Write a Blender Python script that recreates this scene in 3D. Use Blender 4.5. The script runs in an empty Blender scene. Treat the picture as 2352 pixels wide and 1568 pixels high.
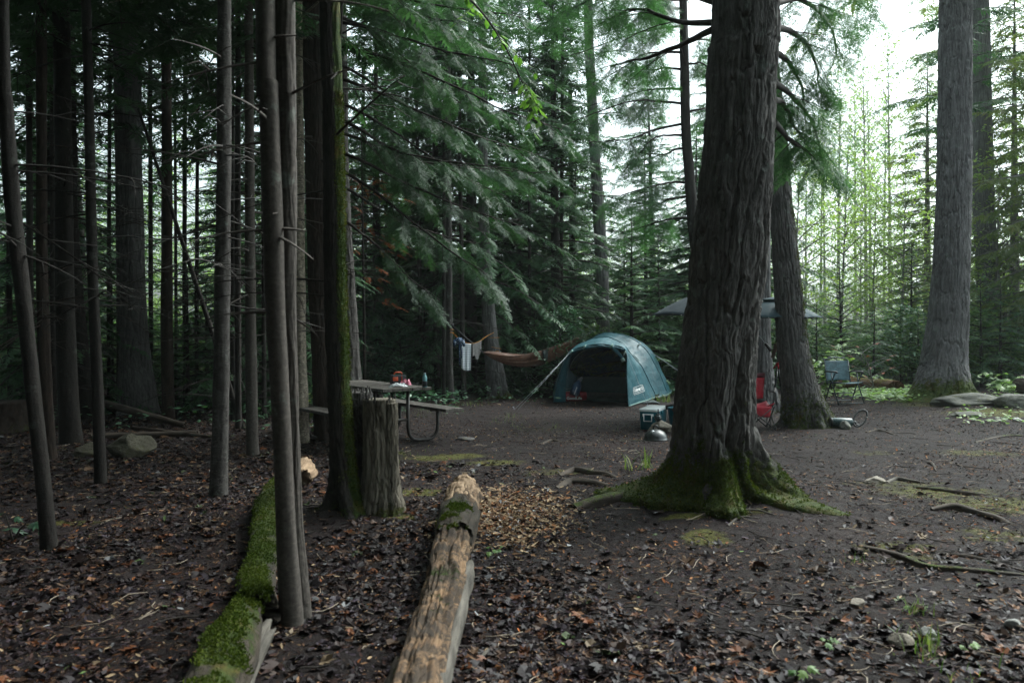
import bpy, math, random
import numpy as np
from mathutils import Vector, Matrix

# ------------------------------------------------------------------ basics
F, CX, HY, H = 1830.0, 1176.0, 757.0, 1.5      # focal length / centre / horizon measured on the photograph, eye height
C = bpy.context.scene.collection
SC = bpy.context.scene
R = random.Random(7)
NP = np.random.default_rng(11)

def _hash(ix, iy, iz, seed):
    with np.errstate(over='ignore'):
        h = (ix.astype(np.uint32) * np.uint32(374761393) + iy.astype(np.uint32) * np.uint32(668265263)
             + iz.astype(np.uint32) * np.uint32(2246822519) + np.uint32((seed * 3266489917) & 0xffffffff))
        h = (h ^ (h >> np.uint32(13))) * np.uint32(1274126177)
        h = (h ^ (h >> np.uint32(15))) * np.uint32(2246822519)
        h = h ^ (h >> np.uint32(16))
    return h.astype(np.float64) / 4294967295.0 * 2 - 1

def vnoise(p, seed=0):
    p = np.asarray(p, float)
    i = np.floor(p).astype(np.int64); f = p - i
    f = f * f * f * (f * (f * 6 - 15) + 10)
    r = 0
    for dx in (0, 1):
        wx = f[:, 0] if dx else 1 - f[:, 0]
        for dy in (0, 1):
            wy = f[:, 1] if dy else 1 - f[:, 1]
            for dz in (0, 1):
                wz = f[:, 2] if dz else 1 - f[:, 2]
                r = r + wx * wy * wz * _hash(i[:, 0] + dx, i[:, 1] + dy, i[:, 2] + dz, seed)
    return r

def fbm(p, seed=0, o=3):
    p = np.asarray(p, float); r = 0; a = 1.0; t = 0
    for k in range(o):
        r = r + a * vnoise(p * 2 ** k + 17.3 * k, seed + k); t += a; a *= .5
    return r / t

def sstep(a, b, x):
    t = np.clip((x - a) / (b - a), 0, 1)
    return t * t * (3 - 2 * t)

# ---- the lie of the land
def gz_a(x, y):
    x = np.asarray(x, float); y = np.asarray(y, float)
    p = np.stack([x, y, np.zeros_like(x)], -1).reshape(-1, 3)
    n = .035 * fbm(p / 1.3, 3, 3) + .05 * vnoise(p / 4.5, 9)
    n = n.reshape(x.shape)
    near = sstep(60, 25, y)
    z = n * near
    z = z + .20 * np.exp(-((x - 9.0) ** 2 / 9.0 + (y - 15.2) ** 2 / 7.0))       # rise round the right-hand tree
    z = z + .10 * np.exp(-((x - 6.5) ** 2 / 3.0 + (y - 6.5) ** 2 / 5.0))
    z = z + .13 * np.exp(-((x - 1.85) ** 2 + (y - 7.1) ** 2) / .9)              # heave round the big trunk
    z = z + .06 * np.exp(-((x + 1.9) ** 2 + (y - 6.3) ** 2) / .6)
    z = z - .05 * np.exp(-((x + .2) ** 2 / 12 + (y - 12.5) ** 2 / 5))
    z = z + 1.5 * sstep(34, 90, y)
    return z
def gz(x, y): return float(gz_a(np.array([x]), np.array([y]))[0])

def P(px, py, d): return Vector(((px - CX) / F * d, d, H - (py - HY) / F * d))
def G(px, py):
    """where the line of sight through a photograph pixel meets the ground"""
    d = F * H / max(py - HY, 8)
    for _ in range(6):
        x = (px - CX) / F * d
        d = F * (H - gz(x, d)) / max(py - HY, 8)
    x = (px - CX) / F * d
    return Vector((x, d, gz(x, d)))

# ------------------------------------------------------------------ objects
WL = {}
def _link(o, parent, origin):
    C.objects.link(o)
    if parent is not None:
        o.parent = parent
        o.location = origin - WL[parent.name]
    else:
        o.location = origin
    WL[o.name] = origin.copy()
    return o

def tag(o, label=None, cat=None, group=None, kind=None):
    if label: o['label'] = label
    if cat: o['category'] = cat
    if group: o['group'] = group
    if kind: o['kind'] = kind
    return o

def thing(name, loc, label, cat, group=None, kind=None):
    o = bpy.data.objects.new(name, None)
    o.empty_display_size = .2
    _link(o, None, Vector(loc))
    return tag(o, label, cat, group, kind)

def mesh_np(name, V, faces, mat, parent=None, origin=None, smooth=True, fattr=None, cattr=None, mats=None):
    """faces: list of int arrays (m,k); attributes per vertex"""
    V = np.asarray(V, np.float64)
    if origin is None:
        origin = WL[parent.name] if parent is not None else Vector((float(V[:, 0].mean()), float(V[:, 1].mean()), float(V[:, 2].min())))
    Vl = V - np.array(origin)
    me = bpy.data.meshes.new(name)
    me.vertices.add(len(Vl)); me.vertices.foreach_set('co', Vl.astype(np.float32).ravel())
    fl = [np.asarray(f, np.int32) for f in faces if len(f)]
    loops = np.concatenate([f.ravel() for f in fl])
    tot = np.concatenate([np.full(len(f), f.shape[1], np.int32) for f in fl])
    st = np.concatenate([[0], np.cumsum(tot)[:-1]]).astype(np.int32)
    me.loops.add(len(loops)); me.loops.foreach_set('vertex_index', loops)
    me.polygons.add(len(tot)); me.polygons.foreach_set('loop_start', st); me.polygons.foreach_set('loop_total', tot)
    me.polygons.foreach_set('use_smooth', np.full(len(tot), bool(smooth)))
    if fattr:
        for k, a in fattr.items():
            at = me.attributes.new(k, 'FLOAT', 'POINT'); at.data.foreach_set('value', np.asarray(a, np.float32))
    if cattr is not None:
        at = me.attributes.new('col', 'FLOAT_COLOR', 'POINT')
        c = np.ones((len(V), 4), np.float32); c[:, :3] = cattr; at.data.foreach_set('color', c.ravel())
    me.update(calc_edges=True)
    me.materials.append(mat)
    o = bpy.data.objects.new(name, me)
    return _link(o, parent, Vector(origin))

class MB:
    """collects shapes that become one mesh"""
    def __init__(s): s.v = []; s.q = []; s.t = []; s.n = 0
    def raw(s, V, faces):
        b = s.n; s.v.append(np.asarray(V, float)); s.n += len(V)
        for f in faces:
            f = np.asarray(f)
            if not len(f): continue
            (s.q if f.shape[1] == 4 else s.t).append(f + b)
        return s
    def tube(s, pts, rad, n=8, cap=True, sx=1.0):
        pts = [Vector(p) for p in pts]
        if not hasattr(rad, '__len__'): rad = [rad] * len(pts)
        V = []; up = None
        for i, p in enumerate(pts):
            t = (pts[min(i + 1, len(pts) - 1)] - pts[max(i - 1, 0)])
            t = t.normalized() if t.length > 1e-9 else Vector((0, 0, 1))
            if up is None: up = Vector((0, 0, 1)) if abs(t.z) < .9 else Vector((1, 0, 0))
            a = t.cross(up)
            a = a.normalized() if a.length > 1e-6 else Vector((1, 0, 0))
            b = a.cross(t).normalized(); up = b
            for k in range(n):
                th = 2 * math.pi * k / n
                V.append(tuple(p + (a * math.cos(th) * sx + b * math.sin(th)) * rad[i]))
        q = [(i * n + k, i * n + (k + 1) % n, (i + 1) * n + (k + 1) % n, (i + 1) * n + k) for i in range(len(pts) - 1) for k in range(n)]
        T = []
        if cap:
            c0 = len(V); V.append(tuple(pts[0])); V.append(tuple(pts[-1])); e = (len(pts) - 1) * n
            T = [(c0, (k + 1) % n, k) for k in range(n)] + [(c0 + 1, e + k, e + (k + 1) % n) for k in range(n)]
        return s.raw(V, [np.array(q).reshape(-1, 4), np.array(T, int).reshape(-1, 3)])
    def box(s, c, size, rz=0.0, M=None, taper=1.0):
        sx, sy, sz = [k / 2 for k in size]
        V = [Vector((x * sx * (taper if z < 0 else 1), y * sy * (taper if z < 0 else 1), z * sz)) for z in (-1, 1) for y in (-1, 1) for x in (-1, 1)]
        Rm = M if M is not None else Matrix.Rotation(rz, 3, 'Z')
        V = [tuple(Rm @ v + Vector(c)) for v in V]
        return s.raw(V, [np.array([(0, 2, 3, 1), (4, 5, 7, 6), (0, 1, 5, 4), (1, 3, 7, 5), (3, 2, 6, 7), (2, 0, 4, 6)])])
    def lathe(s, c, prof, n=24, M=None, sy=1.0):
        V = []; Rm = M if M is not None else Matrix.Identity(3)
        for r, z in prof:
            for k in range(n):
                th = 2 * math.pi * k / n
                V.append(tuple(Rm @ Vector((r * math.cos(th), r * sy * math.sin(th), z)) + Vector(c)))
        q = [(i * n + k, i * n + (k + 1) % n, (i + 1) * n + (k + 1) % n, (i + 1) * n + k) for i in range(len(prof) - 1) for k in range(n)]
        return s.raw(V, [np.array(q)])
    def grid(s, Pg):
        """Pg (a,b,3) array of points"""
        a, b = Pg.shape[:2]
        i, j = np.meshgrid(np.arange(a - 1), np.arange(b - 1), indexing='ij')
        k = (i * b + j).ravel()
        return s.raw(Pg.reshape(-1, 3), [np.stack([k, k + 1, k + b + 1, k + b], -1)])
    def build(s, name, mat, parent=None, smooth=True, origin=None, bevel=0, solid=0, sub=0, label=None):
        V = np.concatenate(s.v)
        fs = []
        if s.q: fs.append(np.concatenate(s.q))
        if s.t: fs.append(np.concatenate(s.t))
        o = mesh_np(name, V, fs, mat, parent, origin, smooth)
        if solid:
            m = o.modifiers.new('solid', 'SOLIDIFY'); m.thickness = solid; m.offset = 0
        if bevel:
            m = o.modifiers.new('bevel', 'BEVEL'); m.width = bevel; m.segments = 2; m.limit_method = 'ANGLE'; m.angle_limit = .7
        if sub:
            m = o.modifiers.new('sub', 'SUBSURF'); m.levels = sub; m.render_levels = sub
        if label: o['label'] = label
        return o

# ------------------------------------------------------------------ materials
def srgb(r, g, b): return tuple(((c / 255) / 12.92 if c / 255 <= .04045 else ((c / 255 + .055) / 1.055) ** 2.4) for c in (r, g, b))
def newmat(name):
    m = bpy.data.materials.new(name); m.use_nodes = True
    nt = m.node_tree; nt.nodes.clear()
    out = nt.nodes.new('ShaderNodeOutputMaterial')
    return m, nt, out
def N(nt, typ, **kw):
    n = nt.nodes.new(typ)
    for k, v in kw.items():
        if k.startswith('i_'):
            key = k[2:].replace('_', ' ')
            n.inputs[key].default_value = v
        else: setattr(n, k, v)
    return n
def c4(c): return (c[0], c[1], c[2], 1)
def mapping(nt, scale, coord='Object'):
    mp = N(nt, 'ShaderNodeMapping')
    mp.inputs['Scale'].default_value = scale
    if coord == 'bc': src = attr_n(nt, 'bc', 'Vector')          # grain coordinates stored on logs: round the log, along the log
    else: src = N(nt, 'ShaderNodeTexCoord').outputs[coord]
    nt.links.new(src, mp.inputs['Vector'])
    return mp.outputs[0]
def noise_n(nt, vec, scale, detail=4, rough=.6, dist=0.0):
    n = N(nt, 'ShaderNodeTexNoise'); n.inputs['Scale'].default_value = scale; n.inputs['Detail'].default_value = detail
    n.inputs['Roughness'].default_value = rough; n.inputs['Distortion'].default_value = dist
    nt.links.new(vec, n.inputs['Vector'])
    return n.outputs['Fac']
def ramp(nt, fac, stops):
    r = N(nt, 'ShaderNodeValToRGB'); e = r.color_ramp.elements
    while len(e) < len(stops): e.new(.5)
    for k, (p, c) in enumerate(stops):
        e[k].position = p; e[k].color = c4(c) if hasattr(c, '__len__') else (c, c, c, 1)
    nt.links.new(fac, r.inputs[0]); return r.outputs[0]
def mixc(nt, fac, a, b, mode='MIX'):
    m = N(nt, 'ShaderNodeMix', data_type='RGBA', blend_type=mode)
    for s, v in ((0, fac), (6, a), (7, b)):
        if hasattr(v, 'is_linked') or hasattr(v, 'links'): nt.links.new(v, m.inputs[s])
        elif s == 0: m.inputs[0].default_value = v
        else: m.inputs[s].default_value = c4(v)
    return m.outputs[2]
def math_n(nt, op, a, b=0.0, clamp=False):
    m = N(nt, 'ShaderNodeMath', operation=op); m.use_clamp = clamp
    for s, v in ((0, a), (1, b)):
        if hasattr(v, 'links'): nt.links.new(v, m.inputs[s])
        else: m.inputs[s].default_value = v
    return m.outputs[0]
def bump_n(nt, h, strength, dist, prev=None):
    b = N(nt, 'ShaderNodeBump'); b.inputs['Strength'].default_value = strength; b.inputs['Distance'].default_value = dist
    nt.links.new(h, b.inputs['Height'])
    if prev: nt.links.new(prev, b.inputs['Normal'])
    return b.outputs[0]
def bsdf(nt, out, col, rough=.7, bump=None, spec=.4, metal=0.0, **kw):
    p = N(nt, 'ShaderNodeBsdfPrincipled')
    if hasattr(col, 'links'): nt.links.new(col, p.inputs['Base Color'])
    else: p.inputs['Base Color'].default_value = c4(col)
    if hasattr(rough, 'links'): nt.links.new(rough, p.inputs['Roughness'])
    else: p.inputs['Roughness'].default_value = rough
    p.inputs['Specular IOR Level'].default_value = spec
    p.inputs['Metallic'].default_value = metal
    for k, v in kw.items(): p.inputs[k.replace('_', ' ')].default_value = v
    if bump: nt.links.new(bump, p.inputs['Normal'])
    nt.links.new(p.outputs[0], out.inputs['Surface'])
    return p
def attr_n(nt, name, kind='Fac'):
    a = N(nt, 'ShaderNodeAttribute'); a.attribute_name = name
    return a.outputs[kind]

def m_plain(name, col, rough=.6, metal=0.0, var=.12, sc=25, bump=.15, spec=.4, **kw):
    m, nt, out = newmat(name)
    v = mapping(nt, (1, 1, 1)); n = noise_n(nt, v, sc, 3); n2 = noise_n(nt, v, sc * .17, 3)
    lo = tuple(c * (1 - var) for c in col); hi = tuple(min(1, c * (1 + var)) for c in col)
    c = ramp(nt, math_n(nt, 'ADD', math_n(nt, 'MULTIPLY', n, .5), math_n(nt, 'MULTIPLY', n2, .5)), [(.3, lo), (.7, hi)])
    r = math_n(nt, 'ADD', math_n(nt, 'MULTIPLY', n, .2), rough - .1, True)
    bsdf(nt, out, c, r, bump_n(nt, n, bump, .004), spec, metal, **kw)
    return m

def m_bark(name, c1, c2, stretch=.16, sc=30, moss=True, mossc=((.012, .026, .004), (.075, .105, .010)), rough=.85, bump=.7, lichen=.0, band=0.0, hi=None, bd=.012, co='Object', blot=0.0):
    m, nt, out = newmat(name)
    v = mapping(nt, (1, 1, stretch), co); v1 = mapping(nt, (1, 1, 1), co)
    n = noise_n(nt, v, sc, 6, .65, .3); nb = noise_n(nt, v1, 2.2, 3)
    nf = noise_n(nt, v1, 130, 4, .7)
    c = ramp(nt, n, [(.32, c1), (.62, c2)] + ([(.8, hi)] if hi else []))
    c = mixc(nt, ramp(nt, nb, [(.35, 0.0), (.7, .55)]), c, tuple(a * .55 + b * .45 for a, b in zip(c1, (.03, .03, .025))))
    h = math_n(nt, 'ADD', n, math_n(nt, 'MULTIPLY', nf, .4))
    if band:
        vb = mapping(nt, (.35, .35, 1)); b = noise_n(nt, vb, 60, 4, .6)
        bb = ramp(nt, b, [(.55, 0.0), (.66, band)])
        c = mixc(nt, bb, c, tuple(min(1, k * 1.9) for k in c2)); h = math_n(nt, 'ADD', h, math_n(nt, 'MULTIPLY', b, .8))
    if blot:
        c = mixc(nt, ramp(nt, noise_n(nt, v1, 5.5, 7, .78, 1.0), [(.44, 0.0), (.52, blot)]), c, (.022, .017, .013))
        c = mixc(nt, ramp(nt, noise_n(nt, v, 70, 4, .7), [(.60, 0.0), (.66, blot)]), c, (.018, .012, .009))
    if lichen:
        vo = noise_n(nt, v1, 7, 5, .7)
        c = mixc(nt, ramp(nt, vo, [(.60, 0.0), (.66, lichen)]), c, (.21, .26, .22))
    if moss:
        a = attr_n(nt, 'moss'); nm = noise_n(nt, v1, 16, 6, .75)
        mk = math_n(nt, 'ADD', a, math_n(nt, 'MULTIPLY', math_n(nt, 'SUBTRACT', nm, .5), 1.5))
        mk = ramp(nt, mk, [(.44, 0.0), (.62, .95)])
        mc = ramp(nt, noise_n(nt, v1, 38, 5, .75), [(.33, mossc[0]), (.68, mossc[1])])
        mc = mixc(nt, ramp(nt, noise_n(nt, v1, 5.5, 5, .7), [(.5, 0.0), (.68, .7)]), mc, (.10, .065, .010))
        c = mixc(nt, mk, c, mc)
        h = math_n(nt, 'ADD', h, math_n(nt, 'MULTIPLY', mk, math_n(nt, 'ADD', math_n(nt, 'MULTIPLY', noise_n(nt, v1, 90, 4, .8), 1.6), .3)))
    bsdf(nt, out, c, rough, bump_n(nt, h, bump, bd), .25)
    return m

def m_leaf(name, c1, c2, trans=.45, tcol=None, rough=.45, spec=.3, c3=None):
    """leaf colour varies from leaf to leaf (attribute v) and from tree to tree; thin leaves let light through"""
    m, nt, out = newmat(name)
    oi = N(nt, 'ShaderNodeObjectInfo')
    a = attr_n(nt, 'v')
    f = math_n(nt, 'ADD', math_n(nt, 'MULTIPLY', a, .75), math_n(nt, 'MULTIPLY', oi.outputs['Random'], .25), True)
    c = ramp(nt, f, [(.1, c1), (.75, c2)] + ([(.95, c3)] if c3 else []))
    p = N(nt, 'ShaderNodeBsdfPrincipled')
    nt.links.new(c, p.inputs['Base Color']); p.inputs['Roughness'].default_value = rough
    p.inputs['Specular IOR Level'].default_value = spec
    t = N(nt, 'ShaderNodeBsdfTranslucent')
    tc = mixc(nt, 1.0, c, tcol or (1.0, 1.25, .55), 'MULTIPLY')
    nt.links.new(tc, t.inputs['Color'])
    mx = N(nt, 'ShaderNodeMixShader'); mx.inputs[0].default_value = trans
    nt.links.new(p.outputs[0], mx.inputs[1]); nt.links.new(t.outputs[0], mx.inputs[2])
    nt.links.new(mx.outputs[0], out.inputs['Surface'])
    return m

def m_col(name, rough=.45, spec=.5, trans=0.0):
    m, nt, out = newmat(name)
    c = attr_n(nt, 'col', 'Color')
    v = mapping(nt, (1, 1, 1)); n = noise_n(nt, v, 90, 3)
    c = mixc(nt, math_n(nt, 'MULTIPLY', n, .6), c, tuple([.02, .016, .016]))
    bsdf(nt, out, c, rough, None, spec)
    return m

def m_ground():
    m, nt, out = newmat('forest floor')
    v = mapping(nt, (1, 1, 1)); vs = mapping(nt, (1, 1.0, 1))
    a = noise_n(nt, v, 55, 6, .8); b = noise_n(nt, v, 16, 6, .75, .4); d = noise_n(nt, v, 1.1, 4, .6); e = noise_n(nt, v, 210, 2, .6)
    c = ramp(nt, a, [(.40, (.004, .0035, .004)), (.51, (.016, .0115, .0125)), (.60, (.042, .030, .029)), (.70, (.13, .095, .072))])
    c2 = ramp(nt, b, [(.38, (.007, .005, .006)), (.62, (.040, .029, .028))])
    c = mixc(nt, .45, c, c2)
    c = mixc(nt, ramp(nt, d, [(.42, 0.0), (.60, .7)]), c, (.012, .009, .009)); c = mixc(nt, ramp(nt, noise_n(nt, v, .55, 5, .6), [(.5, 0.0), (.66, .55)]), c, (.070, .055, .052))
    chips = ramp(nt, e, [(.62, 0.0), (.68, .6)])
    c = mixc(nt, chips, c, (.17, .13, .10))
    mo = attr_n(nt, 'moss'); nm = noise_n(nt, v, 9, 7, .8)
    mk = math_n(nt, 'ADD', mo, math_n(nt, 'MULTIPLY', math_n(nt, 'SUBTRACT', nm, .5), 1.6))
    mk = ramp(nt, mk, [(.5, 0.0), (.78, .85)])
    mc = ramp(nt, noise_n(nt, v, 60, 4, .7), [(.35, (.045, .055, .012)), (.66, (.16, .17, .035))])
    c = mixc(nt, 1.0, c, (.68, .66, .68), 'MULTIPLY')
    c = mixc(nt, mk, c, mc)
    h = math_n(nt, 'ADD', a, math_n(nt, 'MULTIPLY', b, 1.2)); h = math_n(nt, 'ADD', h, math_n(nt, 'MULTIPLY', e, .35))
    c = mixc(nt, .55, c, mixc(nt, 1.0, c, (1.0, .84, .78), 'MULTIPLY')); bsdf(nt, out, c, ramp(nt, b, [(.3, .7), (.7, .95)]), bump_n(nt, h, 1.0, .03), .18)
    return m

def m_rock(name, c1, c2, sc=6):
    m, nt, out = newmat(name)
    v = mapping(nt, (1, 1, 2.2)); v1 = mapping(nt, (1, 1, 1))
    a = noise_n(nt, v, sc, 8, .7, .6); b = noise_n(nt, v1, sc * 12, 4, .7)
    c = ramp(nt, a, [(.3, c1), (.55, c2), (.72, tuple(min(1, k * 1.35) for k in c2))])
    c = mixc(nt, ramp(nt, b, [(.45, 0.0), (.7, .5)]), c, tuple(k * .45 for k in c1))
    mo = ramp(nt, noise_n(nt, v1, 4.5, 6, .75), [(.56, 0.0), (.66, .75)])
    c = mixc(nt, mo, c, (.075, .075, .022))
    bsdf(nt, out, c, .8, bump_n(nt, math_n(nt, 'ADD', a, math_n(nt, 'MULTIPLY', b, .35)), .9, .03), .3)
    return m

def m_fabric(name, col, rough=.5, sc=14, bump=.5, var=.15, weave=True, spec=.4, trans=0.0, drops=False):
    m, nt, out = newmat(name)
    v = mapping(nt, (1, 1, 1)); n = noise_n(nt, v, sc, 6, .6, .8); w = noise_n(nt, v, 300, 2)
    lo = tuple(c * (1 - var) for c in col); hi = tuple(min(1, c * (1 + var)) for c in col)
    c = ramp(nt, n, [(.35, lo), (.65, hi)])
    rr = ramp(nt, noise_n(nt, v, 3, 4), [(.35, max(0, rough - .12)), (.65, min(1, rough + .12))])
    h = math_n(nt, 'ADD', n, math_n(nt, 'MULTIPLY', w, .05))
    if drops:
        d = noise_n(nt, v, 45, 3, .6); dm = ramp(nt, d, [(.62, 0.0), (.68, 1.0)])
        c = mixc(nt, math_n(nt, 'MULTIPLY', dm, .35), c, tuple(k * .55 for k in col)); h = math_n(nt, 'ADD', h, math_n(nt, 'MULTIPLY', dm, .1))
    p = bsdf(nt, out, c, rr, bump_n(nt, h, bump, .015), spec)
    if trans:
        t = N(nt, 'ShaderNodeBsdfTranslucent'); nt.links.new(c, t.inputs['Color'])
        mx = N(nt, 'ShaderNodeMixShader'); mx.inputs[0].default_value = trans
        nt.links.new(p.outputs[0], mx.inputs[1]); nt.links.new(t.outputs[0], mx.inputs[2]); nt.links.new(mx.outputs[0], out.inputs['Surface'])
    return m

BARK_BIG = m_bark('furrowed grey brown bark', (0.0408, 0.0360, 0.0336), (0.1416, 0.1320, 0.1248), .16, 34, lichen=.35, hi=(.23, .228, .222), bump=1.0, bd=.02)
BARK_GREY = m_bark('grey conifer bark', (.060, .056, .055), (.185, .180, .178), .10, 30, lichen=.3, hi=(.28, .28, .275), bump=.9)
BARK_DARK = m_bark('shade-darkened spruce bark', (0.0055, 0.0044, 0.0039), (0.0193, 0.0151, 0.0129), .35, 34, lichen=.10, band=.15, bump=.6)  # tone lowered in place of canopy shade on the left trunks
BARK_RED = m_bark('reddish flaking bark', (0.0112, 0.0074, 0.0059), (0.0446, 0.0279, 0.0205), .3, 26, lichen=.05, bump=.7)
BARK_SMOOTH = m_bark('smooth speckled fir bark', (0.0382, 0.0317, 0.0272), (0.0819, 0.0698, 0.0611), .8, 46, lichen=.25, band=.25, bump=.35, bd=.006)
BARK_PALE = m_bark('grey patched bark', (0.0221, 0.0186, 0.0167), (0.0833, 0.0759, 0.0711), .5, 22, lichen=.35, band=.4, hi=(0.1470, 0.1470, 0.1470), bump=.6)
BARK_CREAM = m_bark('peeling cream bark', (.10, .08, .06), (.40, .34, .27), .7, 22, band=.5, hi=(.55, .5, .42), bump=.6)
BARK_MOSS = m_bark('bark overgrown with moss', (0.0092, 0.0076, 0.0063), (0.0315, 0.0252, 0.0210), .3, 30, bump=.9, mossc=((.012, .030, .005), (.045, .080, .008)))
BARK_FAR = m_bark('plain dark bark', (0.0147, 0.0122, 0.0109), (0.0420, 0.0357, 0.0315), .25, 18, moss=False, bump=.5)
BARK_HAZE = m_bark('haze-paled grey bark', (.11, .10, .095), (.26, .245, .23), .25, 12, moss=False, bump=.5)  # bark lightened so distance haze sits in its colour
TWIG = m_bark('dead twig bark', (0.0120, 0.0096, 0.0084), (0.0360, 0.0288, 0.0240), .5, 40, moss=False, bump=.3)
STUMPW = m_bark('weathered stump wood', (.040, .032, .024), (.23, .20, .155), .10, 28, hi=(.36, .33, .28), bump=1.0)
LOGW = m_bark('bare log wood', (.055, .032, .018), (.27, .165, .090), .10, 24, hi=(0.3400, 0.2516, 0.1700), bump=1.0, co='bc', blot=.85, bd=.02)
LOGB = m_bark('rotten mossy log bark', (0.0140, 0.0112, 0.0084), (0.0560, 0.0420, 0.0294), .3, 24, bump=.9, co='bc', mossc=((.014, .030, .005), (.055, .078, .010)))
LOGD = m_bark('dark fallen log bark', (.022, .017, .014), (.085, .065, .05), .2, 24, bump=.8, co='bc')
LOGR = m_bark('red brown rotten wood', (.045, .022, .012), (.17, .09, .045), .2, 24, bump=.8, co='bc', mossc=((.07, .06, .01), (.17, .14, .02)))
SPLINT = m_bark('fresh splintered wood', (.13, .080, .045), (.36, .25, .16), .12, 26, moss=False, bump=.6, co='bc')
BARK_PALE_L = m_bark('grey weathered wood on the ground', (.03, .026, .022), (.14, .125, .105), .12, 24, co='bc', bump=.9)
# ------------------------------------------------------------------ trunks and logs
def smooth_path(pts, n):
    """Catmull-Rom through (x,y,z,r) rows"""
    A = np.array(pts, float); k = len(A)
    A = np.vstack([2 * A[0] - A[1], A, 2 * A[-1] - A[-2]])
    t = np.linspace(0, k - 1 - 1e-9, n); i = t.astype(int); f = (t - i)[:, None]
    p0, p1, p2, p3 = A[i], A[i + 1], A[i + 2], A[i + 3]
    return .5 * (2 * p1 + (p2 - p0) * f + (2 * p0 - 5 * p1 + 4 * p2 - p3) * f ** 2 + (3 * p1 - p0 - 3 * p2 + p3) * f ** 3)

def trunk_mesh(name, path, mat, parent=None, nu=48, dz=.05, furrow=0.0, ff=12.0, fz=2.4, lump=.05, roots=(), moss=0.0,
               moss_h=.6, moss_az=None, seed=0, z0=None, extra=None):
    """vertical trunk: path rows (x,y,z,r) bottom to top; ring planes stay level. roots = (azimuth deg, reach m, spread power, height m)"""
    L = path[-1][2] - path[0][2]
    nv = max(8, int(L / dz))
    S = smooth_path(path, nv)
    zb = S[0, 2]
    # extra rings near the ground
    if roots:
        zz = S[:, 2]; lowz = np.concatenate([np.linspace(zb, zb + .9, 60)[:-1], np.linspace(zb + .9, zz[-1], nv)])
        S = np.stack([np.interp(lowz, zz, S[:, 0]), np.interp(lowz, zz, S[:, 1]), lowz, np.interp(lowz, zz, S[:, 3])], -1)
    nv = len(S)
    th = np.linspace(0, 2 * np.pi, nu, endpoint=False)
    T, Z = np.meshgrid(th, S[:, 2]); r = np.repeat(S[:, 3:4], nu, 1).copy()
    hz = np.maximum(Z - zb - (0.12 if roots else 0), 0)
    c, s = np.cos(T), np.sin(T)
    r0 = float(np.median(S[:, 3]))
    p = np.stack([c * 1.1, s * 1.1, Z / max(.5, r0 * 5)], -1).reshape(-1, 3)
    r *= 1 + lump * fbm(p, seed, 2).reshape(r.shape) * 2
    for az, reach, pw, h in roots:
        a = math.radians(az) + .25 * vnoise(np.stack([Z.ravel() * 3, Z.ravel() * 0 + az, Z.ravel() * 0], -1), seed).reshape(r.shape) * (hz < .7)
        lob = np.maximum(0, np.cos(T - a)) ** pw
        r += lob * ((reach * .58 * np.exp(-hz / (h * .26)) + reach * .42 * np.exp(-hz / (h * .9))) if reach > 0 else reach * np.exp(-hz / h))
    if furrow:
        rr = float(np.median(S[:, 3]))
        wx = fbm(np.stack([c.ravel() * rr * ff * .9, s.ravel() * rr * ff * .9, Z.ravel() * 5], -1), seed + 5, 3)
        q = np.stack([c.ravel() * rr * ff + .55 * wx, s.ravel() * rr * ff + .55 * wx, Z.ravel() * fz + .3 * wx], -1)
        n = np.abs(vnoise(q, seed + 9)); n2 = np.abs(vnoise(q * 1.9 + 7, seed + 10)); n3 = np.abs(vnoise(q * [1.4, 1.4, 5.5] + 3, seed + 12))
        d = sstep(.0, .22, n) * .64 + sstep(0, .20, n2) * .30 + sstep(0, .08, n3) * .06
        fine = fbm(q * [4, 4, 7], seed + 14, 3) * .30 + np.abs(vnoise(q * [8, 8, 22], seed + 15)) * .14
        d = d + fine * sstep(.15, .6, d)
        r += furrow * (d.reshape(r.shape) - .92) * (1 + (.9 * np.exp(-hz / .5) if roots else 0))
    if not roots and moss >= 0:
        r *= 1 + .42 * np.exp(-hz / .16)
    V = np.stack([S[:, 0:1] + r * c, S[:, 1:2] + r * s, Z], -1).reshape(-1, 3)
    if roots:      # cushions of moss
        r += .010 * np.maximum(0, fbm(np.stack([(S[:, 0:1] + r * c).ravel() * 26, (S[:, 1:2] + r * s).ravel() * 26, Z.ravel() * 26], -1), seed + 31, 3)).reshape(r.shape) * 2.4 * np.exp(-hz / moss_h)
        V = np.stack([S[:, 0:1] + r * c, S[:, 1:2] + r * s, Z], -1).reshape(-1, 3)
    ml = np.zeros(len(V))
    if moss:
        hh = hz.ravel()
        ml = moss * np.exp(-(hh / moss_h) ** 1.6) + .25 * fbm(V * 2.3, seed + 20, 2)
        if moss_az is not None:
            az0, wdt, am = moss_az
            ml = np.maximum(ml, am * sstep(math.cos(math.radians(wdt)), 1, np.cos(T.ravel() - math.radians(az0))) + .12 * fbm(V * 3, seed + 21, 2))
    i, j = np.meshgrid(np.arange(nv - 1), np.arange(nu), indexing='ij')
    q = np.stack([i * nu + j, i * nu + (j + 1) % nu, (i + 1) * nu + (j + 1) % nu, (i + 1) * nu + j], -1).reshape(-1, 4)
    faces = [q]
    b = len(V)
    if extra is not None:
        ev, ef = extra
        V = np.concatenate([V, ev]); ml = np.concatenate([ml, np.full(len(ev), moss * .15)]); faces += [f + b for f in ef]
    tri = np.array([], int).reshape(0, 3)
    V = np.concatenate([V, [[S[-1, 0], S[-1, 1], S[-1, 2]]]]); ml = np.append(ml, 0)
    cidx = len(V) - 1; e = (nv - 1) * nu; k = np.arange(nu)
    faces.append(np.stack([np.full(nu, cidx), e + k, e + (k + 1) % nu], -1))
    return mesh_np(name, V, faces, mat, parent, fattr={'moss': ml})

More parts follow.
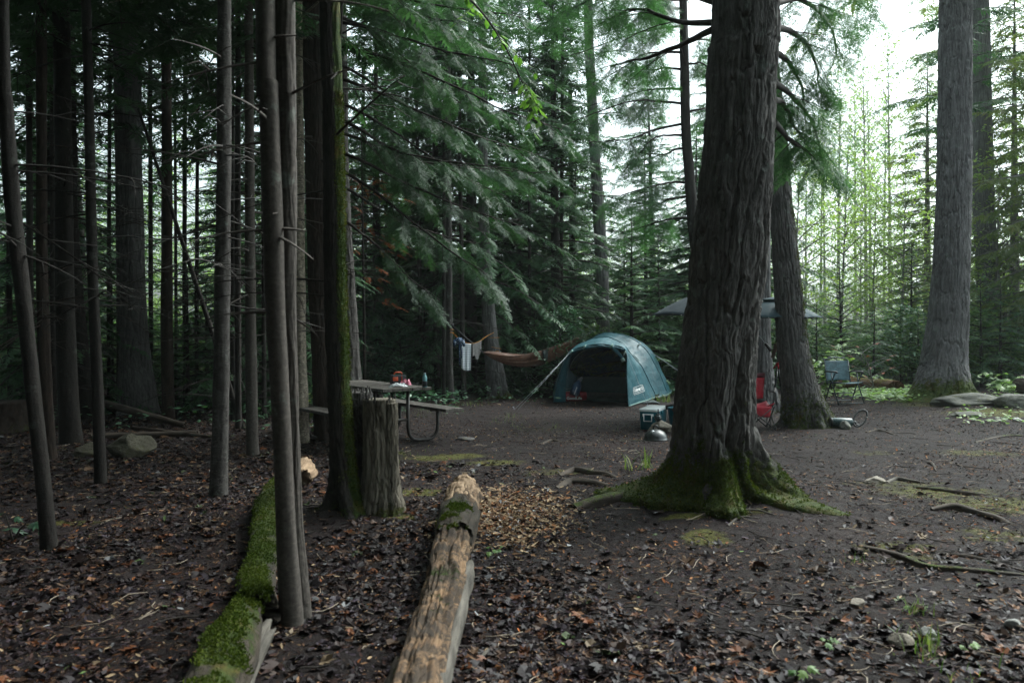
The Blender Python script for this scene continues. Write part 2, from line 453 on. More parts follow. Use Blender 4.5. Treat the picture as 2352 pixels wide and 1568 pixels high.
def log_mesh(name, path, mat, parent=None, nu=40, dz=.03, furrow=.01, ff=14, fz=1.5, lump=.12, moss=0.0, seed=0, jag=(0, 0), moss_from=None, flat=1.0):
    """lying log: path rows (x,y,z,r); moss grows on the upper side"""
    A = np.array(path, float)
    L = float(np.linalg.norm(np.diff(A[:, :3], axis=0), axis=1).sum())
    nv = max(10, int(L / dz)); S = smooth_path(path, nv)
    Tn = np.gradient(S[:, :3], axis=0); Tn /= np.linalg.norm(Tn, axis=1)[:, None]
    up = np.array([0, 0, 1.0]); a = np.cross(Tn, up); a /= np.linalg.norm(a, axis=1)[:, None]; b = np.cross(a, Tn)
    s = np.concatenate([[0], np.cumsum(np.linalg.norm(np.diff(S[:, :3], axis=0), axis=1))])
    th = np.linspace(0, 2 * np.pi, nu, endpoint=False); T, SS = np.meshgrid(th, s)
    r = np.repeat(S[:, 3:4], nu, 1).copy(); c, sn = np.cos(T), np.sin(T); rr = float(S[:, 3].mean())
    r *= 1 + lump * 2 * fbm(np.stack([c.ravel(), sn.ravel(), SS.ravel() * 1.6], -1), seed, 3).reshape(r.shape)
    q = np.stack([c.ravel() * rr * ff, sn.ravel() * rr * ff, SS.ravel() * fz], -1)
    d = sstep(0, .35, np.abs(vnoise(q, seed + 3))) * .7 + sstep(0, .3, np.abs(vnoise(q * 2.1, seed + 4))) * .3
    r += furrow * (d.reshape(r.shape) - .6)
    sh = np.zeros_like(SS)
    for e, jg in ((0, jag[0]), (1, jag[1])):
        if jg:
            w = np.exp(-(SS if e == 0 else s[-1] - SS) / (jg * .8))
            jn = np.abs(vnoise(np.stack([c.ravel() * 2.6, sn.ravel() * 2.6, T.ravel() * 0 + e], -1), seed + 30)).reshape(r.shape)
            sh += w * jg * jn * (2.2 if e == 0 else -2.2)
    P3 = S[:, None, :3] + sh[..., None] * Tn[:, None, :] + (r * c)[..., None] * a[:, None, :] + (r * sn * flat)[..., None] * b[:, None, :]
    V = P3.reshape(-1, 3)
    ml = np.zeros(len(V))
    if moss:
        ml = moss * (sn.ravel() * .75 + .25) + .3 * fbm(V * 3, seed + 8, 2)
        if moss_from is not None: ml *= sstep(moss_from[0], moss_from[1], SS.ravel())
    bc = np.stack([c.ravel() * rr, sn.ravel() * rr, SS.ravel()], -1)
    i, j = np.meshgrid(np.arange(nv - 1), np.arange(nu), indexing='ij')
    faces = [np.stack([i * nu + j, i * nu + (j + 1) % nu, (i + 1) * nu + (j + 1) % nu, (i + 1) * nu + j], -1).reshape(-1, 4)]
    k = np.arange(nu)
    for e in (0, 1):
        ring = V[(0 if e == 0 else (nv - 1) * nu) + k]
        cen = ring.mean(0) + (Tn[0] * rr * .55 if e == 0 else -Tn[-1] * rr * .55)
        mid = cen * .6 + ring * .4 + NP.normal(0, rr * .09, ring.shape)
        b0 = len(V); V = np.concatenate([V, mid, [cen]]); ml = np.concatenate([ml, np.full(nu + 1, .0)])
        bc = np.concatenate([bc, np.stack([ring[:, 0] * .5, ring[:, 2] * .5, np.full(nu, 9.)], -1), [[0, 0, 9.]]])
        o = (0 if e == 0 else (nv - 1) * nu)
        faces.append(np.stack([o + k, o + (k + 1) % nu, b0 + (k + 1) % nu, b0 + k], -1))
        faces.append(np.stack([b0 + k, b0 + (k + 1) % nu, np.full(nu, b0 + nu)], -1))
    o = mesh_np(name, V, faces, mat, parent, fattr={'moss': ml})
    at = o.data.attributes.new('bc', 'FLOAT_VECTOR', 'POINT'); at.data.foreach_set('vector', bc.astype(np.float32).ravel())
    return o

# ------------------------------------------------------------------ foliage
def spray_template(nf=9, W=.42, fw=.07, droop=.12, seed=1, fine=False):
    """one flat conifer spray of unit length: an axis and paired fingers"""
    r = random.Random(seed); V = []; T = []
    def tri(a, b, c): k = len(V); V.extend([a, b, c]); T.append((k, k + 1, k + 2))
    tri((0, -.012, 0), (0, .012, 0), (1, 0, -droop))
    for i in range(nf):
        x = .08 + .88 * i / nf
        for sd in (-1, 1):
            x2 = x + r.uniform(-.03, .03); ln = W * (1 - x * .72) * r.uniform(.75, 1.2); an = math.radians(r.uniform(42, 62))
            dx, dy = math.cos(an), math.sin(an) * sd; z = -droop * x2 ** 2; w = fw * r.uniform(.8, 1.2); dz = r.uniform(-.28, .03)
            if not fine:
                a = (x2, 0, z); t = (x2 + dx * ln, dy * ln, z + dz * ln)
                m1 = (x2 + dx * ln * .45 - dy * w * .5, dy * ln * .45 + dx * w * .5, z + dz * ln * .35 + .01)
                m2 = (x2 + dx * ln * .45 + dy * w * .5, dy * ln * .45 - dx * w * .5, z + dz * ln * .35 - .01)
                tri(a, m1, t); tri(a, t, m2)
            else:
                k = max(3, int(ln / .055))
                for j in range(k):
                    u = (j + .5) / k; bx, by, bz = x2 + dx * ln * u, dy * ln * u, z + dz * ln * u * u
                    for s2 in (-1, 1):
                        a2 = an * sd + s2 * math.radians(r.uniform(35, 60)); l2 = .085 * (1 - .45 * u) * r.uniform(.8, 1.25)
                        ex, ey = bx + math.cos(a2) * l2, by + math.sin(a2) * l2
                        px, py = -math.sin(a2) * .014, math.cos(a2) * .014
                        tri((bx - px, by - py, bz), (bx + px, by + py, bz), (ex, ey, bz + r.uniform(-.03, .005)))
    return np.array(V, float), np.array(T, int)
SPR = spray_template(9, .42, .085, .14, 1)
SPR_L = spray_template(5, .5, .15, .14, 2)       # coarser one for far trees
SPR_F = spray_template(8, .42, .05, .16, 3, True)

def leaf_template(lobed=False):
    if lobed:
        o = [(0, 0), (.12, .3), (.42, .42), (.36, .2), (.72, .28), (.62, .1), (1, 0), (.62, -.1), (.72, -.28), (.36, -.2), (.42, -.42), (.12, -.3)]
    else:
        o = [(0, 0), (.22, .2), (.5, .27), (.8, .14), (1, 0), (.8, -.14), (.5, -.27), (.22, -.2)]
    V = [(.35, 0, .02)] + [(x, y, -abs(y) * .22 - .12 * x * x) for x, y in o]; n = len(o)
    return np.array(V), np.array([(0, 1 + k, 1 + (k + 1) % n) for k in range(n)])
LEAF = leaf_template(); LEAF_M = leaf_template(True)
_q = np.array([(0, 0, 0), (.5, .27, -.04), (1, 0, -.12), (.5, -.27, -.04)]); LEAF_Q = (_q, np.array([(0, 2, 1), (0, 3, 2)]))

def place(tmpl, O, X, Y, Z, S, v=None):
    V0, T0 = tmpl; K = len(O); n = len(V0)
    S = np.asarray(S, float).reshape(K, 1, 1)
    V = O[:, None, :] + S * (V0[None, :, 0:1] * X[:, None, :] + V0[None, :, 1:2] * Y[:, None, :] + V0[None, :, 2:3] * Z[:, None, :])
    Fc = (T0[None] + (np.arange(K) * n)[:, None, None]).reshape(-1, 3)
    at = np.repeat(v if v is not None else NP.random(K), n)
    return V.reshape(-1, 3), Fc, at

class Acc:
    """sprays and limbs of one crown"""
    def __init__(s): s.O = []; s.X = []; s.Z = []; s.S = []; s.v = []; s.limbs = MB()
    def add(s, o, x, z, sc, v): s.O.append(tuple(o)); s.X.append(tuple(x)); s.Z.append(tuple(z)); s.S.append(sc); s.v.append(v)
    def mesh(s, tmpl):
        O = np.array(s.O); X = np.array(s.X); Z = np.array(s.Z)
        X /= np.linalg.norm(X, axis=1)[:, None]; Y = np.cross(Z, X); Y /= np.linalg.norm(Y, axis=1)[:, None]; Z = np.cross(X, Y)
        return place(tmpl, O, X, Y, Z, s.S, np.array(s.v))

def limb(acc, p0, az, L, e0, droop, r, rad=.02, start=.2, dens=11, slen=.42, wob=.25, up=.0, leafy=True, n=7, sub=True, thick=3, hang=.15):
    pts = []; a = az; p = Vector(p0); wx = r.uniform(-wob, wob); n = max(4, n)
    for k in range(n + 1):
        s = k / n
        pts.append(p.copy())
        el = e0 - 2 * droop * s + up * 2 * s * s
        st = L / n; p = p + Vector((math.cos(a), math.sin(a), el)).normalized() * st
        a += wx / n + r.uniform(-wob, wob) * .25
    acc.limbs.tube(pts, [rad * (1 - .85 * k / n) + .002 for k in range(n + 1)], thick, cap=False)
    def at(s):
        f = s * n; i = min(n - 1, int(f)); return pts[i].lerp(pts[i + 1], f - i), (pts[i + 1] - pts[i]).normalized()
    K = int(L * (1 - start) * dens)
    if not leafy:
        for k in range(int(K * .45)):
            s = r.uniform(start, 1); q, t = at(s); side = r.choice((-1, 1))
            lat = t.cross(Vector((0, 0, 1))).normalized() * side; ln = r.uniform(.15, .55) * (1.1 - .6 * s) * min(1.4, L)
            d = (t * r.uniform(.3, 1) + lat * r.uniform(.5, 1) + Vector((0, 0, r.uniform(-.5, .25)))).normalized()
            e = q + d * ln * .5 + Vector((0, 0, r.uniform(-.03, .03))); acc.limbs.tube([q, e, q + d * ln + Vector((0, 0, -.1 * ln))], [.006, .004, .0015], 3, cap=False)
        return pts
    for k in range(K):
        s = start + (1 - start) * (k + r.random()) / K
        q, t = at(min(.999, s)); side = 1 if k % 2 else -1
        lat = t.cross(Vector((0, 0, 1)))
        lat = (lat.normalized() if lat.length > .01 else Vector((1, 0, 0))) * side
        an = math.radians(r.uniform(32, 75)); ln = slen * (.55 + .75 * (1 - s)) * r.uniform(.6, 1.25)
        d = t * math.cos(an) + lat * math.sin(an) + Vector((0, 0, -hang + r.uniform(-.25, .15)))
        zz = Vector((r.uniform(-.35, .35), r.uniform(-.35, .35), 1))
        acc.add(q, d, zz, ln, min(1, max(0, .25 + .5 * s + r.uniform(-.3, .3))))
    q, t = at(.97); acc.add(q, t, (0, 0, 1), slen, .8)
    return pts

def conifer(h, base, rmax, per_m, seed, e0=(.25, -.05), droop=.35, start=.2, dens=11, slen=.42, prof=.8, dead=0, top_r=.12, lean=.0, twigs=0, up=.0, hang=.15):
    """returns (acc, trunk path); crown between base and h; 'dead' metres of bare branches below it"""
    r = random.Random(seed); acc = Acc()
    x1, y1 = r.uniform(-lean, lean), r.uniform(-lean, lean); r0 = .012 * h + .02
    path = [(x1 * t * t, y1 * t * t, h * t, max(.008, r0 * (1 - t) ** .9)) for t in (-.02, .15, .4, .7, 1.0)]
    n = int((h - base) * per_m); az = r.uniform(0, 6)
    for k in range(n):
        u = (k + r.random() * .8) / n; z = base + (h - base) * u
        Lr = rmax * (1 - u) ** prof * (.55 + .45 * min(1, u * 5 + .3)) * r.uniform(.6, 1.12) + .12
        az += 2.399 + r.uniform(-.5, .5); t = z / h
        limb(acc, (x1 * t * t, y1 * t * t, z), az, Lr, e0[0] + (e0[1] - e0[0]) * (1 - u) + r.uniform(-.12, .12), droop * (1.1 - .8 * u), r, .010 + .012 * Lr,
             start if Lr > .8 else .08, dens, slen * (.75 + .4 * min(1, Lr / 1.5)), n=5, up=up, hang=hang)
    if dead:
        for k in range(int(dead * 7)):
            z = base - dead * r.random(); t = z / h; az += 2.4 + r.uniform(-.6, .6)
            limb(acc, (x1 * t * t, y1 * t * t, z), az, r.uniform(.4, 1.5), r.uniform(-.3, .15), .12, r, .010, .1, 10, leafy=False, n=4)
    return acc, path

def broadleaf(h, base, rmax, seed, leaf=.10, nl=26, nb=34, trunk_r=.03, up=.55, tmpl=None, sparse=1.0):
    r = random.Random(seed); acc = Acc()
    x1, y1 = r.uniform(-.5, .5) * h * .08, r.uniform(-.5, .5) * h * .08
    path = [(x1 * t, y1 * t * t, h * t, max(.006, trunk_r * (1.05 - t))) for t in (-.02, .2, .5, .8, 1.0)]
    az = 0
    for k in range(nb):
        u = (k + r.random()) / nb; z = base + (h - base) * u; t = z / h
        az += 2.399 + r.uniform(-.7, .7); L = rmax * (math.sin(math.pi * min(1, .25 + .75 * u)) * .8 + .25) * r.uniform(.5, 1.1)
        pts = limb(acc, (x1 * t, y1 * t * t, z), az, L, up + r.uniform(-.25, .25), .25, r, .006 + .009 * L, .3, 3, n=5, leafy=False)
        for j in range(int(nl * L / rmax * sparse) + 3):
            f = r.uniform(.25, 1.0) * (len(pts) - 1); i = min(len(pts) - 2, int(f)); q = pts[i].lerp(pts[i + 1], f - i)
            q = q + Vector((r.gauss(0, .22), r.gauss(0, .22), r.gauss(0, .12))) * min(1, L)
            for m in range(3):
                d = Vector((r.uniform(-1, 1), r.uniform(-1, 1), r.uniform(-.55, .1)))
                acc.add(q + Vector((r.gauss(0, .06), r.gauss(0, .06), r.gauss(0, .04))), d, (r.uniform(-.4, .4), r.uniform(-.4, .4), 1), leaf * r.uniform(.6, 1.25), r.random())
    return acc, path

HEM = m_leaf('hemlock needles', (0.0207, 0.0621, 0.0345), (0.0667, 0.1437, 0.0713), .45, (1.0, 1.2, .6))
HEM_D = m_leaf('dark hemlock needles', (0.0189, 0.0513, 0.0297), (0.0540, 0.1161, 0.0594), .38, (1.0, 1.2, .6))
FIR = m_leaf('young fir needles', (.045, .105, .060), (.120, .205, .110), .45, (1.0, 1.15, .6), c3=(.15, .24, .11))
CEDAR = m_leaf('cedar scale leaves', (.070, .115, .050), (.170, .220, .095), .55, (1.0, 1.15, .5), c3=(.17, .17, .05))
PALE = m_leaf('haze-paled broad leaves', (.13, .21, .085), (.29, .37, .17), .55, (1.0, 1.2, .5), c3=(.36, .42, .12))  # leaf colour made paler to carry the haze over far trees
MAPLE = m_leaf('fresh maple leaves', (.11, .21, .07), (.26, .38, .14), .45, (1.0, 1.2, .5), c3=(.38, .46, .17), spec=.5)
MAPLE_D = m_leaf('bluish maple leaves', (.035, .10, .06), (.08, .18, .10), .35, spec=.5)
BEECH = m_leaf('bright beech leaves', (.09, .19, .05), (.17, .30, .08), .5, (1.0, 1.2, .5))
MOSS = m_leaf('moss tufts', (.022, .040, .006), (.072, .092, .012), .25, c3=(.11, .075, .012), rough=.8, spec=.1)
BRN = m_leaf('rust brown dead needles', (.10, .030, .012), (.26, .085, .030), .35, (1, 1, 1))
EXPO, HAZE = 1.45, 0.0006
# ------------------------------------------------------------------ camera, light, air
cam = bpy.data.cameras.new('camera'); co = bpy.data.objects.new('camera', cam); C.objects.link(co)
co.location = (0, 0, H); co.rotation_euler = (math.radians(90), 0, 0)
cam.sensor_width = 36; cam.lens = 36 * F / 2352; cam.shift_y = (HY - 784) / 2352
cam.clip_start = .05; cam.clip_end = 2000
cam.dof.use_dof = True; cam.dof.focus_distance = 14; cam.dof.aperture_fstop = 3.2
SC.camera = co
w = bpy.data.worlds.new('World'); SC.world = w; w.use_nodes = True; nt = w.node_tree; nt.nodes.clear()
wo = nt.nodes.new('ShaderNodeOutputWorld'); bg = nt.nodes.new('ShaderNodeBackground'); sky = nt.nodes.new('ShaderNodeTexSky')
sky.sky_type = 'NISHITA'; sky.sun_disc = False; sky.sun_elevation = math.radians(48); sky.sun_rotation = math.radians(52)
sky.air_density = 1.0; sky.dust_density = 6; sky.ozone_density = 1.0
hs = nt.nodes.new('ShaderNodeHueSaturation'); hs.inputs['Saturation'].default_value = .22
nt.links.new(sky.outputs[0], hs.inputs['Color']); nt.links.new(mixc(nt, 1.0, hs.outputs[0], (.86, 1.0, 1.01), 'MULTIPLY'), bg.inputs['Color'])
bg.inputs['Strength'].default_value = .15; nt.links.new(bg.outputs[0], wo.inputs['Surface'])
sun = bpy.data.lights.new('sun', 'SUN'); sun.energy = 1.5; sun.angle = math.radians(25); sun.color = (1, .97, .93)
so = bpy.data.objects.new('sun', sun); C.objects.link(so)
_el, _az = math.radians(48), math.radians(52)       # from the right, a little ahead
_sd = Vector((math.sin(_az) * math.cos(_el), math.cos(_az) * math.cos(_el), math.sin(_el)))
so.rotation_euler = _sd.to_track_quat('Z', 'Y').to_euler(); so.location = (20, 5, 30)
vs = SC.view_settings; vs.view_transform = 'Standard'; vs.look = 'None'; vs.gamma = 1; vs.exposure = EXPO; vs.use_curve_mapping = False
cy = SC.cycles; cy.use_denoising = True
cy.max_bounces = 7; cy.diffuse_bounces = 3; cy.glossy_bounces = 2; cy.transmission_bounces = 3; cy.transparent_max_bounces = 8; cy.volume_bounces = 0
cy.sample_clamp_indirect = 8
try: cy.denoiser = 'OPENIMAGEDENOISE'; cy.denoising_input_passes = 'RGB_ALBEDO_NORMAL'
except Exception: pass

# haze
m, nt, out = newmat('damp air'); vp = N(nt, 'ShaderNodeVolumePrincipled')
vp.inputs['Color'].default_value = (.82, .93, .90, 1); vp.inputs['Density'].default_value = HAZE; vp.inputs['Anisotropy'].default_value = .2
nt.links.new(vp.outputs[0], out.inputs['Volume'])
mb = MB(); mb.box((0, 45, 10.4), (190, 150, 26.8)); hz = mb.build('haze', m, smooth=False)
tag(hz, 'thin pale damp air that fades the far trees', kind='stuff')

# ------------------------------------------------------------------ ground
xs = np.unique(np.concatenate([np.arange(-8, 9, .055), np.arange(-20, 20, .25), np.arange(-90, 90, 2.0), np.linspace(-600, 600, 25)]))
ys = np.unique(np.concatenate([np.arange(1.0, 8, .045), np.arange(8, 20, .09), np.arange(-10, 30, .5), np.arange(-60, 95, 2.5), np.linspace(-600, 1000, 30)]))
gx, gy = np.meshgrid(xs, ys, indexing='ij')
gzv = gz_a(gx, gy)
fine = fbm(np.stack([gx.ravel() * 7, gy.ravel() * 9, gx.ravel() * 0], -1), 40, 3).reshape(gx.shape)
gzv = gzv + .018 * fine * (gy < 20) * (np.abs(gx) < 9)
PATCH = [  # moss on the soil: centre x, y, radii, strength (photograph pixels turned into ground points)
    (1020, 1050, .75, .35, .75), (1130, 1062, .6, .3, .6), (1290, 1085, .8, .35, .5), (900, 1040, .4, .3, .6), (960, 1130, .28, .25, .9), (930, 1185, .2, .15, .8),
    (1620, 1235, .22, .3, .9), (1570, 1185, .3, .12, .8), (1470, 1120, .5, .2, .6), (1720, 1175, .4, .12, .6), (1880, 1165, .3, .15, .5), (2150, 1130, .9, .5, .62), (2290, 1160, .8, .5, .7),
    (2060, 1110, .8, .3, .5), (2300, 1230, .6, .4, .5), (2090, 1280, .5, .25, .5), (2050, 1255, .5, .2, .6), (2250, 1040, .9, .5, .5), (2150, 930, 1.6, .6, .5), (2290, 950, 1.6, .7, .6), (2000, 1040, .5, .3, .4),
    (150, 1200, .5, .2, .7), (140, 1030, .6, .4, .5), (590, 1045, .4, .3, .6), (1450, 1010, .9, .6, .32), (1250, 985, 1.1, .8, .3), (1330, 1060, .8, .3, .3), (2140, 1490, .25, .25, .4), (1880, 925, 1.5, .8, .3)]
mo = np.full(gx.shape, -.22)
for px, py, rx, ry, st in PATCH:
    g = G(px, py)
    mo = np.maximum(mo, -.22 + (st + .40) * np.exp(-(((gx - g.x) / rx) ** 2 + ((gy - g.y) / ry) ** 2) ** 1.2))
mo = np.maximum(mo, np.where(gy > 19, .32, -.25))
gb = MB().grid(np.stack([gx, gy, gzv], -1))
V = np.concatenate(gb.v)
go = mesh_np('ground', V, [np.concatenate(gb.q)[:, ::-1]], m_ground(), None, Vector((0, 0, 0)), True, fattr={'moss': mo.ravel()})
tag(go, 'dark trodden forest soil with needles and moss', kind='structure')

# ------------------------------------------------------------------ litter
def scatter(n, fx, seed):
    r = np.random.default_rng(seed); x, y = fx(r, n)
    return x, y, gz_a(x, y), r
PAL = np.array([(.016, .010, .013), (.028, .016, .019), (.055, .028, .022), (.10, .048, .024), (.19, .105, .055), (.32, .23, .14), (.26, .085, .025), (.32, .32, .33), (.10, .16, .05), (.060, .045, .060), (.34, .15, .06)])
def litter(name, n, fx, size, pw, tmpl, seed, label, lift=.012, tilt=.45, rough=.55, spec=.14, stretch=1.0, bright=.60):
    x, y, z, r = scatter(n, fx, seed); n = len(x)
    a = r.uniform(0, 2 * np.pi, n)
    Zv = np.stack([r.normal(0, tilt, n), r.normal(0, tilt, n), np.ones(n)], -1)
    X = np.stack([np.cos(a), np.sin(a), r.normal(0, .12, n)], -1)
    Zv /= np.linalg.norm(Zv, axis=1)[:, None]; Y = np.cross(Zv, X); Y /= np.linalg.norm(Y, axis=1)[:, None]; X = np.cross(Y, Zv)
    S = r.uniform(size[0], size[1], n) * (1 + (r.random(n) < .04) * .6)
    X = X * stretch
    V, T, _ = place(tmpl, np.stack([x, y, z + lift * (.3 + r.random(n))], -1), X, Y, Zv, S)
    k = r.choice(len(PAL), n, p=np.array(pw) / sum(pw)); col = PAL[k] * r.uniform(.45, 1.15, (n, 1)) * bright
    V[:, 2] += 0
    o = mesh_np(name, V, [T], m_col(name + ' colours', rough, spec), None, Vector((0, 0, 0)), False, cattr=np.repeat(col, len(tmpl[0]), 0))
    return tag(o, label, kind='stuff')
def curl(t, k, seed):
    V, T = t; r = np.random.default_rng(seed); V = V.copy(); V[:, 2] = k * (np.abs(V[:, 1]) * 1.3 + (V[:, 0] - .5) ** 2 * .8) + r.normal(0, .05, len(V)); V[:, 0] -= .5
    return V, T
def fx_leaf(r, n):
    n = int(n * 1.35); y = 1.6 + 7.2 * r.random(n) ** 1.35; x = r.uniform(-1, 1, n) * (.75 * y + .6)
    dens = np.where(x < .35, 1.0, np.clip(1.6 - (y - 3.6) * .75, .07, 1.0))
    dens *= .22 + .78 * sstep(-.22, .22, fbm(np.stack([x * 1.1, y * 1.1, x * 0], -1), 61, 3))
    dens *= np.where(y > 7, .6, 1)
    k = r.random(n) < dens; return x[k], y[k]
def fx_leaf_far(r, n):
    y = r.uniform(7, 15, n); x = -r.uniform(0.5, 9.5, n); k = (x < -1.6 - (y - 7) * .15) & (np.abs(x) < y * .7); return x[k], y[k]
def fx_chip(r, n):
    y = 1.8 + 16 * r.random(n) ** 1.25; x = r.uniform(-1, 1, n) * (.72 * y + .5)
    k = r.random(n) < (.35 + .65 * sstep(-.3, .3, fbm(np.stack([x * .8, y * .8, x * 0], -1), 71, 3))); return x[k], y[k]
def fx_wood(r, n):
    g = G(1180, 1180); x = r.normal(g.x, .22, n); y = r.normal(g.y, .45, n); return x, y
litter('fallen_leaves', 24000, fx_leaf, (.022, .075), (34, 26, 18, 9, 3.5, 1.2, 2.5, .6, .6, 8, 1.0), curl(LEAF, .3, 1), 5, 'wet dark brown leaves strewn over the foreground soil', tilt=.22, lift=.004)
litter('fallen_maple_leaves', 13000, fx_leaf, (.045, .095), (30, 26, 18, 10, 4, 1.2, 6.0, .9, .8, 8, 3), curl(LEAF_M, .35, 2), 6, 'curled lobed maple leaves lying in the foreground litter', tilt=.25, lift=.005)
litter('far_leaf_litter', 16000, fx_leaf_far, (.05, .10), (30, 22, 16, 12, 6, 3, 3, 2, .6, 8, 1), curl(LEAF, .5, 3), 8, 'dark leaf litter under the dense trees on the left', tilt=.22, lift=.004)
litter('bark_chips', 130000, fx_chip, (.014, .048), (20, 20, 18, 16, 12, 6, 2, .8, .2, 12, 1), (np.array([(-.5, -.02, 0), (-.1, -.16, .05), (.5, -.03, .03), (.2, .15, .0), (-.3, .12, .03)]), np.array([(0, 1, 2), (0, 2, 3), (0, 3, 4)])), 9, 'small chips and needles scattered over the clearing', tilt=.4, rough=.85, bright=1.3)
litter('rotten_wood_crumbs', 3600, fx_wood, (.02, .06), (2, 2, 4, 10, 30, 45, 2, 5, 0, 0, 10), (np.array([(-.5, -.16, 0), (.5, -.12, .1), (.5, .16, 0), (-.5, .12, .1)]), np.array([(0, 1, 2), (0, 2, 3)])), 10, 'pale crumbs of rotten wood beside the broken log end', tilt=.3, rough=.8, bright=1.5)
def fx_needle(r, n):
    y = 1.6 + 8 * r.random(n) ** 1.3; x = r.uniform(-1, 1, n) * (.72 * y + .5); k = r.random(n) < (.25 + .75 * sstep(-.2, .25, fbm(np.stack([x * 1.6, y * 1.6, x * 0 + 4], -1), 91, 3))); return x[k], y[k]
litter('fallen_needles', 70000, fx_needle, (.02, .065), (6, 10, 18, 22, 16, 12, 8, 1, 1, 4, 6), (np.array([(-.5, -.03, 0), (.0, -.035, .03), (.5, 0, 0), (.0, .035, .03)]), np.array([(0, 1, 2), (0, 2, 3)])), 12, 'brown needles and fine stalks matted on the foreground soil', tilt=.2, lift=.006, rough=.8, bright=.8)
def sticks(name, n, fx, ln, rad, mat, seed, label):
    x, y, z, r = scatter(n, fx, seed); mb = MB()
    for i in range(len(x)):
        L = r.uniform(*ln); a = r.uniform(0, 6.28); k = r.uniform(-.9, .9); p = []
        for j in range(5):
            u = j / 4 - .5; xx = x[i] + math.cos(a + k * u) * L * u; yy = y[i] + math.sin(a + k * u) * L * u
            p.append((xx, yy, gz(xx, yy) + rad * .6 + .006 + r.uniform(0, .012)))
        mb.tube(p, [rad * .9, rad, rad * .8, rad * .6, rad * .25], 4, cap=False)
    return tag(mb.build(name, mat, origin=Vector((0, 0, 0))), label, kind='stuff')
TW_P = m_plain('pale twig', (.26, .21, .16), .8)
sticks('fallen_twigs', 420, lambda r, n: (lambda y: (r.uniform(-1, 1, n) * (.7 * y + .4), y))(1.9 + 9 * r.random(n) ** 1.2), (.06, .26), .003, TW_P, 21, 'thin pale twigs lying on the soil')
sticks('dark_fallen_twigs', 300, lambda r, n: (lambda y: (r.uniform(-1, 1, n) * (.7 * y + .4), y))(2 + 12 * r.random(n) ** 1.1), (.10, .34), .005, TWIG, 22, 'thin dark twigs lying on the soil')

# ------------------------------------------------------------------ hero trunks
def tp(rows, base, top=9.0, flare=1.0, dlean=0.0):
    """rows: (px, py, width px) from top of frame down; base: pixel where it meets the ground"""
    g = G(*base); d = g.y; out = []
    for px, py, wd in sorted(rows, key=lambda q: -q[1]):
        z = H - (py - HY) / F * d
        out.append([(px - CX) / F * d, d + dlean * z, z, wd / 2 / F * d])
    out = [[g.x, d, g.z - .14, out[0][3] * flare]] + [o for o in out if o[2] > g.z + .05]
    a, b = out[-2], out[-1]; k = (top - b[2]) / max(.3, (b[2] - a[2]))
    if top > b[2] + .3:
        out.append([b[0] + (b[0] - a[0]) * min(k, 2), b[1] + (b[1] - a[1]) * min(k, 2), top, b[3] * .75])
    return out, g

def moss_part(o, n, parent, size=.02, thr=.42, seed=1):
    """tufts standing on the mossy parts of a trunk or log"""
    me = o.data; nv = len(me.vertices); a = np.empty(nv * 3, np.float32); me.vertices.foreach_get('co', a); a = a.reshape(-1, 3).astype(float)
    nr = np.empty(nv * 3, np.float32); me.vertex_normals.foreach_get('vector', nr); nr = nr.reshape(-1, 3).astype(float)
    m = np.empty(nv, np.float32); me.attributes['moss'].data.foreach_get('value', m)
    r = np.random.default_rng(seed); w = m + .5 * fbm(a * 7, seed, 3); c = np.where((w > thr) & (a[:, 2] + WL[o.name].z < 3.4))[0]
    if not len(c): return
    k = r.choice(c, n); O = a[k] + r.normal(0, .008, (n, 3)) + np.array(WL[o.name]); nn_ = nr[k] + r.normal(0, .45, (n, 3)); nn_ /= np.linalg.norm(nn_, axis=1)[:, None]
    h = r.normal(0, 1, (n, 3)); Y = np.cross(nn_, h); Y /= np.linalg.norm(Y, axis=1)[:, None]; Z = np.cross(nn_, Y)
    t = (np.array([(-.25, -.35, 0), (-.25, .35, 0), (.8, .12, .1), (.8, -.12, -.1)]), np.array([(0, 1, 2), (0, 2, 3)]))
    V, T, v = place(t, O, nn_, Y, Z, size * r.uniform(.5, 1.3, n), np.clip(.5 + .5 * fbm(a[k] * 3, 5, 2) + r.normal(0, .2, n), 0, 1))
    return mesh_np('moss', V, [T], MOSS, parent, origin=WL[parent.name], smooth=False, fattr={'v': v})

def crown_part(acc, tmpl, mat, parent, name='crown'):
    V, T, v = acc.mesh(tmpl)
    return mesh_np(name, V, [T], mat, parent, origin=WL[parent.name], smooth=False, fattr={'v': v})

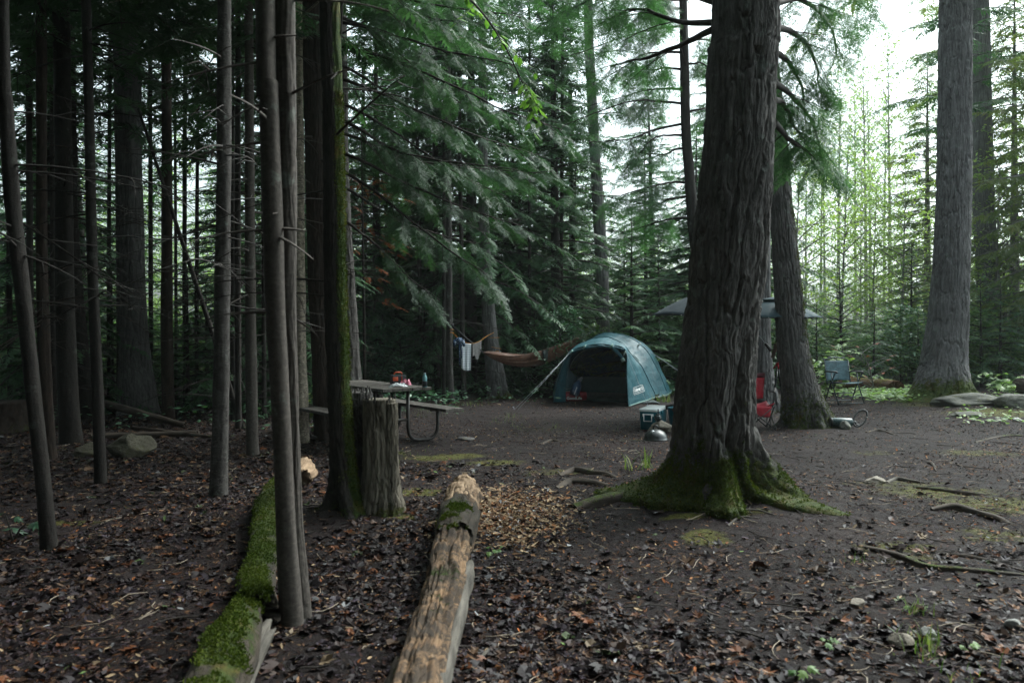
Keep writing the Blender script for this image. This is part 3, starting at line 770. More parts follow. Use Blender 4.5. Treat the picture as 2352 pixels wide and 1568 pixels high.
TRK = {}
def hero(label, rows, base, mat, cat='tree', name='tree', top=9.0, flare=1.0, crown=None, branches=0, bz=(1.2, 6), seed=0, group=None, blen=(.5, 1.6), baz=None, **kw):
    path, g = tp(rows, base, top, flare)
    t = thing(name, (g.x, g.y, g.z), label, cat, group); ex = None
    if branches:
        acc = Acc(); r = random.Random(seed + 50); A = np.array(path)
        for k in range(branches):
            z = r.uniform(*bz) if k % 3 else r.uniform(bz[0], bz[0] + (bz[1] - bz[0]) * .4); x = np.interp(z, A[:, 2], A[:, 0]); y = np.interp(z, A[:, 2], A[:, 1])
            az = r.uniform(0, 6.28) if baz is None else r.uniform(*baz)
            limb(acc, (x, y, z), az, r.uniform(*blen), r.uniform(-.35, .25), .15, r, r.uniform(.005, .011), .1, 9, leafy=False, n=5)
        m_ = acc.limbs; ex = (np.concatenate(m_.v), [np.concatenate(m_.q)])
    if crown:
        base_z, rmax, per_m, mt = crown
        A = np.array(path); r = random.Random(seed + 90); acc = Acc(); zt = path[-1][2] + 2.5; n = int((zt - base_z) * per_m); az = 0
        for k in range(n):
            u = (k + .5) / n; z = base_z + (zt - base_z) * u; az += 2.4 + r.uniform(-.4, .4)
            x = np.interp(z, A[:, 2], A[:, 0]); y = np.interp(z, A[:, 2], A[:, 1])
            limb(acc, (x, y, z), az, rmax * (1 - u * .75) * r.uniform(.7, 1.1), r.uniform(-.05, .25), .3, r, .018, .2, 12, .5, n=5)
        crown_part(acc, SPR, mt, t); m_ = acc.limbs; ev, eq = np.concatenate(m_.v), np.concatenate(m_.q)
        ex = (ev, [eq]) if ex is None else (np.concatenate([ex[0], ev]), [ex[1][0], eq + len(ex[0])])
    tk = trunk_mesh('trunk', path, mat, t, seed=seed, extra=ex, **kw); TRK[t.name] = tk
    return t, path

# 1 the big furrowed trunk on the right of centre
big, bigpath = hero('massive furrowed trunk with mossy flaring roots in front of the tent and chairs',
    [(1715, 0, 144), (1707, 113, 150), (1698, 282, 150), (1686, 443, 157), (1674, 564, 165), (1669, 631, 167), (1660, 700, 164), (1650, 784, 166), (1642, 900, 166), (1640, 1000, 164), (1642, 1060, 158)], (1640, 1128), BARK_BIG,
    name='big_tree', nu=400, dz=.011, furrow=.050, ff=15, fz=.95, lump=.03, top=8.5, seed=3, flare=1.0,
    roots=[(178, .62, 36, .32), (197, .30, 12, .50), (232, .22, 8, .55), (264, .40, 16, .50), (308, .30, 20, .45), (340, .60, 24, .42), (289, -.17, 50, .60), (325, -.15, 60, .42), (213, -.05, 90, .5), (20, .5, 16, .4), (120, .5, 14, .4), (75, .4, 14, .4)], moss=.80, moss_h=.50)
moss_part(TRK[big.name], 34000, big, .014, .52, 3)
# 2 the leaning tree behind it
leaning, lp = hero('leaning furrowed trunk beside the red chair, moss on its foot',
    [(1740, -60, 34), (1768, 150, 38), (1783, 290, 42), (1792, 450, 50), (1806, 620, 58), (1820, 784, 66), (1836, 880, 76), (1846, 930, 88)], (1855, 978), BARK_BIG, name='leaning_tree',
    nu=200, dz=.016, furrow=.034, ff=16, fz=1.0, top=7.5, seed=5, lump=.03, roots=[(175, .22, 20, .3), (235, .16, 14, .4), (290, .22, 16, .35), (345, .36, 14, .4), (60, .3, 10, .4)], moss=.55, moss_h=.7, moss_az=(-20, 65, .42))
moss_part(TRK[leaning.name], 5000, leaning, .015, .50, 4)
# 3 straight trunk right behind the big one
hero('straight grey trunk right behind the massive one, next to the red chair', [(1748, 200, 36), (1747, 500, 40), (1748, 784, 44), (1752, 880, 52)], (1760, 945), BARK_GREY,
    nu=140, dz=.03, furrow=.03, ff=16, fz=2.4, top=9, seed=6, roots=[(350, .3, 14, .3), (250, .2, 14, .3)], moss=.6, moss_h=.25)
# 4 tall grey trunk at right
hero('tall straight grey trunk on the right with a mossy orange-green foot between rocks',
    [(2195, 0, 66), (2193, 250, 69), (2189, 500, 73), (2180, 700, 82), (2172, 784, 90), (2166, 840, 98), (2161, 880, 112)], (2154, 916), BARK_GREY, name='tall_tree',
    nu=260, dz=.022, furrow=.045, ff=13, fz=2.0, top=11.5, seed=8, lump=.02, roots=[(185, .62, 20, .36), (225, .26, 16, .5), (270, .3, 14, .45), (310, .26, 18, .5), (352, .62, 18, .38), (60, .4, 10, .5)], moss=.9, moss_h=.62,
    crown=(8.5, 3.6, 3.5, CEDAR))
hero('second pale grey trunk, thinner and farther off, at the right edge', [(2247, 0, 42), (2250, 150, 44), (2258, 450, 46), (2266, 600, 46), (2272, 700, 50)], (2280, 868), BARK_GREY,
    nu=140, dz=.05, furrow=.045, ff=14, fz=1.8, top=15, seed=9, moss=.4, moss_h=.3, crown=(9, 3.4, 3, CEDAR))
hero('slim trunk half hidden right behind the tall grey one', [(2214, 300, 20), (2214, 600, 20), (2216, 784, 22)], (2218, 880), BARK_FAR, nu=32, dz=.2, top=12, seed=10, crown=(7, 2.6, 4, HEM))
# 5 trunks of the clothes line and hammock
hero('flared grey trunk holding the orange clothes line', [(1108, 150, 18), (1110, 400, 22), (1114, 560, 24), (1121, 700, 29), (1130, 800, 34), (1137, 860, 42)], (1143, 914), BARK_GREY, name='clothesline_tree',
    nu=120, dz=.03, furrow=.016, ff=26, fz=1.8, top=11, seed=12, roots=[(340, .25, 10, .35), (240, .15, 10, .3)], moss=.55, moss_h=.3, crown=(5.5, 2.4, 3.6, HEM))
hero('bare grey trunk rising straight behind the tent', [(1352, 60, 20), (1358, 200, 22), (1366, 350, 24), (1376, 500, 26), (1382, 620, 28), (1386, 760, 30)], (1390, 885), BARK_GREY, name='tent_tree',
    nu=120, dz=.04, furrow=.02, ff=24, fz=2, top=14, seed=13, branches=10, bz=(2, 5), crown=(5.8, 2.4, 3.2, HEM))
hero('speckled trunk holding the black hammock strap', [(1030, 300, 12), (1031, 500, 13), (1032, 784, 15), (1033, 880, 18)], (1036, 925), BARK_PALE, name='hammock_tree',
    nu=60, dz=.05, top=9, seed=14, moss=.5, moss_h=.3, branches=16, bz=(.8, 6), crown=(5, 1.8, 6, HEM_D), lump=.06)
for i, (rows, base, lab) in enumerate([
    ([(1000, 200, 12), (1000, 500, 13), (1004, 800, 15)], (1006, 905), 'second dark pole left of the towels, straight'),
    ([(958, 300, 8), (962, 550, 9), (968, 800, 10)], (980, 905), 'thin dark pole leaning behind the picnic table'),
    ([(1056, 300, 8), (1060, 600, 10), (1063, 800, 12)], (1067, 916), 'thin dark pole right behind the white towel'),
    ([(1020, 100, 7), (1020, 500, 8), (1020, 800, 9)], (1019, 918), 'slender pale pole touching the hammock trunk'),
    ([(835, 300, 9), (838, 600, 11), (841, 800, 12)], (842, 880), 'thin dark pole behind the left end of the table'),
    ([(1216, 400, 6), (1216, 700, 7)], (1217, 900), 'thin pole seen above the middle of the hammock'),
    ([(1178, 400, 6), (1180, 700, 8)], (1182, 893), 'thin pole between clothes line and hammock middle'),
    ([(1270, 300, 10), (1271, 600, 11)], (1274, 890), 'dark pole behind the right half of the hammock'),
    ([(1291, 300, 8), (1289, 600, 9)], (1289, 886), 'dark pole just left of the tent'),
    ([(1310, 200, 10), (1313, 500, 12)], (1314, 880), 'dark pole behind the tent front corner')]):
    hero(lab, rows, base, BARK_FAR, nu=20, dz=.15, top=8 + i % 3, seed=30 + i, moss=.3, moss_h=.2, branches=14, bz=(.5, 6), crown=(4.2 + i % 3, 1.5, 6, HEM_D), lump=.06, name='pole_tree')
# ------------------------------------------------------------------ trunks of the dark wood on the left
DK = dict(group=None)
hero('near slim trunk, left one of the close pair, leaning from its foot', [(609, 0, 44), (617, 200, 44), (625, 450, 45), (632, 700, 45), (640, 850, 44), (648, 1000, 43), (657, 1200, 44), (664, 1330, 48)], (672, 1432), BARK_SMOOTH, name='fir_tree',
    nu=72, dz=.02, top=8, seed=41, lump=.035, moss=.5, moss_h=.10, branches=10, bz=(1.5, 4.5), blen=(.08, .5), crown=(5.6, 1.8, 7, HEM_D))
hero('near slim trunk, right one of the close pair, ridged and paler', [(655, 0, 46), (658, 200, 44), (661, 450, 40), (664, 700, 33), (669, 850, 31), (674, 1000, 29), (681, 1200, 30), (688, 1330, 38)], (694, 1422), BARK_SMOOTH, name='fir_tree',
    nu=72, dz=.02, top=8, seed=42, lump=.05, furrow=.006, ff=26, moss=.85, moss_h=.12, branches=10, bz=(1.5, 4.5), blen=(.08, .6), crown=(5.6, 1.8, 7, HEM_D))
mossy, _mp = hero('dark trunk with bright moss down its right side, left of the broken stump', [(757, 0, 46), (762, 200, 45), (766, 400, 46), (769, 600, 48), (773, 784, 50), (780, 950, 48), (790, 1080, 52)], (800, 1172), BARK_MOSS, name='mossy_tree',
    nu=110, dz=.02, top=7, seed=43, lump=.04, furrow=.012, ff=24, moss=.35, moss_h=.3, moss_az=(-15, 78, .8), roots=[(200, .2, 12, .3), (280, .2, 12, .3), (340, .15, 12, .3)], branches=8, bz=(1.6, 4.4), blen=(.6, 1.8))
moss_part(TRK[mossy.name], 9000, mossy, .012, .46, 8)
bigdark, _bd = hero('wide dark shredding trunk just left of the mossy one', [(716, 0, 44), (720, 200, 44), (726, 450, 46), (731, 650, 44), (736, 800, 42), (742, 930, 46)], (748, 1010), BARK_RED, name='dark_tree',
    nu=110, dz=.03, furrow=.022, ff=20, fz=1.3, top=9, seed=44, moss=.3, moss_h=.3, branches=10, bz=(1.2, 5))
hero('grey brown stringy trunk standing between mossy trunk and picnic table', [(772, 0, 44), (776, 300, 46), (782, 500, 48), (790, 700, 56), (795, 820, 62), (798, 900, 68)], (800, 985), BARK_PALE, name='cedar_tree',
    nu=110, dz=.03, furrow=.02, ff=22, fz=1.1, top=9, seed=45, moss=.4, moss_h=.5, crown=(5.5, 3.8, 9, HEM_D))
hero('trunk with peeling cream bark right behind the close pair', [(684, 150, 24), (686, 400, 26), (688, 700, 27), (691, 850, 28)], (696, 1015), BARK_CREAM, name='birch_tree',
    nu=60, dz=.04, top=8, seed=46, moss=.5, moss_h=.4, lump=.08, crown=(5.2, 3.2, 9, HEM_D))
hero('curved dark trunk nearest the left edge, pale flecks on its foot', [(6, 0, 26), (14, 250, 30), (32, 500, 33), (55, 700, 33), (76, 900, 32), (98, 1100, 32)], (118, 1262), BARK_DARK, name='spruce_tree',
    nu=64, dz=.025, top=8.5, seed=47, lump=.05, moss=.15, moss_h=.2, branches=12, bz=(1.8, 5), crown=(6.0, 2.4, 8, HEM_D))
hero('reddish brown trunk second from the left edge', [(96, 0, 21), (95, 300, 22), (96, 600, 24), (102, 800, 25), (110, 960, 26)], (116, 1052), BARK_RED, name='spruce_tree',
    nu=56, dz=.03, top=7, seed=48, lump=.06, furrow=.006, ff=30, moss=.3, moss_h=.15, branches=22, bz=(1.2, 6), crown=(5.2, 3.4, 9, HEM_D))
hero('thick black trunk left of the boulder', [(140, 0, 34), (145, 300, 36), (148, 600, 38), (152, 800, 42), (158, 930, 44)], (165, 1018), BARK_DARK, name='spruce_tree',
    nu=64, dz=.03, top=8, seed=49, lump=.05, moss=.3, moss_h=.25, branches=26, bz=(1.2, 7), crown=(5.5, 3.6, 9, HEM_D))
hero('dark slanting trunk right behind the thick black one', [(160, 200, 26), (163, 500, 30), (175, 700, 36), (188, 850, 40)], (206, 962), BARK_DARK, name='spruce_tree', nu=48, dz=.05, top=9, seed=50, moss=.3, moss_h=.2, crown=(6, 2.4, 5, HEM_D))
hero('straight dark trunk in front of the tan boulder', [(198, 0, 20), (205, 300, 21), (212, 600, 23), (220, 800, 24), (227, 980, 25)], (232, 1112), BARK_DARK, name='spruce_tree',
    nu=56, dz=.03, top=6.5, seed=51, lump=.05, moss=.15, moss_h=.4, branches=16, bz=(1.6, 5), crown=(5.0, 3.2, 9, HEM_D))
hero('broad furrowed trunk far back on the left with wide foot', [(292, 0, 54), (294, 250, 55), (298, 500, 57), (303, 700, 60), (308, 820, 66), (314, 890, 78)], (320, 950), BARK_GREY, name='hemlock_tree',
    nu=150, dz=.04, furrow=.03, ff=15, fz=1.8, top=12, seed=52, moss=.2, moss_h=.3, branches=18, bz=(2, 8), crown=(8, 3.4, 4, HEM_D))
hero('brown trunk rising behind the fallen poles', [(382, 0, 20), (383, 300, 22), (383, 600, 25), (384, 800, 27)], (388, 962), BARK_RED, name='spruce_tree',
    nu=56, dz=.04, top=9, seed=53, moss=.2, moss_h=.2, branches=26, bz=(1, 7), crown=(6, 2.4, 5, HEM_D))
hero('grey trunk with light flecked right side in the left wood', [(515, 0, 30), (515, 250, 32), (513, 500, 33), (510, 784, 35), (507, 950, 36), (504, 1060, 38)], (501, 1138), BARK_PALE, name='spruce_tree',
    nu=80, dz=.02, top=6.5, seed=54, lump=.05, moss=.1, moss_h=.1, branches=26, bz=(1.4, 6), crown=(5.2, 3.4, 9, HEM_D))
hero('speckled trunk midway between grey flecked trunk and the close pair', [(571, 0, 19), (573, 300, 21), (575, 600, 23), (577, 850, 26)], (581, 1045), BARK_SMOOTH, name='spruce_tree',
    nu=56, dz=.03, top=8, seed=55, lump=.05, moss=.45, moss_h=.12, branches=26, bz=(1.2, 7), crown=(5.6, 3.4, 9, HEM_D))
for i, (rows, base, lab) in enumerate([
    ([(547, 200, 12), (546, 600, 14)], (548, 985), 'thin dark trunk just left of the speckled one'),
    ([(534, 250, 10), (535, 600, 13)], (537, 965), 'thinner trunk touching the grey flecked one'),
    ([(425, 200, 9), (424, 600, 10)], (426, 925), 'thin pole between brown and grey flecked trunks'),
    ([(454, 250, 7), (452, 600, 9)], (452, 930), 'slender pole left of the grey flecked trunk'),
    ([(402, 300, 6), (404, 650, 7)], (404, 920), 'slender pole hugging the brown trunk'),
    ([(345, 250, 9), (346, 600, 10)], (347, 930), 'thin pole right of the broad furrowed trunk'),
    ([(252, 250, 8), (250, 600, 9)], (250, 935), 'slender pole left of the broad furrowed trunk'),
    ([(66, 100, 12), (68, 500, 14), (70, 800, 16)], (74, 985), 'dim trunk behind the two leftmost ones'),
    ([(20, 300, 10), (22, 700, 12)], (24, 960), 'thin dim trunk at the far left edge'),
    ([(120, 300, 10), (122, 700, 12)], (124, 975), 'thin dim trunk between reddish and black trunks'),
    ([(604, 200, 9), (606, 700, 10)], (607, 960), 'thin pole peeping out left of the close pair'),
    ([(705, 300, 9), (707, 700, 10)], (709, 930), 'thin pole between close pair and wide dark trunk'),
    ([(900, 350, 9), (898, 700, 10)], (899, 880), 'thin pole behind the speaker on the table'),
    ([(934, 300, 7), (930, 700, 8)], (929, 884), 'slender pole behind the water bottle')]):
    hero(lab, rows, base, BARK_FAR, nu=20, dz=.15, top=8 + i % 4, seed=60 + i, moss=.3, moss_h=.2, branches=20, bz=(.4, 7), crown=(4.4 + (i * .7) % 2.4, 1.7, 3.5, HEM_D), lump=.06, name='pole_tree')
# leaning dead pole
a, b = P(318, 250, 12.0), G(560, 985)
mb = MB(); mb.tube([b - Vector((0, 0, .1)), P(500, 800, 12.2), P(420, 560, 12.1), a], [.05, .04, .032, .02], 8)
tag(mb.build('dead_pole', BARK_FAR), 'dead leaning pole crossing the left wood diagonally', 'dead tree')

# hemlock whose branches sweep over the middle: trunk behind the mossy one, long limbs to the right
def limb_px(acc, pts, rad, r, dens=16, slen=.34, start=.3, leafy=True, thick=5, hang=.25, spread=1.0):
    """a limb through given 3D points, with sprays on its outer part"""
    A = smooth_path([(p.x, p.y, p.z, 0) for p in pts], 14)[:, :3]
    A = A + NP.normal(0, .012, A.shape) * np.linspace(0, 1, 14)[:, None]
    L = float(np.linalg.norm(np.diff(A, axis=0), axis=1).sum()); q = [Vector(a) for a in A]
    acc.limbs.tube(q, [rad * (1 - .88 * k / 13) + .003 for k in range(14)], thick, cap=False)
    def at(s):
        f = s * 13; i = min(12, int(f)); return q[i].lerp(q[i + 1], f - i), (q[i + 1] - q[i]).normalized()
    # side branches carrying the sprays
    nb = int(L * 5)
    for k in range(nb):
        s = start * .6 + (1 - start * .6) * (k + r.random()) / nb; p, t = at(min(.99, s)); side = 1 if k % 2 else -1
        lat = t.cross(Vector((0, 0, 1))).normalized() * side
        d = (t * r.uniform(.5, 1.1) + lat * r.uniform(.4, 1) + Vector((0, 0, r.uniform(-.45, .05)))).normalized()
        ln = r.uniform(.35, 1.0) * spread * (1.15 - .6 * s); pt = [p]
        for m in range(4):
            d = (d + Vector((r.uniform(-.12, .12), r.uniform(-.12, .12), -.10))).normalized(); pt.append(pt[-1] + d * ln / 4)
        acc.limbs.tube(pt, [.007, .006, .004, .003, .002], 3, cap=False)
        if not leafy or s < start: continue
        K = int(ln * dens)
        for m in range(K):
            f = (m + r.random()) / K * 3.99; i = int(f); o = pt[i].lerp(pt[i + 1], f - i); l2 = d.cross(Vector((0, 0, 1)))
            l2 = (l2.normalized() if l2.length > .01 else Vector((1, 0, 0))) * (1 if m % 2 else -1)
            x = d * r.uniform(.5, 1) + l2 * r.uniform(.3, 1) + Vector((0, 0, -hang + r.uniform(-.25, .2)))
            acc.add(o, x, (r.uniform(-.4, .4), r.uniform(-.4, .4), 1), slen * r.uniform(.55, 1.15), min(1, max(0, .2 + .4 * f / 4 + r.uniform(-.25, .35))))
        acc.add(pt[-1], d, (0, 0, 1), slen * .8, .7)
rb = random.Random(77); acc = Acc()
d0 = WL[bigdark.name].y
for (y0, mid, end, dd, st) in [(95, (960, 160), (1290, 300), 10.5, .3), (165, (960, 255), (1250, 360), 11.5, .3), (215, (900, 300), (1160, 455), 11.0, .35), (250, (905, 345), (1190, 390), 10.5, .3),
        (290, (930, 365), (1265, 395), 11.6, .3), (330, (930, 420), (1200, 520), 10.6, .35), (360, (900, 470), (1130, 640), 10.2, .4), (45, (930, 90), (1180, 150), 9.6, .25), (0, (930, 30), (1150, 60), 10.4, .2),
        (400, (900, 500), (1100, 560), 12, .4), (130, (870, 200), (1040, 300), 12.5, .3), (20, (880, 90), (1060, 240), 11.6, .25), (470, (860, 560), (1010, 690), 11.4, .45), (-60, (900, -10), (1200, 40), 9.4, .2), (-110, (860, -80), (1080, -20), 9, .1)]:
    limb_px(acc, [P(724, y0, d0), P((724 + mid[0]) / 2, (y0 + mid[1]) / 2 - 8, d0 * .6 + dd * .4), P(mid[0], mid[1], (d0 + dd) / 2 + .3), P((mid[0] + end[0]) / 2, (mid[1] + end[1]) / 2 + 6, dd), P(end[0], end[1], dd)], .026, rb, 26, .25, st, hang=.15)
V, T, v = acc.mesh(SPR_F); mesh_np('crown', V, [T], HEM_D, bigdark, origin=WL[bigdark.name], smooth=False, fattr={'v': v}); acc.limbs.build('limbs', TWIG, bigdark)

# hemlock right of centre with layered limbs
lab = 'dark hemlock with long bare-based limbs reaching left, just left of the massive trunk'
hem, hp = hero(lab, [(1568, -40, 18), (1572, 150, 20), (1576, 300, 22), (1583, 400, 24), (1592, 500, 26), (1602, 620, 28)], (1622, 940), BARK_FAR, name='hemlock_tree', nu=48, dz=.06, top=8.5, seed=15, lump=.06)
d1 = WL[hem.name].y; acc = Acc(); rb = random.Random(5)
for (y0, mid, end, dd, st) in [(238, (1440, 235), (1290, 290), d1 - .8, .3), (283, (1440, 320), (1350, 325), d1 - 1.2, .35), (310, (1500, 320), (1440, 385), d1 - .6, .5), (420, (1510, 425), (1400, 455), d1 - .6, .35), (450, (1490, 470), (1340, 440), d1 + .8, .35), (205, (1480, 210), (1330, 250), d1 + 1.0, .3),
        (60, (1450, 80), (1300, 130), d1 - 1, .15), (20, (1470, 30), (1330, 60), d1 + .5, .1), (120, (1470, 130), (1360, 200), d1 + .2, .15), (-40, (1480, -30), (1340, 20), d1 - .6, .1), (160, (1490, 160), (1400, 150), d1 - .5, .2), (500, (1510, 510), (1420, 540), d1 + 1, .3),
        (90, (1640, 100), (1720, 160), d1 + .8, .2), (260, (1640, 250), (1700, 260), d1 + .8, .3), (150, (1620, 150), (1690, 210), d1 + .3, .2), (0, (1500, 10), (1410, 90), d1 - 1.4, .15), (340, (1520, 355), (1450, 350), d1 + .7, .3)]:
    x0 = 1570 + max(0, y0 - 250) * .09
    limb_px(acc, [P(x0, y0, d1), P((x0 + mid[0]) / 2, (y0 + mid[1]) / 2 - 4, d1), P(mid[0], mid[1], (d1 + dd) / 2), P(end[0], end[1], dd)], .026, rb, 19, .34, st, hang=.5)
V, T, v = acc.mesh(SPR_F); mesh_np('crown', V, [T], HEM, hem, origin=WL[hem.name], smooth=False, fattr={'v': v}); acc.limbs.build('limbs', TWIG, hem)

# limbs of the massive tree: hanging curtains left (above) and right
acc = Acc(); rb = random.Random(15)
for pts, st in [([(1650, 52, 7.0), (1560, 52, 7.4), (1470, 20, 7.9), (1400, 40, 8.4)], .45), ([(1650, 62, 7.0), (1570, 100, 7.4), (1480, 135, 8.0), (1400, 150, 8.6)], .45), ([(1655, 10, 7), (1540, -20, 7.6), (1380, -10, 8.4), (1270, 50, 9)], .3), ([(1640, -90, 7), (1500, -110, 7.6), (1350, -80, 8.6), (1230, -20, 9.4)], .3),
        ([(1775, 60, 7.0), (1830, 80, 7.6), (1870, 130, 8.2), (1880, 200, 8.6)], .2), ([(1775, 10, 7), (1840, 0, 7.6), (1900, 50, 8.4), (1925, 130, 8.8)], .2), ([(1778, 190, 7.2), (1820, 220, 8), (1870, 290, 8.8), (1890, 380, 9.2)], .2), ([(1778, 280, 7.2), (1812, 320, 8), (1850, 350, 8.8), (1885, 400, 9.2)], .3),
        ([(1778, 120, 7.2), (1810, 140, 8), (1840, 200, 8.6), (1855, 300, 9)], .2), ([(1775, -60, 7), (1850, -80, 7.8), (1930, -40, 8.6), (1990, 20, 9.2)], .2), ([(1778, 230, 7.2), (1800, 240, 7.8), (1830, 300, 8.4), (1850, 330, 8.8)], .1)]:
    limb_px(acc, [P(*p) for p in pts], .03, rb, 20, .30, st, hang=.65, thick=6, spread=.8)
V, T, v = acc.mesh(SPR_F); mesh_np('crown', V, [T], HEM, big, origin=WL[big.name], smooth=False, fattr={'v': v}); acc.limbs.build('limbs', BARK_FAR, big)

# rust brown dead foliage behind the mossy trunk
t = thing('dead_spruce', G(838, 935), 'small dead spruce with rust brown needles right of the mossy trunk', 'dead tree')
acc = Acc(); rb = random.Random(9); bx = WL[t.name]
acc.limbs.tube([bx, P(836, 700, bx.y), P(832, 430, bx.y), P(830, 300, bx.y)], [.035, .03, .02, .01], 6)
for k in range(46):
    py = rb.uniform(380, 740); ln = rb.uniform(.3, 1.0)
    limb(acc, P(832 + (py - 430) * .01, py, bx.y), rb.uniform(0, 6.28), ln, rb.uniform(-.2, .2), .3, rb, .008, .35, 6 if py < 620 else 2.5, .26, n=4)
V, T, v = acc.mesh(SPR); mesh_np('dead_needles', V, [T], BRN, t, origin=bx, smooth=False, fattr={'v': v}); acc.limbs.build('trunk', TWIG, t)

# beech spray with bright leaves hanging in from above
def leafy_branch(name, root, pts, n, size, mat, label, cat, tm=LEAF, rad=.010, spread=.18, seed=1, droopy=True, group=None, flat=.25, subs=14):
    t = thing(name, root, label, cat, group); r = random.Random(seed); acc = Acc()
    A = smooth_path([(p[0], p[1], p[2], 0) for p in pts], 24)[:, :3]; q = [Vector(a) for a in A]
    acc.limbs.tube([Vector(root)] + q, [rad * 2] + [rad * (1 - .8 * k / 23) + .001 for k in range(24)], 5, cap=False)
    for k in range(subs):
        f = r.uniform(.25, .98) * 22; i = int(f); p = q[i]; d = (q[i + 1] - q[i]).normalized(); lat = d.cross(Vector((0, 0, 1))); lat = (lat.normalized() if lat.length > .01 else Vector((1, 0, 0))) * (1 if k % 2 else -1)
        e = (d * r.uniform(.5, 1) + lat * r.uniform(.3, 1) + Vector((0, 0, r.uniform(-.3, .2)))).normalized(); ln = spread * r.uniform(1, 3)
        acc.limbs.tube([p, p + e * ln * .5 + Vector((0, 0, .01)), p + e * ln + Vector((0, 0, -.03))], [.004, .003, .0015], 3, cap=False)
        m = max(2, int(n / subs))
        for j in range(m):
            u = (j + .6) / m; o = p + e * ln * u; s2 = 1 if j % 2 else -1; l2 = e.cross(Vector((0, 0, 1))).normalized() * s2
            acc.add(o, e * .5 + l2 * .8 + Vector((0, 0, r.uniform(-.5, -.05))), (r.uniform(-flat, flat), r.uniform(-flat, flat), 1), size * r.uniform(.7, 1.15), r.random())
    V, T, v = acc.mesh(tm); mesh_np('leaves', V, [T], mat, t, origin=WL[t.name], smooth=False, fattr={'v': v}); acc.limbs.build('twigs', TWIG, t)
    return t
g = G(770, 1030)
t = leafy_branch('beech_tree', (g.x, g.y, g.z), [P(775, 400, 7.8), P(800, -60, 7.6), P(960, -90, 7.4), P(1080, 0, 7.2), P(1150, 90, 7.0), P(1200, 190, 7.0), P(1235, 260, 7.0)], 170, .10, BEECH, 'young beech with a long branch of bright leaves over the middle', 'tree', rad=.016, spread=.22, seed=4, subs=26)
# ------------------------------------------------------------------ the forest behind
PROTO = {}
def proto(key, gen, fmat, tmat, tmpl, tr_nu=10, tname='tree'):
    acc, path = gen
    V, T, v = acc.mesh(tmpl)
    f = mesh_np('crown', V, [T], fmat, None, Vector((0, 0, 0)), False, fattr={'v': v})
    mb = MB(); mb.tube([p[:3] for p in path], [p[3] for p in path], tr_nu)
    for a in acc.limbs.v: pass
    b = mb.n
    for vv in acc.limbs.v: pass
    # trunk and limbs form one bark mesh
    off = mb.n; mb.v.append(np.concatenate(acc.limbs.v)); mb.n += acc.limbs.n
    mb.q += [q + off for q in acc.limbs.q]; mb.t += [q + off for q in acc.limbs.t]
    tr = mb.build('trunk', tmat, None, True, Vector((0, 0, 0)))
    PROTO[key] = (f.data, tr.data, tname)
    for o in (f, tr): bpy.data.objects.remove(o)
proto('hem_a', conifer(13, 1.6, 2.7, 12, 101, dens=13, droop=.4, dead=1.5, lean=.5), HEM, BARK_FAR, SPR, tname='hemlock_tree')
proto('hem_b', conifer(11, .6, 2.3, 13, 102, dens=13, droop=.35, dead=.6, lean=.4), HEM_D, BARK_FAR, SPR, tname='hemlock_tree')
proto('hem_c', conifer(7.5, .2, 2.1, 15, 121, dens=14, droop=.4, e0=(.2, -.15)), HEM, BARK_FAR, SPR, tname='hemlock_tree')
proto('pole_a', conifer(14, 5.0, 1.9, 12, 103, dens=13, droop=.35, dead=3.5, lean=.6), HEM_D, BARK_FAR, SPR, tname='spruce_tree')
proto('pole_b', conifer(12, 3.4, 1.7, 12, 104, dens=13, droop=.3, dead=2.6, lean=.6, slen=.38), HEM_D, BARK_FAR, SPR, tname='spruce_tree')
proto('fir_a', conifer(4.6, .5, 1.35, 13, 105, e0=(.55, .0), droop=.18, slen=.36, prof=.9, top_r=.06), FIR, BARK_FAR, SPR, tname='young_fir')
proto('fir_b', conifer(3.2, .2, 1.1, 15, 106, e0=(.6, .05), droop=.2, slen=.33, prof=.9), FIR, BARK_FAR, SPR, tname='young_fir')
proto('fir_c', conifer(6.5, .6, 1.6, 15, 107, dens=13, e0=(.5, -.05), droop=.25, slen=.36, prof=.85), FIR, BARK_FAR, SPR, tname='young_fir')
proto('sap_h', conifer(3.0, .25, 1.2, 15, 108, e0=(.3, 0), droop=.35, slen=.34), HEM, BARK_FAR, SPR, tname='hemlock_sapling')
proto('cedar', conifer(14, 2.0, 3.0, 11, 109, dens=13, e0=(.2, -.1), droop=.45, slen=.5, hang=.45, up=.3), CEDAR, BARK_HAZE, SPR, tname='cedar_tree')
proto('pale_a', broadleaf(8.5, 1.2, 2.4, 110, .15, 26, 44, .06), PALE, BARK_HAZE, LEAF_Q, tname='maple_tree')
proto('pale_b', broadleaf(6, .8, 2.0, 111, .13, 28, 40, .045), PALE, BARK_HAZE, LEAF_Q, tname='maple_tree')
proto('birch', broadleaf(15, 6, 2.2, 112, .15, 15, 54, .11, up=1.3, sparse=1.0), PALE, BARK_HAZE, LEAF_Q, tname='poplar_tree')
proto('bush', broadleaf(2.4, .2, 1.3, 113, .11, 28, 34, .02, up=.5), MAPLE_D, BARK_FAR, LEAF_Q, tname='maple_sapling')

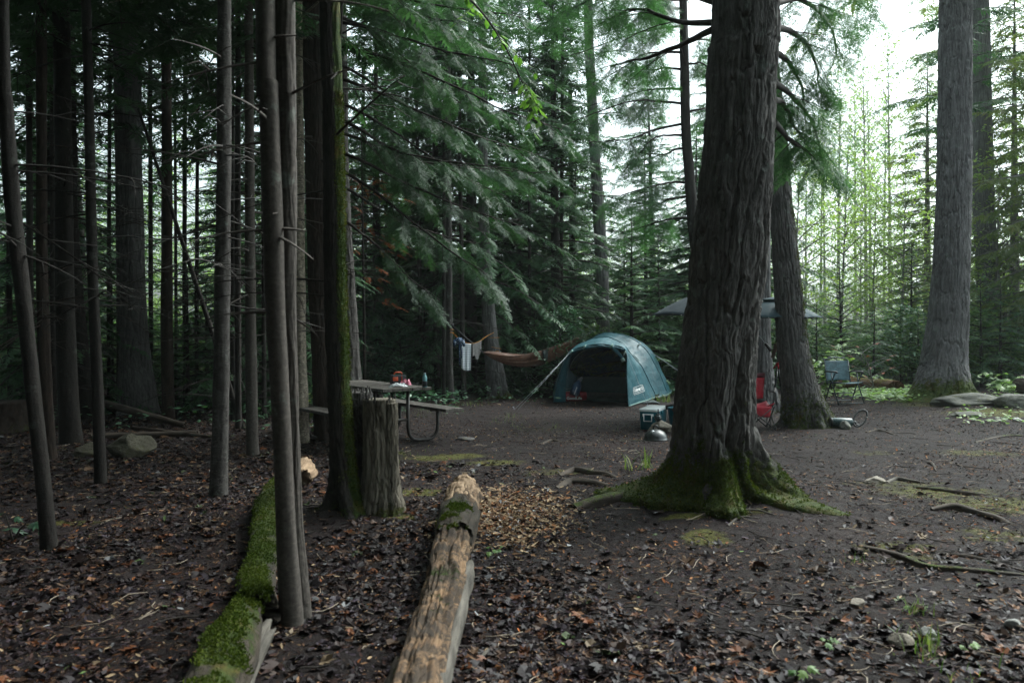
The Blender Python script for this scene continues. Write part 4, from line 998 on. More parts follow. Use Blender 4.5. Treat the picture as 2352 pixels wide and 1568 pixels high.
def put(key, px, d, s, rz, label, cat, group, jx=0.0, z=None, tilt=0.0):
    cm, tm, nm = PROTO[key]
    x = (px - CX) / F * d
    o = thing(nm, (x, d, gz(x, d) - .03 if z is None else z), label, cat, group)
    o.rotation_euler = (tilt, tilt * .6, rz); o.scale = (s, s, s * R.uniform(.93, 1.07))
    for m, n in ((cm, 'crown'), (tm, 'trunk')):
        c = bpy.data.objects.new(n, m); C.objects.link(c); c.parent = o
    return o
rf = random.Random(2024)
def band(keys, x0, x1, d0, d1, n, s0, s1, label, cat, group):
    for i in range(n):
        px = x0 + (x1 - x0) * (i + rf.uniform(.1, .9)) / n
        put(rf.choice(keys), px, rf.uniform(d0, d1), rf.uniform(s0, s1), rf.uniform(0, 6.28), label, cat, group, tilt=rf.uniform(-.03, .03))
# left: dark pole wood, hemlocks, saplings under them
LW = ('dark evergreen with bare lower stem in the thick left wood', 'tree', 'evergreens of the dark left wood')
band(['pole_a', 'hem_b', 'hem_c'], -200, 720, 13.5, 17, 5, .8, 1.1, *LW)
band(['hem_c', 'hem_c', 'hem_b', 'pole_b'], -320, 760, 17, 24, 9, .8, 1.1, *LW)
band(['pole_b', 'hem_b'], -350, 800, 24, 31, 3, .7, .9, *LW)
band(['sap_h', 'fir_b', 'bush', 'sap_h'], -150, 780, 14.5, 20, 17, .7, 1.1, 'low green sapling filling the floor of the left wood', 'sapling', 'saplings of the left wood')
# middle: behind table, hammock and tent
band(['hem_b', 'hem_c', 'hem_a', 'hem_c'], 780, 1290, 18.5, 22, 9, .85, 1.05, 'dark drooping evergreen behind the hammock', 'tree', 'evergreens behind hammock and tent')
band(['hem_b', 'hem_c'], 760, 1320, 23, 29, 6, .85, 1.05, 'dark drooping evergreen behind the hammock', 'tree', 'evergreens behind hammock and tent')
band(['sap_h', 'bush', 'sap_h', 'fir_b'], 800, 1300, 18.2, 21, 10, .7, 1.0, 'low green sapling at the edge of the clearing behind the hammock', 'sapling', 'saplings behind the hammock')
band(['fir_c', 'hem_c', 'fir_a', 'hem_c'], 1300, 1760, 20.5, 25, 9, .85, 1.1, 'green conifer behind the tent and the massive trunk', 'tree', 'conifers behind the tent')
for px, d, s_ in ((1270, 27, .95), (1500, 30, .9), (1640, 25, .9)):
    put('hem_a', px, d, s_, rf.uniform(0, 6), 'green conifer behind the tent and the massive trunk', 'tree', 'conifers behind the tent')
band(['fir_a', 'sap_h', 'fir_b'], 1440, 1760, 17.8, 20, 6, .7, 1.0, 'young conifer right beside and behind the tent', 'sapling', 'young conifers beside the tent')
# right: young firs in the light, cedars at the edge
band(['fir_b', 'sap_h', 'fir_b', 'bush'], 1810, 2500, 19.5, 23, 12, .65, 1.0, 'young fir in the light behind the blue chair', 'sapling', 'young firs in the light on the right')
band(['fir_a', 'fir_b', 'fir_a'], 2060, 2520, 23, 28, 6, .8, 1.05, 'young fir in the light behind the blue chair', 'sapling', 'young firs in the light on the right')
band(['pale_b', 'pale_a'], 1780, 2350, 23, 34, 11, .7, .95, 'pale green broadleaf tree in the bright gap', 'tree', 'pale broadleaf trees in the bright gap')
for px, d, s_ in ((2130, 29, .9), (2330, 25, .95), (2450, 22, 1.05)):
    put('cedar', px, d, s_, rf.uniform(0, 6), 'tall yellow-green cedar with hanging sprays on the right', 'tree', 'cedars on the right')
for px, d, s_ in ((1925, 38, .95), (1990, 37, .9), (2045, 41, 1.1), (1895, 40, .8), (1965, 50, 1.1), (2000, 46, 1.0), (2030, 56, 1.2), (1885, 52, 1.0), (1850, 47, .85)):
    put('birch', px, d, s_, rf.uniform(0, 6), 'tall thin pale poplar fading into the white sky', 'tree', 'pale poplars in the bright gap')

# far wood: one mass, merged
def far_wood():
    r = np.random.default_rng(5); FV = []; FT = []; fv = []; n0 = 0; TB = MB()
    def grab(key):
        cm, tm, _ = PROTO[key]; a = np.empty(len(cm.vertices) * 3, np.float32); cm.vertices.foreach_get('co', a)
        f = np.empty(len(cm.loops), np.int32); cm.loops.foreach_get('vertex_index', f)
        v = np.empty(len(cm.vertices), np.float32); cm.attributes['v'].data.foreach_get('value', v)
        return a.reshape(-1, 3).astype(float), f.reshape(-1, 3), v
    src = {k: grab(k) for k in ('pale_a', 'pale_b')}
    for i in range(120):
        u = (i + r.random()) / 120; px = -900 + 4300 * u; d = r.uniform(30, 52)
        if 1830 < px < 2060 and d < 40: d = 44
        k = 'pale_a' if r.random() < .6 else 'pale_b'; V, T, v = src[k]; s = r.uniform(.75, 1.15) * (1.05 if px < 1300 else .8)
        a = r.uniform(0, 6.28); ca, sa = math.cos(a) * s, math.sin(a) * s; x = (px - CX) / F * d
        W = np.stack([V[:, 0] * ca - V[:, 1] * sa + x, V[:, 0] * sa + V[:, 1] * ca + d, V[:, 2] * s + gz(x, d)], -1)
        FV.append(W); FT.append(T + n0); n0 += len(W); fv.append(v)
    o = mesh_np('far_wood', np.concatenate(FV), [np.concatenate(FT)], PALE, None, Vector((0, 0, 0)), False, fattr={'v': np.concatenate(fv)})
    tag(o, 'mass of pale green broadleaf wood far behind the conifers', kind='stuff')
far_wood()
def understory():
    r = np.random.default_rng(15); FV = []; FT = []; fv = []; n0 = 0
    def grab(key):
        cm, tm, _ = PROTO[key]; a = np.empty(len(cm.vertices) * 3, np.float32); cm.vertices.foreach_get('co', a)
        f = np.empty(len(cm.loops), np.int32); cm.loops.foreach_get('vertex_index', f)
        v = np.empty(len(cm.vertices), np.float32); cm.attributes['v'].data.foreach_get('value', v)
        return a.reshape(-1, 3).astype(float), f.reshape(-1, 3), v
    V, T, v = grab('bush')
    for i in range(150):
        u = (i + r.random()) / 150; px = -500 + 3300 * ((u * 3) % 1); d = 20.5 + 15 * r.random() ** 1.3; s = r.uniform(.6, 1.1); 
        a = r.uniform(0, 6.28); ca, sa = math.cos(a) * s * 1.2, math.sin(a) * s * 1.2; x = (px - CX) / F * d
        FV.append(np.stack([V[:, 0] * ca - V[:, 1] * sa + x, V[:, 0] * sa + V[:, 1] * ca + d, V[:, 2] * s * .8 + gz(x, d) - .1], -1)); FT.append(T + n0); n0 += len(V); fv.append(v)
    tag(mesh_np('understory', np.concatenate(FV), [np.concatenate(FT)], UND, None, Vector((0, 0, 0)), False, fattr={'v': np.concatenate(fv)}), 'leafy understory covering the ground between the far trunks', kind='stuff')
UND = m_leaf('understory leaves', (.035, .085, .030), (.11, .20, .06), .5, c3=(.20, .28, .09))
understory()
# unseen trees added round the camera: their crowns shade the foreground
proto('shade', conifer(10.5, 3.9, 3.4, 9.5, 140, droop=.3, slen=.8, dens=10), HEM_D, BARK_FAR, SPR_L)
proto('wall', conifer(10, .3, 3.0, 9.5, 141, droop=.35, slen=.8, dens=10), HEM_D, BARK_FAR, SPR_L)
def shade_wood(key, SHADE, label):
    cm, tm, _ = PROTO[key]
    def arr(m):
        a = np.empty(len(m.vertices) * 3, np.float32); m.vertices.foreach_get('co', a); return a.reshape(-1, 3).astype(float)
    VC, VT = arr(cm), arr(tm); fc = np.array([tuple(p.vertices) for p in cm.polygons]); ft3 = [tuple(p.vertices) for p in tm.polygons if len(p.vertices) == 3]; ft4 = [tuple(p.vertices) for p in tm.polygons if len(p.vertices) == 4]
    v = np.empty(len(VC), np.float32); cm.attributes['v'].data.foreach_get('value', v)
    VV = []; F3 = []; F4 = []; vv_ = []; n0 = 0; r = np.random.default_rng(8); nc = []
    for x, y in SHADE:
        a = r.uniform(0, 6.28); s = r.uniform(.9, 1.1); ca, sa = math.cos(a) * s, math.sin(a) * s
        for A, f3, f4, is_c in ((VC, fc, None, 1), (VT, np.array(ft3), np.array(ft4), 0)):
            VV.append(np.stack([A[:, 0] * ca - A[:, 1] * sa + x, A[:, 0] * sa + A[:, 1] * ca + y, A[:, 2] * s + gz(x, y)], -1))
            F3.append(f3 + n0); vv_.append(v if is_c else np.zeros(len(A))); nc += [is_c] * len(f3)
            if f4 is not None: F4.append(f4 + n0)
            n0 += len(A)
    o = mesh_np('shade_wood', np.concatenate(VV), [np.concatenate(F3), np.concatenate(F4)], HEM_D, None, Vector((0, 0, 0)), False, fattr={'v': np.concatenate(vv_)})
    o.data.materials.append(BARK_FAR); mi = np.array([0 if k else 1 for k in nc] + [1] * sum(len(f) for f in F4), np.int32); o.data.polygons.foreach_set('material_index', mi)
    tag(o, label, kind='stuff')
shade_wood('shade', [(-2.6, -1.2), (-5.2, -.6), (-7.0, 2.4), (-9.5, 0), (-10.0, 4.0), (-3.4, -5), (2.2, -2.6), (5.6, -4.5), (-6.2, -5.5), (.3, -6.5), (-11.5, 8.6), (-14, 12.5), (-12.5, 4), (4.2, .2), (-1, .0), (-3.6, .8), (1.2, -.4), (-13, 8), (7, -1), (-10.5, 6), (2.8, -.2)], 'unseen high dark crowns added over and behind the camera for shade')
shade_wood('wall', [(-13, 1.5), (-15.5, 5), (-17.5, 10), (-20, 15), (-12, -3), (-9, -8), (-4, -9), (1, -10), (6, -9), (-16, -1), (-17, 18), (-22, 21)], 'unseen dense low-branched evergreens added left of and behind the camera to block light')
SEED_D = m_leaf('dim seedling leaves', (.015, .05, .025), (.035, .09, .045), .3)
# maple saplings and plants
def sapling(px, py, hgt, wid, n, size, mat, label, seed, cat='sapling', name='maple_sapling', group=None, tm=LEAF_M):
    g = G(px, py); t = thing(name, (g.x, g.y, g.z), label, cat, group); r = random.Random(seed); acc = Acc()
    ns = max(2, int(n / 22))
    for s in range(ns):
        a = r.uniform(0, 6.28); e = Vector((math.cos(a) * wid * r.uniform(.1, .8), math.sin(a) * wid * .6 * r.random(), hgt * r.uniform(.55, 1)))
        pts = [g, g + e * .5 + Vector((0, 0, hgt * .1)), g + e]; acc.limbs.tube(pts, [.010, .007, .003], 4, cap=False)
        for j in range(int(n / ns)):
            u = r.uniform(.35, 1.05); o = g + e * u + Vector((r.gauss(0, .22) * wid, r.gauss(0, .2) * wid, r.gauss(0, .06) * hgt))
            b = r.uniform(0, 6.28); acc.add(o, (math.cos(b), math.sin(b), r.uniform(-.5, -.05)), (r.uniform(-.3, .3), r.uniform(-.5, .1), 1), size * r.uniform(.6, 1.2), r.random())
            if j % 3 == 0: acc.limbs.tube([g + e * min(1, u), o], [.003, .0015], 3, cap=False)
    V, T, v = acc.mesh(tm); mesh_np('leaves', V, [T], mat, t, origin=WL[t.name], smooth=False, fattr={'v': v}); acc.limbs.build('stems', TWIG, t)
    return t
sapling(1912, 905, 1.15, .62, 190, .20, MAPLE, 'pale leafy maple sapling behind the blue chair', 1)
sapling(1985, 898, .45, .6, 60, .17, MAPLE, 'low pale leafy plant right of the blue chair', 2, 'plant', 'leafy_plant')
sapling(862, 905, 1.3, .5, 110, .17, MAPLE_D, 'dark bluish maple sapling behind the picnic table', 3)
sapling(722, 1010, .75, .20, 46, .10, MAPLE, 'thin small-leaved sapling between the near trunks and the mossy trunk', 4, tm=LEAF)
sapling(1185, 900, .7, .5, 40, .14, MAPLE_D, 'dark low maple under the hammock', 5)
sapling(2290, 905, .5, .75, 70, .15, MAPLE, 'pale leafy plant over the big flat rock at right', 6, 'plant', 'leafy_plant')
sapling(2340, 912, .42, .5, 40, .16, MAPLE, 'pale leafy plant at the right edge', 7, 'plant', 'leafy_plant')
sapling(30, 1245, .22, .18, 12, .11, SEED_D, 'dim leafy seedling at the left edge', 9, 'plant', 'leafy_plant')
SEED = m_leaf('seedling leaves', (.06, .14, .04), (.15, .24, .07), .4)
for i, (px, py, lb) in enumerate([(1900, 1480, 'small bright maple seedling in the wet leaves near the bottom'), (2225, 1495, 'tiny sprouting leaves in the bottom right corner'), (1830, 1560, 'tiny green sprout at the bottom edge'), (2105, 1400, 'small maple seedling with yellow leaves among brown ones'), (1130, 1275, 'fresh green yellow leaf sprig right of the pale log')]):
    sapling(px, py, .06, .08, 7, .055, SEED, lb, 20 + i, 'seedling', 'maple_seedling')
# ground cover, grass
def cover(name, boxes, n, size, mat, label, seed, tm=LEAF, hh=(.03, .16)):
    r = random.Random(seed); acc = Acc()
    for i in range(n):
        px0, py0, px1, py1 = r.choice(boxes); g = G(r.uniform(px0, px1), r.uniform(py0, py1)); b = r.uniform(0, 6.28)
        acc.add(g + Vector((r.gauss(0, .08), r.gauss(0, .15), r.uniform(*hh))), (math.cos(b), math.sin(b), r.uniform(-.3, .2)), (r.uniform(-.4, .4), r.uniform(-.4, .4), 1), size * r.uniform(.5, 1.25), r.random())
    V, T, v = acc.mesh(tm); return tag(mesh_np(name, V, [T], mat, None, Vector((0, 0, 0)), False, fattr={'v': v}), label, kind='stuff')
cover('ground_cover', [(1930, 893, 2120, 920), (1850, 890, 2080, 912), (1990, 895, 2110, 925)], 1500, .11, MAPLE, 'pale leafy ground cover in the light behind the blue chair', 3)
cover('ground_cover', [(2180, 905, 2352, 925), (2200, 940, 2352, 975)], 260, .09, MAPLE, 'scattered small leaves between the rocks at right', 4, hh=(.01, .08))
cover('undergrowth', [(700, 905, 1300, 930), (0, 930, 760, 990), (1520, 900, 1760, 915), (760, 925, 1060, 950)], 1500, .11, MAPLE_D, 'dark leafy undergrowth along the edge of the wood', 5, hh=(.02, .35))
def grass(spots, label, seed, name='grass'):
    r = random.Random(seed); acc = Acc(); bl = (np.array([(0, -.03, 0), (0, .03, 0), (.55, .022, .08), (.55, -.022, .08), (1, 0, -.06)]), np.array([(0, 1, 2), (0, 2, 3), (3, 2, 4)]))
    for px, py, n, ln, sp in spots:
        g = G(px, py)
        for k in range(n):
            a = r.uniform(0, 6.28); x = g + Vector((r.gauss(0, sp), r.gauss(0, sp), 0)); x.z = gz(x.x, x.y)
            acc.add(x, (math.cos(a) * .6, math.sin(a) * .6, r.uniform(.3, 1.6)), (-math.cos(a), -math.sin(a), .6), ln * r.uniform(.5, 1.2), r.random())
    V, T, v = acc.mesh(bl); return tag(mesh_np(name, V, [T], GRS, None, Vector((0, 0, 0)), False, fattr={'v': v}), label, kind='stuff')
GRS = m_leaf('grass blades', (.05, .10, .025), (.15, .19, .06), .4, c3=(.25, .24, .12))
grass([(2115, 1480, 30, .11, .05), (2105, 1405, 24, .09, .04), (2130, 1510, 16, .10, .06), (1960, 1290, 14, .07, .04), (2220, 1560, 16, .09, .1), (1520, 922, 60, .2, .12), (1535, 905, 40, .2, .15), (1080, 930, 50, .12, .25), (1175, 958, 30, .10, .12), (1300, 985, 60, .08, .4), (1160, 970, 30, .08, .2), (1480, 1075, 12, .25, .06), (1450, 1080, 8, .22, .05), (940, 950, 60, .10, .35), (1000, 1060, 90, .05, .4), (905, 1040, 60, .06, .3)], 'sparse grass blades sprouting from the soil', 5)

# ------------------------------------------------------------------ text helper
def text_pts(s, size=1.0, off=0.0, shear=0.0, sp=1.0):
    cu = bpy.data.curves.new('lettering', 'FONT'); cu.body = s; cu.size = size; cu.offset = off; cu.shear = shear; cu.space_character = sp
    cu.align_x = 'LEFT'; cu.resolution_u = 4
    o = bpy.data.objects.new('lettering', cu); C.objects.link(o)
    bpy.context.view_layer.update()
    me = bpy.data.meshes.new_from_object(o.evaluated_get(bpy.context.evaluated_depsgraph_get()))
    V = np.array([v.co[:] for v in me.vertices]); Fc = [tuple(p.vertices) for p in me.polygons]
    bpy.data.objects.remove(o); bpy.data.meshes.remove(me); bpy.data.curves.remove(cu)
    return V, Fc
def poly_mesh(name, V, Fc, mat, parent=None, smooth=False, origin=None):
    origin = WL[parent.name] if parent is not None else (origin or Vector(V[0]))
    me = bpy.data.meshes.new(name); me.from_pydata([tuple(Vector(v) - origin) for v in V], [], [tuple(int(i) for i in f) for f in Fc]); me.materials.append(mat)
    o = bpy.data.objects.new(name, me); return _link(o, parent, origin)
def rrect(w, h, rad, t, n=5):
    """ring of a rounded rectangle outline"""
    def ring(w, h, rad):
        out = []
        for cx, cy, a0 in ((w / 2 - rad, h / 2 - rad, 0), (-w / 2 + rad, h / 2 - rad, 90), (-w / 2 + rad, -h / 2 + rad, 180), (w / 2 - rad, -h / 2 + rad, 270)):
            for k in range(n + 1):
                a = math.radians(a0 + 90 * k / n); out.append((cx + rad * math.cos(a), cy + rad * math.sin(a), 0))
        return out
    A = ring(w, h, rad); B = ring(w - 2 * t, h - 2 * t, max(.001, rad - t)); m = len(A)
    return np.array(A + B), [(k, (k + 1) % m, m + (k + 1) % m, m + k) for k in range(m)]
def logo_geo(word='Coleman'):
    """white outlined plate with the word, a lantern roundel and a bar below; unit: plate width 1"""
    V, Fc = rrect(1, .56, .09, .035); V = list(map(tuple, V)); Fc = list(Fc)
    tv, tf = text_pts(word, .255, .012, 0, .86); w = tv[:, 0].max(); sc = .66 / w
    for v in tv: pass
    b = len(V); V += [(-.42 + v[0] * sc, -.06 + v[1] * 1.25, 0) for v in tv]; Fc += [tuple(i + b for i in f) for f in tf]
    b = len(V); n = 20      # roundel
    for rr in (.105, .075):
        V += [(.36 + rr * math.cos(2 * math.pi * k / n), .04 + rr * 1.15 * math.sin(2 * math.pi * k / n), 0) for k in range(n)]
    Fc += [(b + k, b + (k + 1) % n, b + n + (k + 1) % n, b + n + k) for k in range(n)]
    b = len(V); V += [(.335, -.03, 0), (.385, -.03, 0), (.375, .02, 0), (.395, .07, 0), (.36, .11, 0), (.325, .07, 0), (.345, .02, 0)]; Fc.append(tuple(range(b, b + 7)))
    b = len(V); V += [(-.42, -.17, 0), (.42, -.17, 0), (.42, -.14, 0), (-.42, -.14, 0)]; Fc.append((b, b + 1, b + 2, b + 3))
    return np.array(V), Fc

# ------------------------------------------------------------------ tent
TEAL = m_fabric('dark teal tent fabric', (.014, .080, .102), .52, 11, .9, .25, drops=True, spec=.4)
TEAL_L = m_fabric('pale grey green trim', (.19, .30, .27), .6, 30, .2)
TEAL_IN = m_fabric('inner tent fabric', (.030, .085, .100), .6, 9, .3)
GREYF = m_fabric('grey tent tub fabric', (.13, .16, .18), .6, 12, .4)
WHITE = m_plain('white print', (.62, .64, .64), .5, var=.05)
CORD = m_plain('white guy cord', (.36, .39, .41), .7)
def res(pts, n, depth=None):
    A = np.array(pts, float); s = np.concatenate([[0], np.cumsum(np.linalg.norm(np.diff(A, axis=0), axis=1))]); s /= s[-1]
    S = smooth_path([tuple(a) + (0,) for a in A], 240)[:, :3]; l = np.concatenate([[0], np.cumsum(np.linalg.norm(np.diff(S, axis=0), axis=1))]); l /= l[-1]
    t = np.linspace(0, 1, n); return np.stack([np.interp(t, l, S[:, k]) for k in range(3)], -1)
def arch(L, Rt, h, n, px=.62, bulge=0.0, pw=.8):
    L = np.array(L); Rt = np.array(Rt); u = np.linspace(0, math.pi, n)
    k = .5 - .5 * np.sign(np.cos(u)) * np.abs(np.cos(u)) ** px
    P0 = L[None] * (1 - k)[:, None] + Rt[None] * k[:, None]; P0[:, 2] += h * np.sin(u) ** pw
    return P0
NU = 61
dl = lambda px, py, d: tuple(P(px, py, d))
lipx = [(1271, 923.5), (1280.7, 874.6), (1295.4, 835.6), (1310, 808.7), (1325, 799.5), (1341.8, 795.3), (1371, 790.4), (1405.2, 792.8), (1437, 803.8), (1439.4, 860), (1443, 934)]
ld = [16.5, 16.45, 16.4, 16.35, 16.3, 16.2, 16.1, 15.95, 15.75, 15.7, 15.6]
A0 = res([dl(x, y, d) for (x, y), d in zip(lipx, ld)], NU)
A1 = res([(.93, 18.1, .05), (1.05, 18.05, .45), (1.2, 18.0, .85), (1.5, 17.85, 1.15), (2.0, 17.6, 1.33), (2.38, 17.4, 1.2), (2.62, 17.25, .9), (2.80, 17.16, .68), (2.96, 17.1, .33), (3.09, 17.06, .05)], NU)
A15 = res([(1.0, 18.5, .06), (1.15, 18.45, .55), (1.4, 18.35, 1.0), (1.8, 18.15, 1.3), (2.2, 17.95, 1.43), (2.72, 17.75, 1.27), (3.0, 17.62, .98), (3.17, 17.55, .68), (3.32, 17.5, .33), (3.40, 17.48, .07)], NU)
A2 = res([(1.12, 19.0, .08), (1.3, 18.95, .6), (1.6, 18.8, 1.05), (2.0, 18.6, 1.33), (2.45, 18.4, 1.41), (2.9, 18.25, 1.25), (3.17, 18.15, 1.03), (3.33, 18.1, .76), (3.48, 18.05, .40), (3.60, 18.0, .10)], NU)
A3 = res([(1.45, 19.6, .08), (1.65, 19.5, .5), (1.95, 19.35, .85), (2.3, 19.2, 1.05), (2.65, 19.0, 1.08), (3.0, 18.9, .98), (3.25, 18.8, .8), (3.42, 18.75, .58), (3.56, 18.68, .3), (3.68, 18.62, .09)], NU)
A4 = res([(1.5, 19.75, .08), (1.8, 19.75, .3), (2.1, 19.7, .4), (2.5, 19.5, .42), (2.9, 19.3, .38), (3.3, 19.05, .3), (3.6, 18.8, .12), (3.68, 18.68, .08)], NU)
A0b = A0 * .5 + A1 * .5; A0b[:, 2] = np.maximum(A0b[:, 2], .0) + .05 * np.sin(np.linspace(0, math.pi, NU))
A0b[:, 2] -= .05 * np.sin(np.linspace(0, math.pi, NU)) * (np.linspace(0, 1, NU) > .8)
A5 = A4.copy(); A5[:, 2] = .01; A5[:, 1] += .06
secs = np.stack([A0, A0b, A1, A15, A2, A3, A4, A5]); NVs = 70
def loft(secs, nv):
    k = len(secs); A = np.concatenate([[2 * secs[0] - secs[1]], secs, [2 * secs[-1] - secs[-2]]]); t = np.linspace(0, k - 1 - 1e-9, nv); i = t.astype(int); f = (t - i)[:, None, None]
    p0, p1, p2, p3 = A[i], A[i + 1], A[i + 2], A[i + 3]; cr = .5 * (2 * p1 + (p2 - p0) * f + (2 * p0 - 5 * p1 + 4 * p2 - p3) * f ** 2 + (3 * p1 - p0 - 3 * p2 + p3) * f ** 3)
    return cr * .55 + (p1 * (1 - f) + p2 * f) * .45
def up_u(G_, n):
    a = np.linspace(0, 1, G_.shape[1]); b = np.linspace(0, 1, n); return np.stack([np.stack([np.interp(b, a, g[:, k]) for k in range(3)], -1) for g in G_])
TG = up_u(loft(secs, NVs), 180)
def gnorm(Gr):
    du = np.gradient(Gr, axis=1); dv = np.gradient(Gr, axis=0); n = np.cross(du, dv); n /= np.linalg.norm(n, axis=2)[..., None] + 1e-9; return n
nn = gnorm(TG); cen = np.array([2.1, 17.9, .4]); sg = np.sign(((TG - cen) * nn).sum(2)); nn *= sg[..., None]
uu, vv = np.meshgrid(np.linspace(0, 1, 180), np.linspace(0, 1, NVs))
wr = fbm(np.stack([uu.ravel() * 26, vv.ravel() * 7, uu.ravel() * 0], -1), 3, 3).reshape(uu.shape) * .012 + fbm(np.stack([uu.ravel() * 9 + vv.ravel() * 9, vv.ravel() * 22, uu.ravel() * 0], -1), 4, 2).reshape(uu.shape) * .010
wr[:1] = 0
TG2 = TG + nn * wr[..., None]
g = G(1400, 920)
tent = thing('tent', (2.1, 17.6, 0), 'teal dome tent with open front and rolled-up door', 'tent')
mb = MB(); mb.grid(TG2); mb.build('fly', TEAL, tent, solid=.004)
# seams (pole sleeves)
for row, rad in ((int(NVs * 2 / 7), .012), (int(NVs * 3 / 7), .007)):
    mb = MB(); mb.tube([Vector(p) for p in (TG2 + nn * .008)[row, 4:176:3]], rad, 6); mb.build('pole_sleeve', TEAL, tent)
# pale hem on the right-hand side and front flap
mb = MB(); pts = [Vector(TG2[i, -1]) + Vector((.01, -.01, .012)) for i in range(0, int(NVs * .72), 2)]; mb.tube(pts, .013, 6, sx=.6); mb.build('hem', TEAL_L, tent)
mb = MB(); mb.tube([Vector(TG2[0, i]) + Vector((0, -.006, 0)) for i in range(120, 180, 3)], .007, 5); mb.tube([Vector(TG2[0, i]) + Vector((0, -.006, 0)) for i in range(0, 60, 3)], .007, 5); mb.build('door_edge', TEAL, tent)
# left strip of the front
S1 = TG2[0, 0:62]; off = np.zeros_like(S1); k = np.linspace(1, .15, 62); off[:, 0] = .26 * k; off[:, 1] = .05 * k
mb = MB(); mb.grid(np.stack([S1, S1 + off * .5 + [0, -.015, 0], S1 + off])); mb.build('front_flap', TEAL, tent, solid=.004)
# tub floor, groundsheet and inner wall
mb = MB(); q = [(.98, 18.0, .012), (3.12, 17.05, .012), (3.72, 18.6, .012), (1.5, 19.7, .012)]; mb.raw(q + [(a * .985 + .03, b * .998, .12) for a, b, _ in q], [np.array([(0, 1, 5, 4), (1, 2, 6, 5), (2, 3, 7, 6), (3, 0, 4, 7), (0, 3, 2, 1)])]); mb.build('floor_tub', GREYF, tent)
q = np.linspace(0, 1, 24)
# inner front wall with a big arched opening
L1, R1 = np.array([1.0, 18.12, .02]), np.array([3.02, 17.14, .02]); W1 = R1 - L1
inner = []; outer = []
for k in range(41):
    a = math.pi * k / 40
    cx = .5 - .5 * math.cos(a); o = L1 + W1 * cx; oi = A1[int(round(k / 40 * (NU - 1)))]; outer.append(oi * .985 + np.array([2.05, 17.6, .0]) * .015)
    s = .54 - .40 * math.cos(a) * abs(math.cos(a)) ** -.15 if abs(math.cos(a)) > 1e-3 else .54
    ip = L1 + W1 * (.53 - .41 * (np.sign(math.cos(a)) * abs(math.cos(a)) ** .7)); ip[2] = .06 + 1.04 * math.sin(a) ** .72; ip += np.array([.0, .02, 0]); inner.append(ip)
mb = MB(); O_, I_ = np.array(outer), np.array(inner); mb.grid(np.stack([O_, O_ * .5 + I_ * .5 + [0, .03, 0], I_])); mb.build('inner_wall', TEAL_IN, tent, solid=.003)
mb = MB(); mb.tube([Vector(p) + Vector((0, -.012, 0)) for p in I_], .009, 5); mb.build('door_zip', TEAL_L, tent)
gr = []
for zz, yy in ((.44, .05), (.33, .0), (.2, -.03), (.09, -.05)):
    gr.append([L1 + W1 * (.12 + .82 * t) + np.array([0, yy + .012 * math.sin(t * 17), zz - (.05 * abs(2 * t - 1) ** 6 if zz > .4 else 0)]) for t in q])
mb = MB(); mb.grid(np.array(gr)); mb.build('lower_door', m_fabric('lightened teal panel', (.055, .125, .145), .5, 8, .5), tent, solid=.004)  # teal lightened so the panel looks lit; the light is in its colour
mb = MB(); mb.tube([L1 + W1 * (.10 + .86 * t) + np.array([0, -.06, .075]) for t in q], .020, 5, sx=.4); mb.build('lower_door_trim', TEAL_L, tent)
mb = MB(); gs = np.array([[(.95 + 2.0 * t + .1 * math.sin(9 * t), 17.25 - .95 * t + y0 + .03 * math.sin(23 * t), .018 + .012 * math.sin(31 * t + y0 * 9)) for t in q] for y0 in (-.25, .05, .4, .85)]); mb.grid(gs); mb.build('groundsheet', m_fabric('groundsheet', (.030, .045, .048), .5, 10, .5), tent, solid=.004)
# rolled-up door along the lip with straps
rl = [Vector(p) for p in TG2[0]]
rp = [rl[i] + Vector((0, -.045, -.045)) for i in range(58, 122, 4)]
def fr(n): return [.030 + .012 * math.sin(k * 1.7) for k in range(n)]
mb = MB(); mb.tube(rp, fr(len(rp)), 10); h0 = P(1405, 796, 15.9); h1 = P(1421, 812, 15.8); h2 = P(1431, 826, 15.75); mb.tube([h0, h1, h2], [.045, .040, .034], 10); roll = mb.build('rolled_door', TEAL, tent)
for p, dd in (((1312, 809), 16.25), ((1342, 797.5), 16.1), ((1404.5, 795), 15.87)): mb = MB(); c = P(*p, dd); mb.tube([c + Vector((-.012, 0, .01)), c + Vector((.012, 0, -.005))], .055, 10); mb.build('strap', TEAL_L, roll)
mb = MB()
c = P(1431, 826, 15.72); mb.tube([c + Vector((-.02, 0, .03)), c + Vector((.012, 0, -.03))], .040, 10); mb.tube([P(1431, 818, 15.7), P(1437, 806, 15.7)], .012, 5); mb.build('strap', TEAL_L, roll)
# logos
def on_surface(geo, u0, v0, du, dv, lift=.008):
    """map plate coordinates onto the fly: x along v, y along u (towards the top)"""
    V, Fc = geo; iu = np.clip((u0 + V[:, 1] * du) * 179, 0, 178.99); iv = np.clip((v0 + V[:, 0] * dv) * (NVs - 1), 0, NVs - 1.01)
    a, b = iv.astype(int), iu.astype(int); fa, fb = (iv - a)[:, None], (iu - b)[:, None]
    def bl(A): return A[a, b] * (1 - fa) * (1 - fb) + A[a + 1, b] * fa * (1 - fb) + A[a, b + 1] * (1 - fa) * fb + A[a + 1, b + 1] * fa * fb
    return bl(TG2) + bl(nn) * lift, Fc
LG = logo_geo()
V, Fc = on_surface(LG, .925, .125, -.075, .125); poly_mesh('logo', V, Fc, WHITE, tent)
V2 = np.array([(P(1303, 900, 16.7) + Vector((v[0] * .26, v[0] * .12, v[1] * .24 + v[0] * .03))) for v in LG[0]]); 
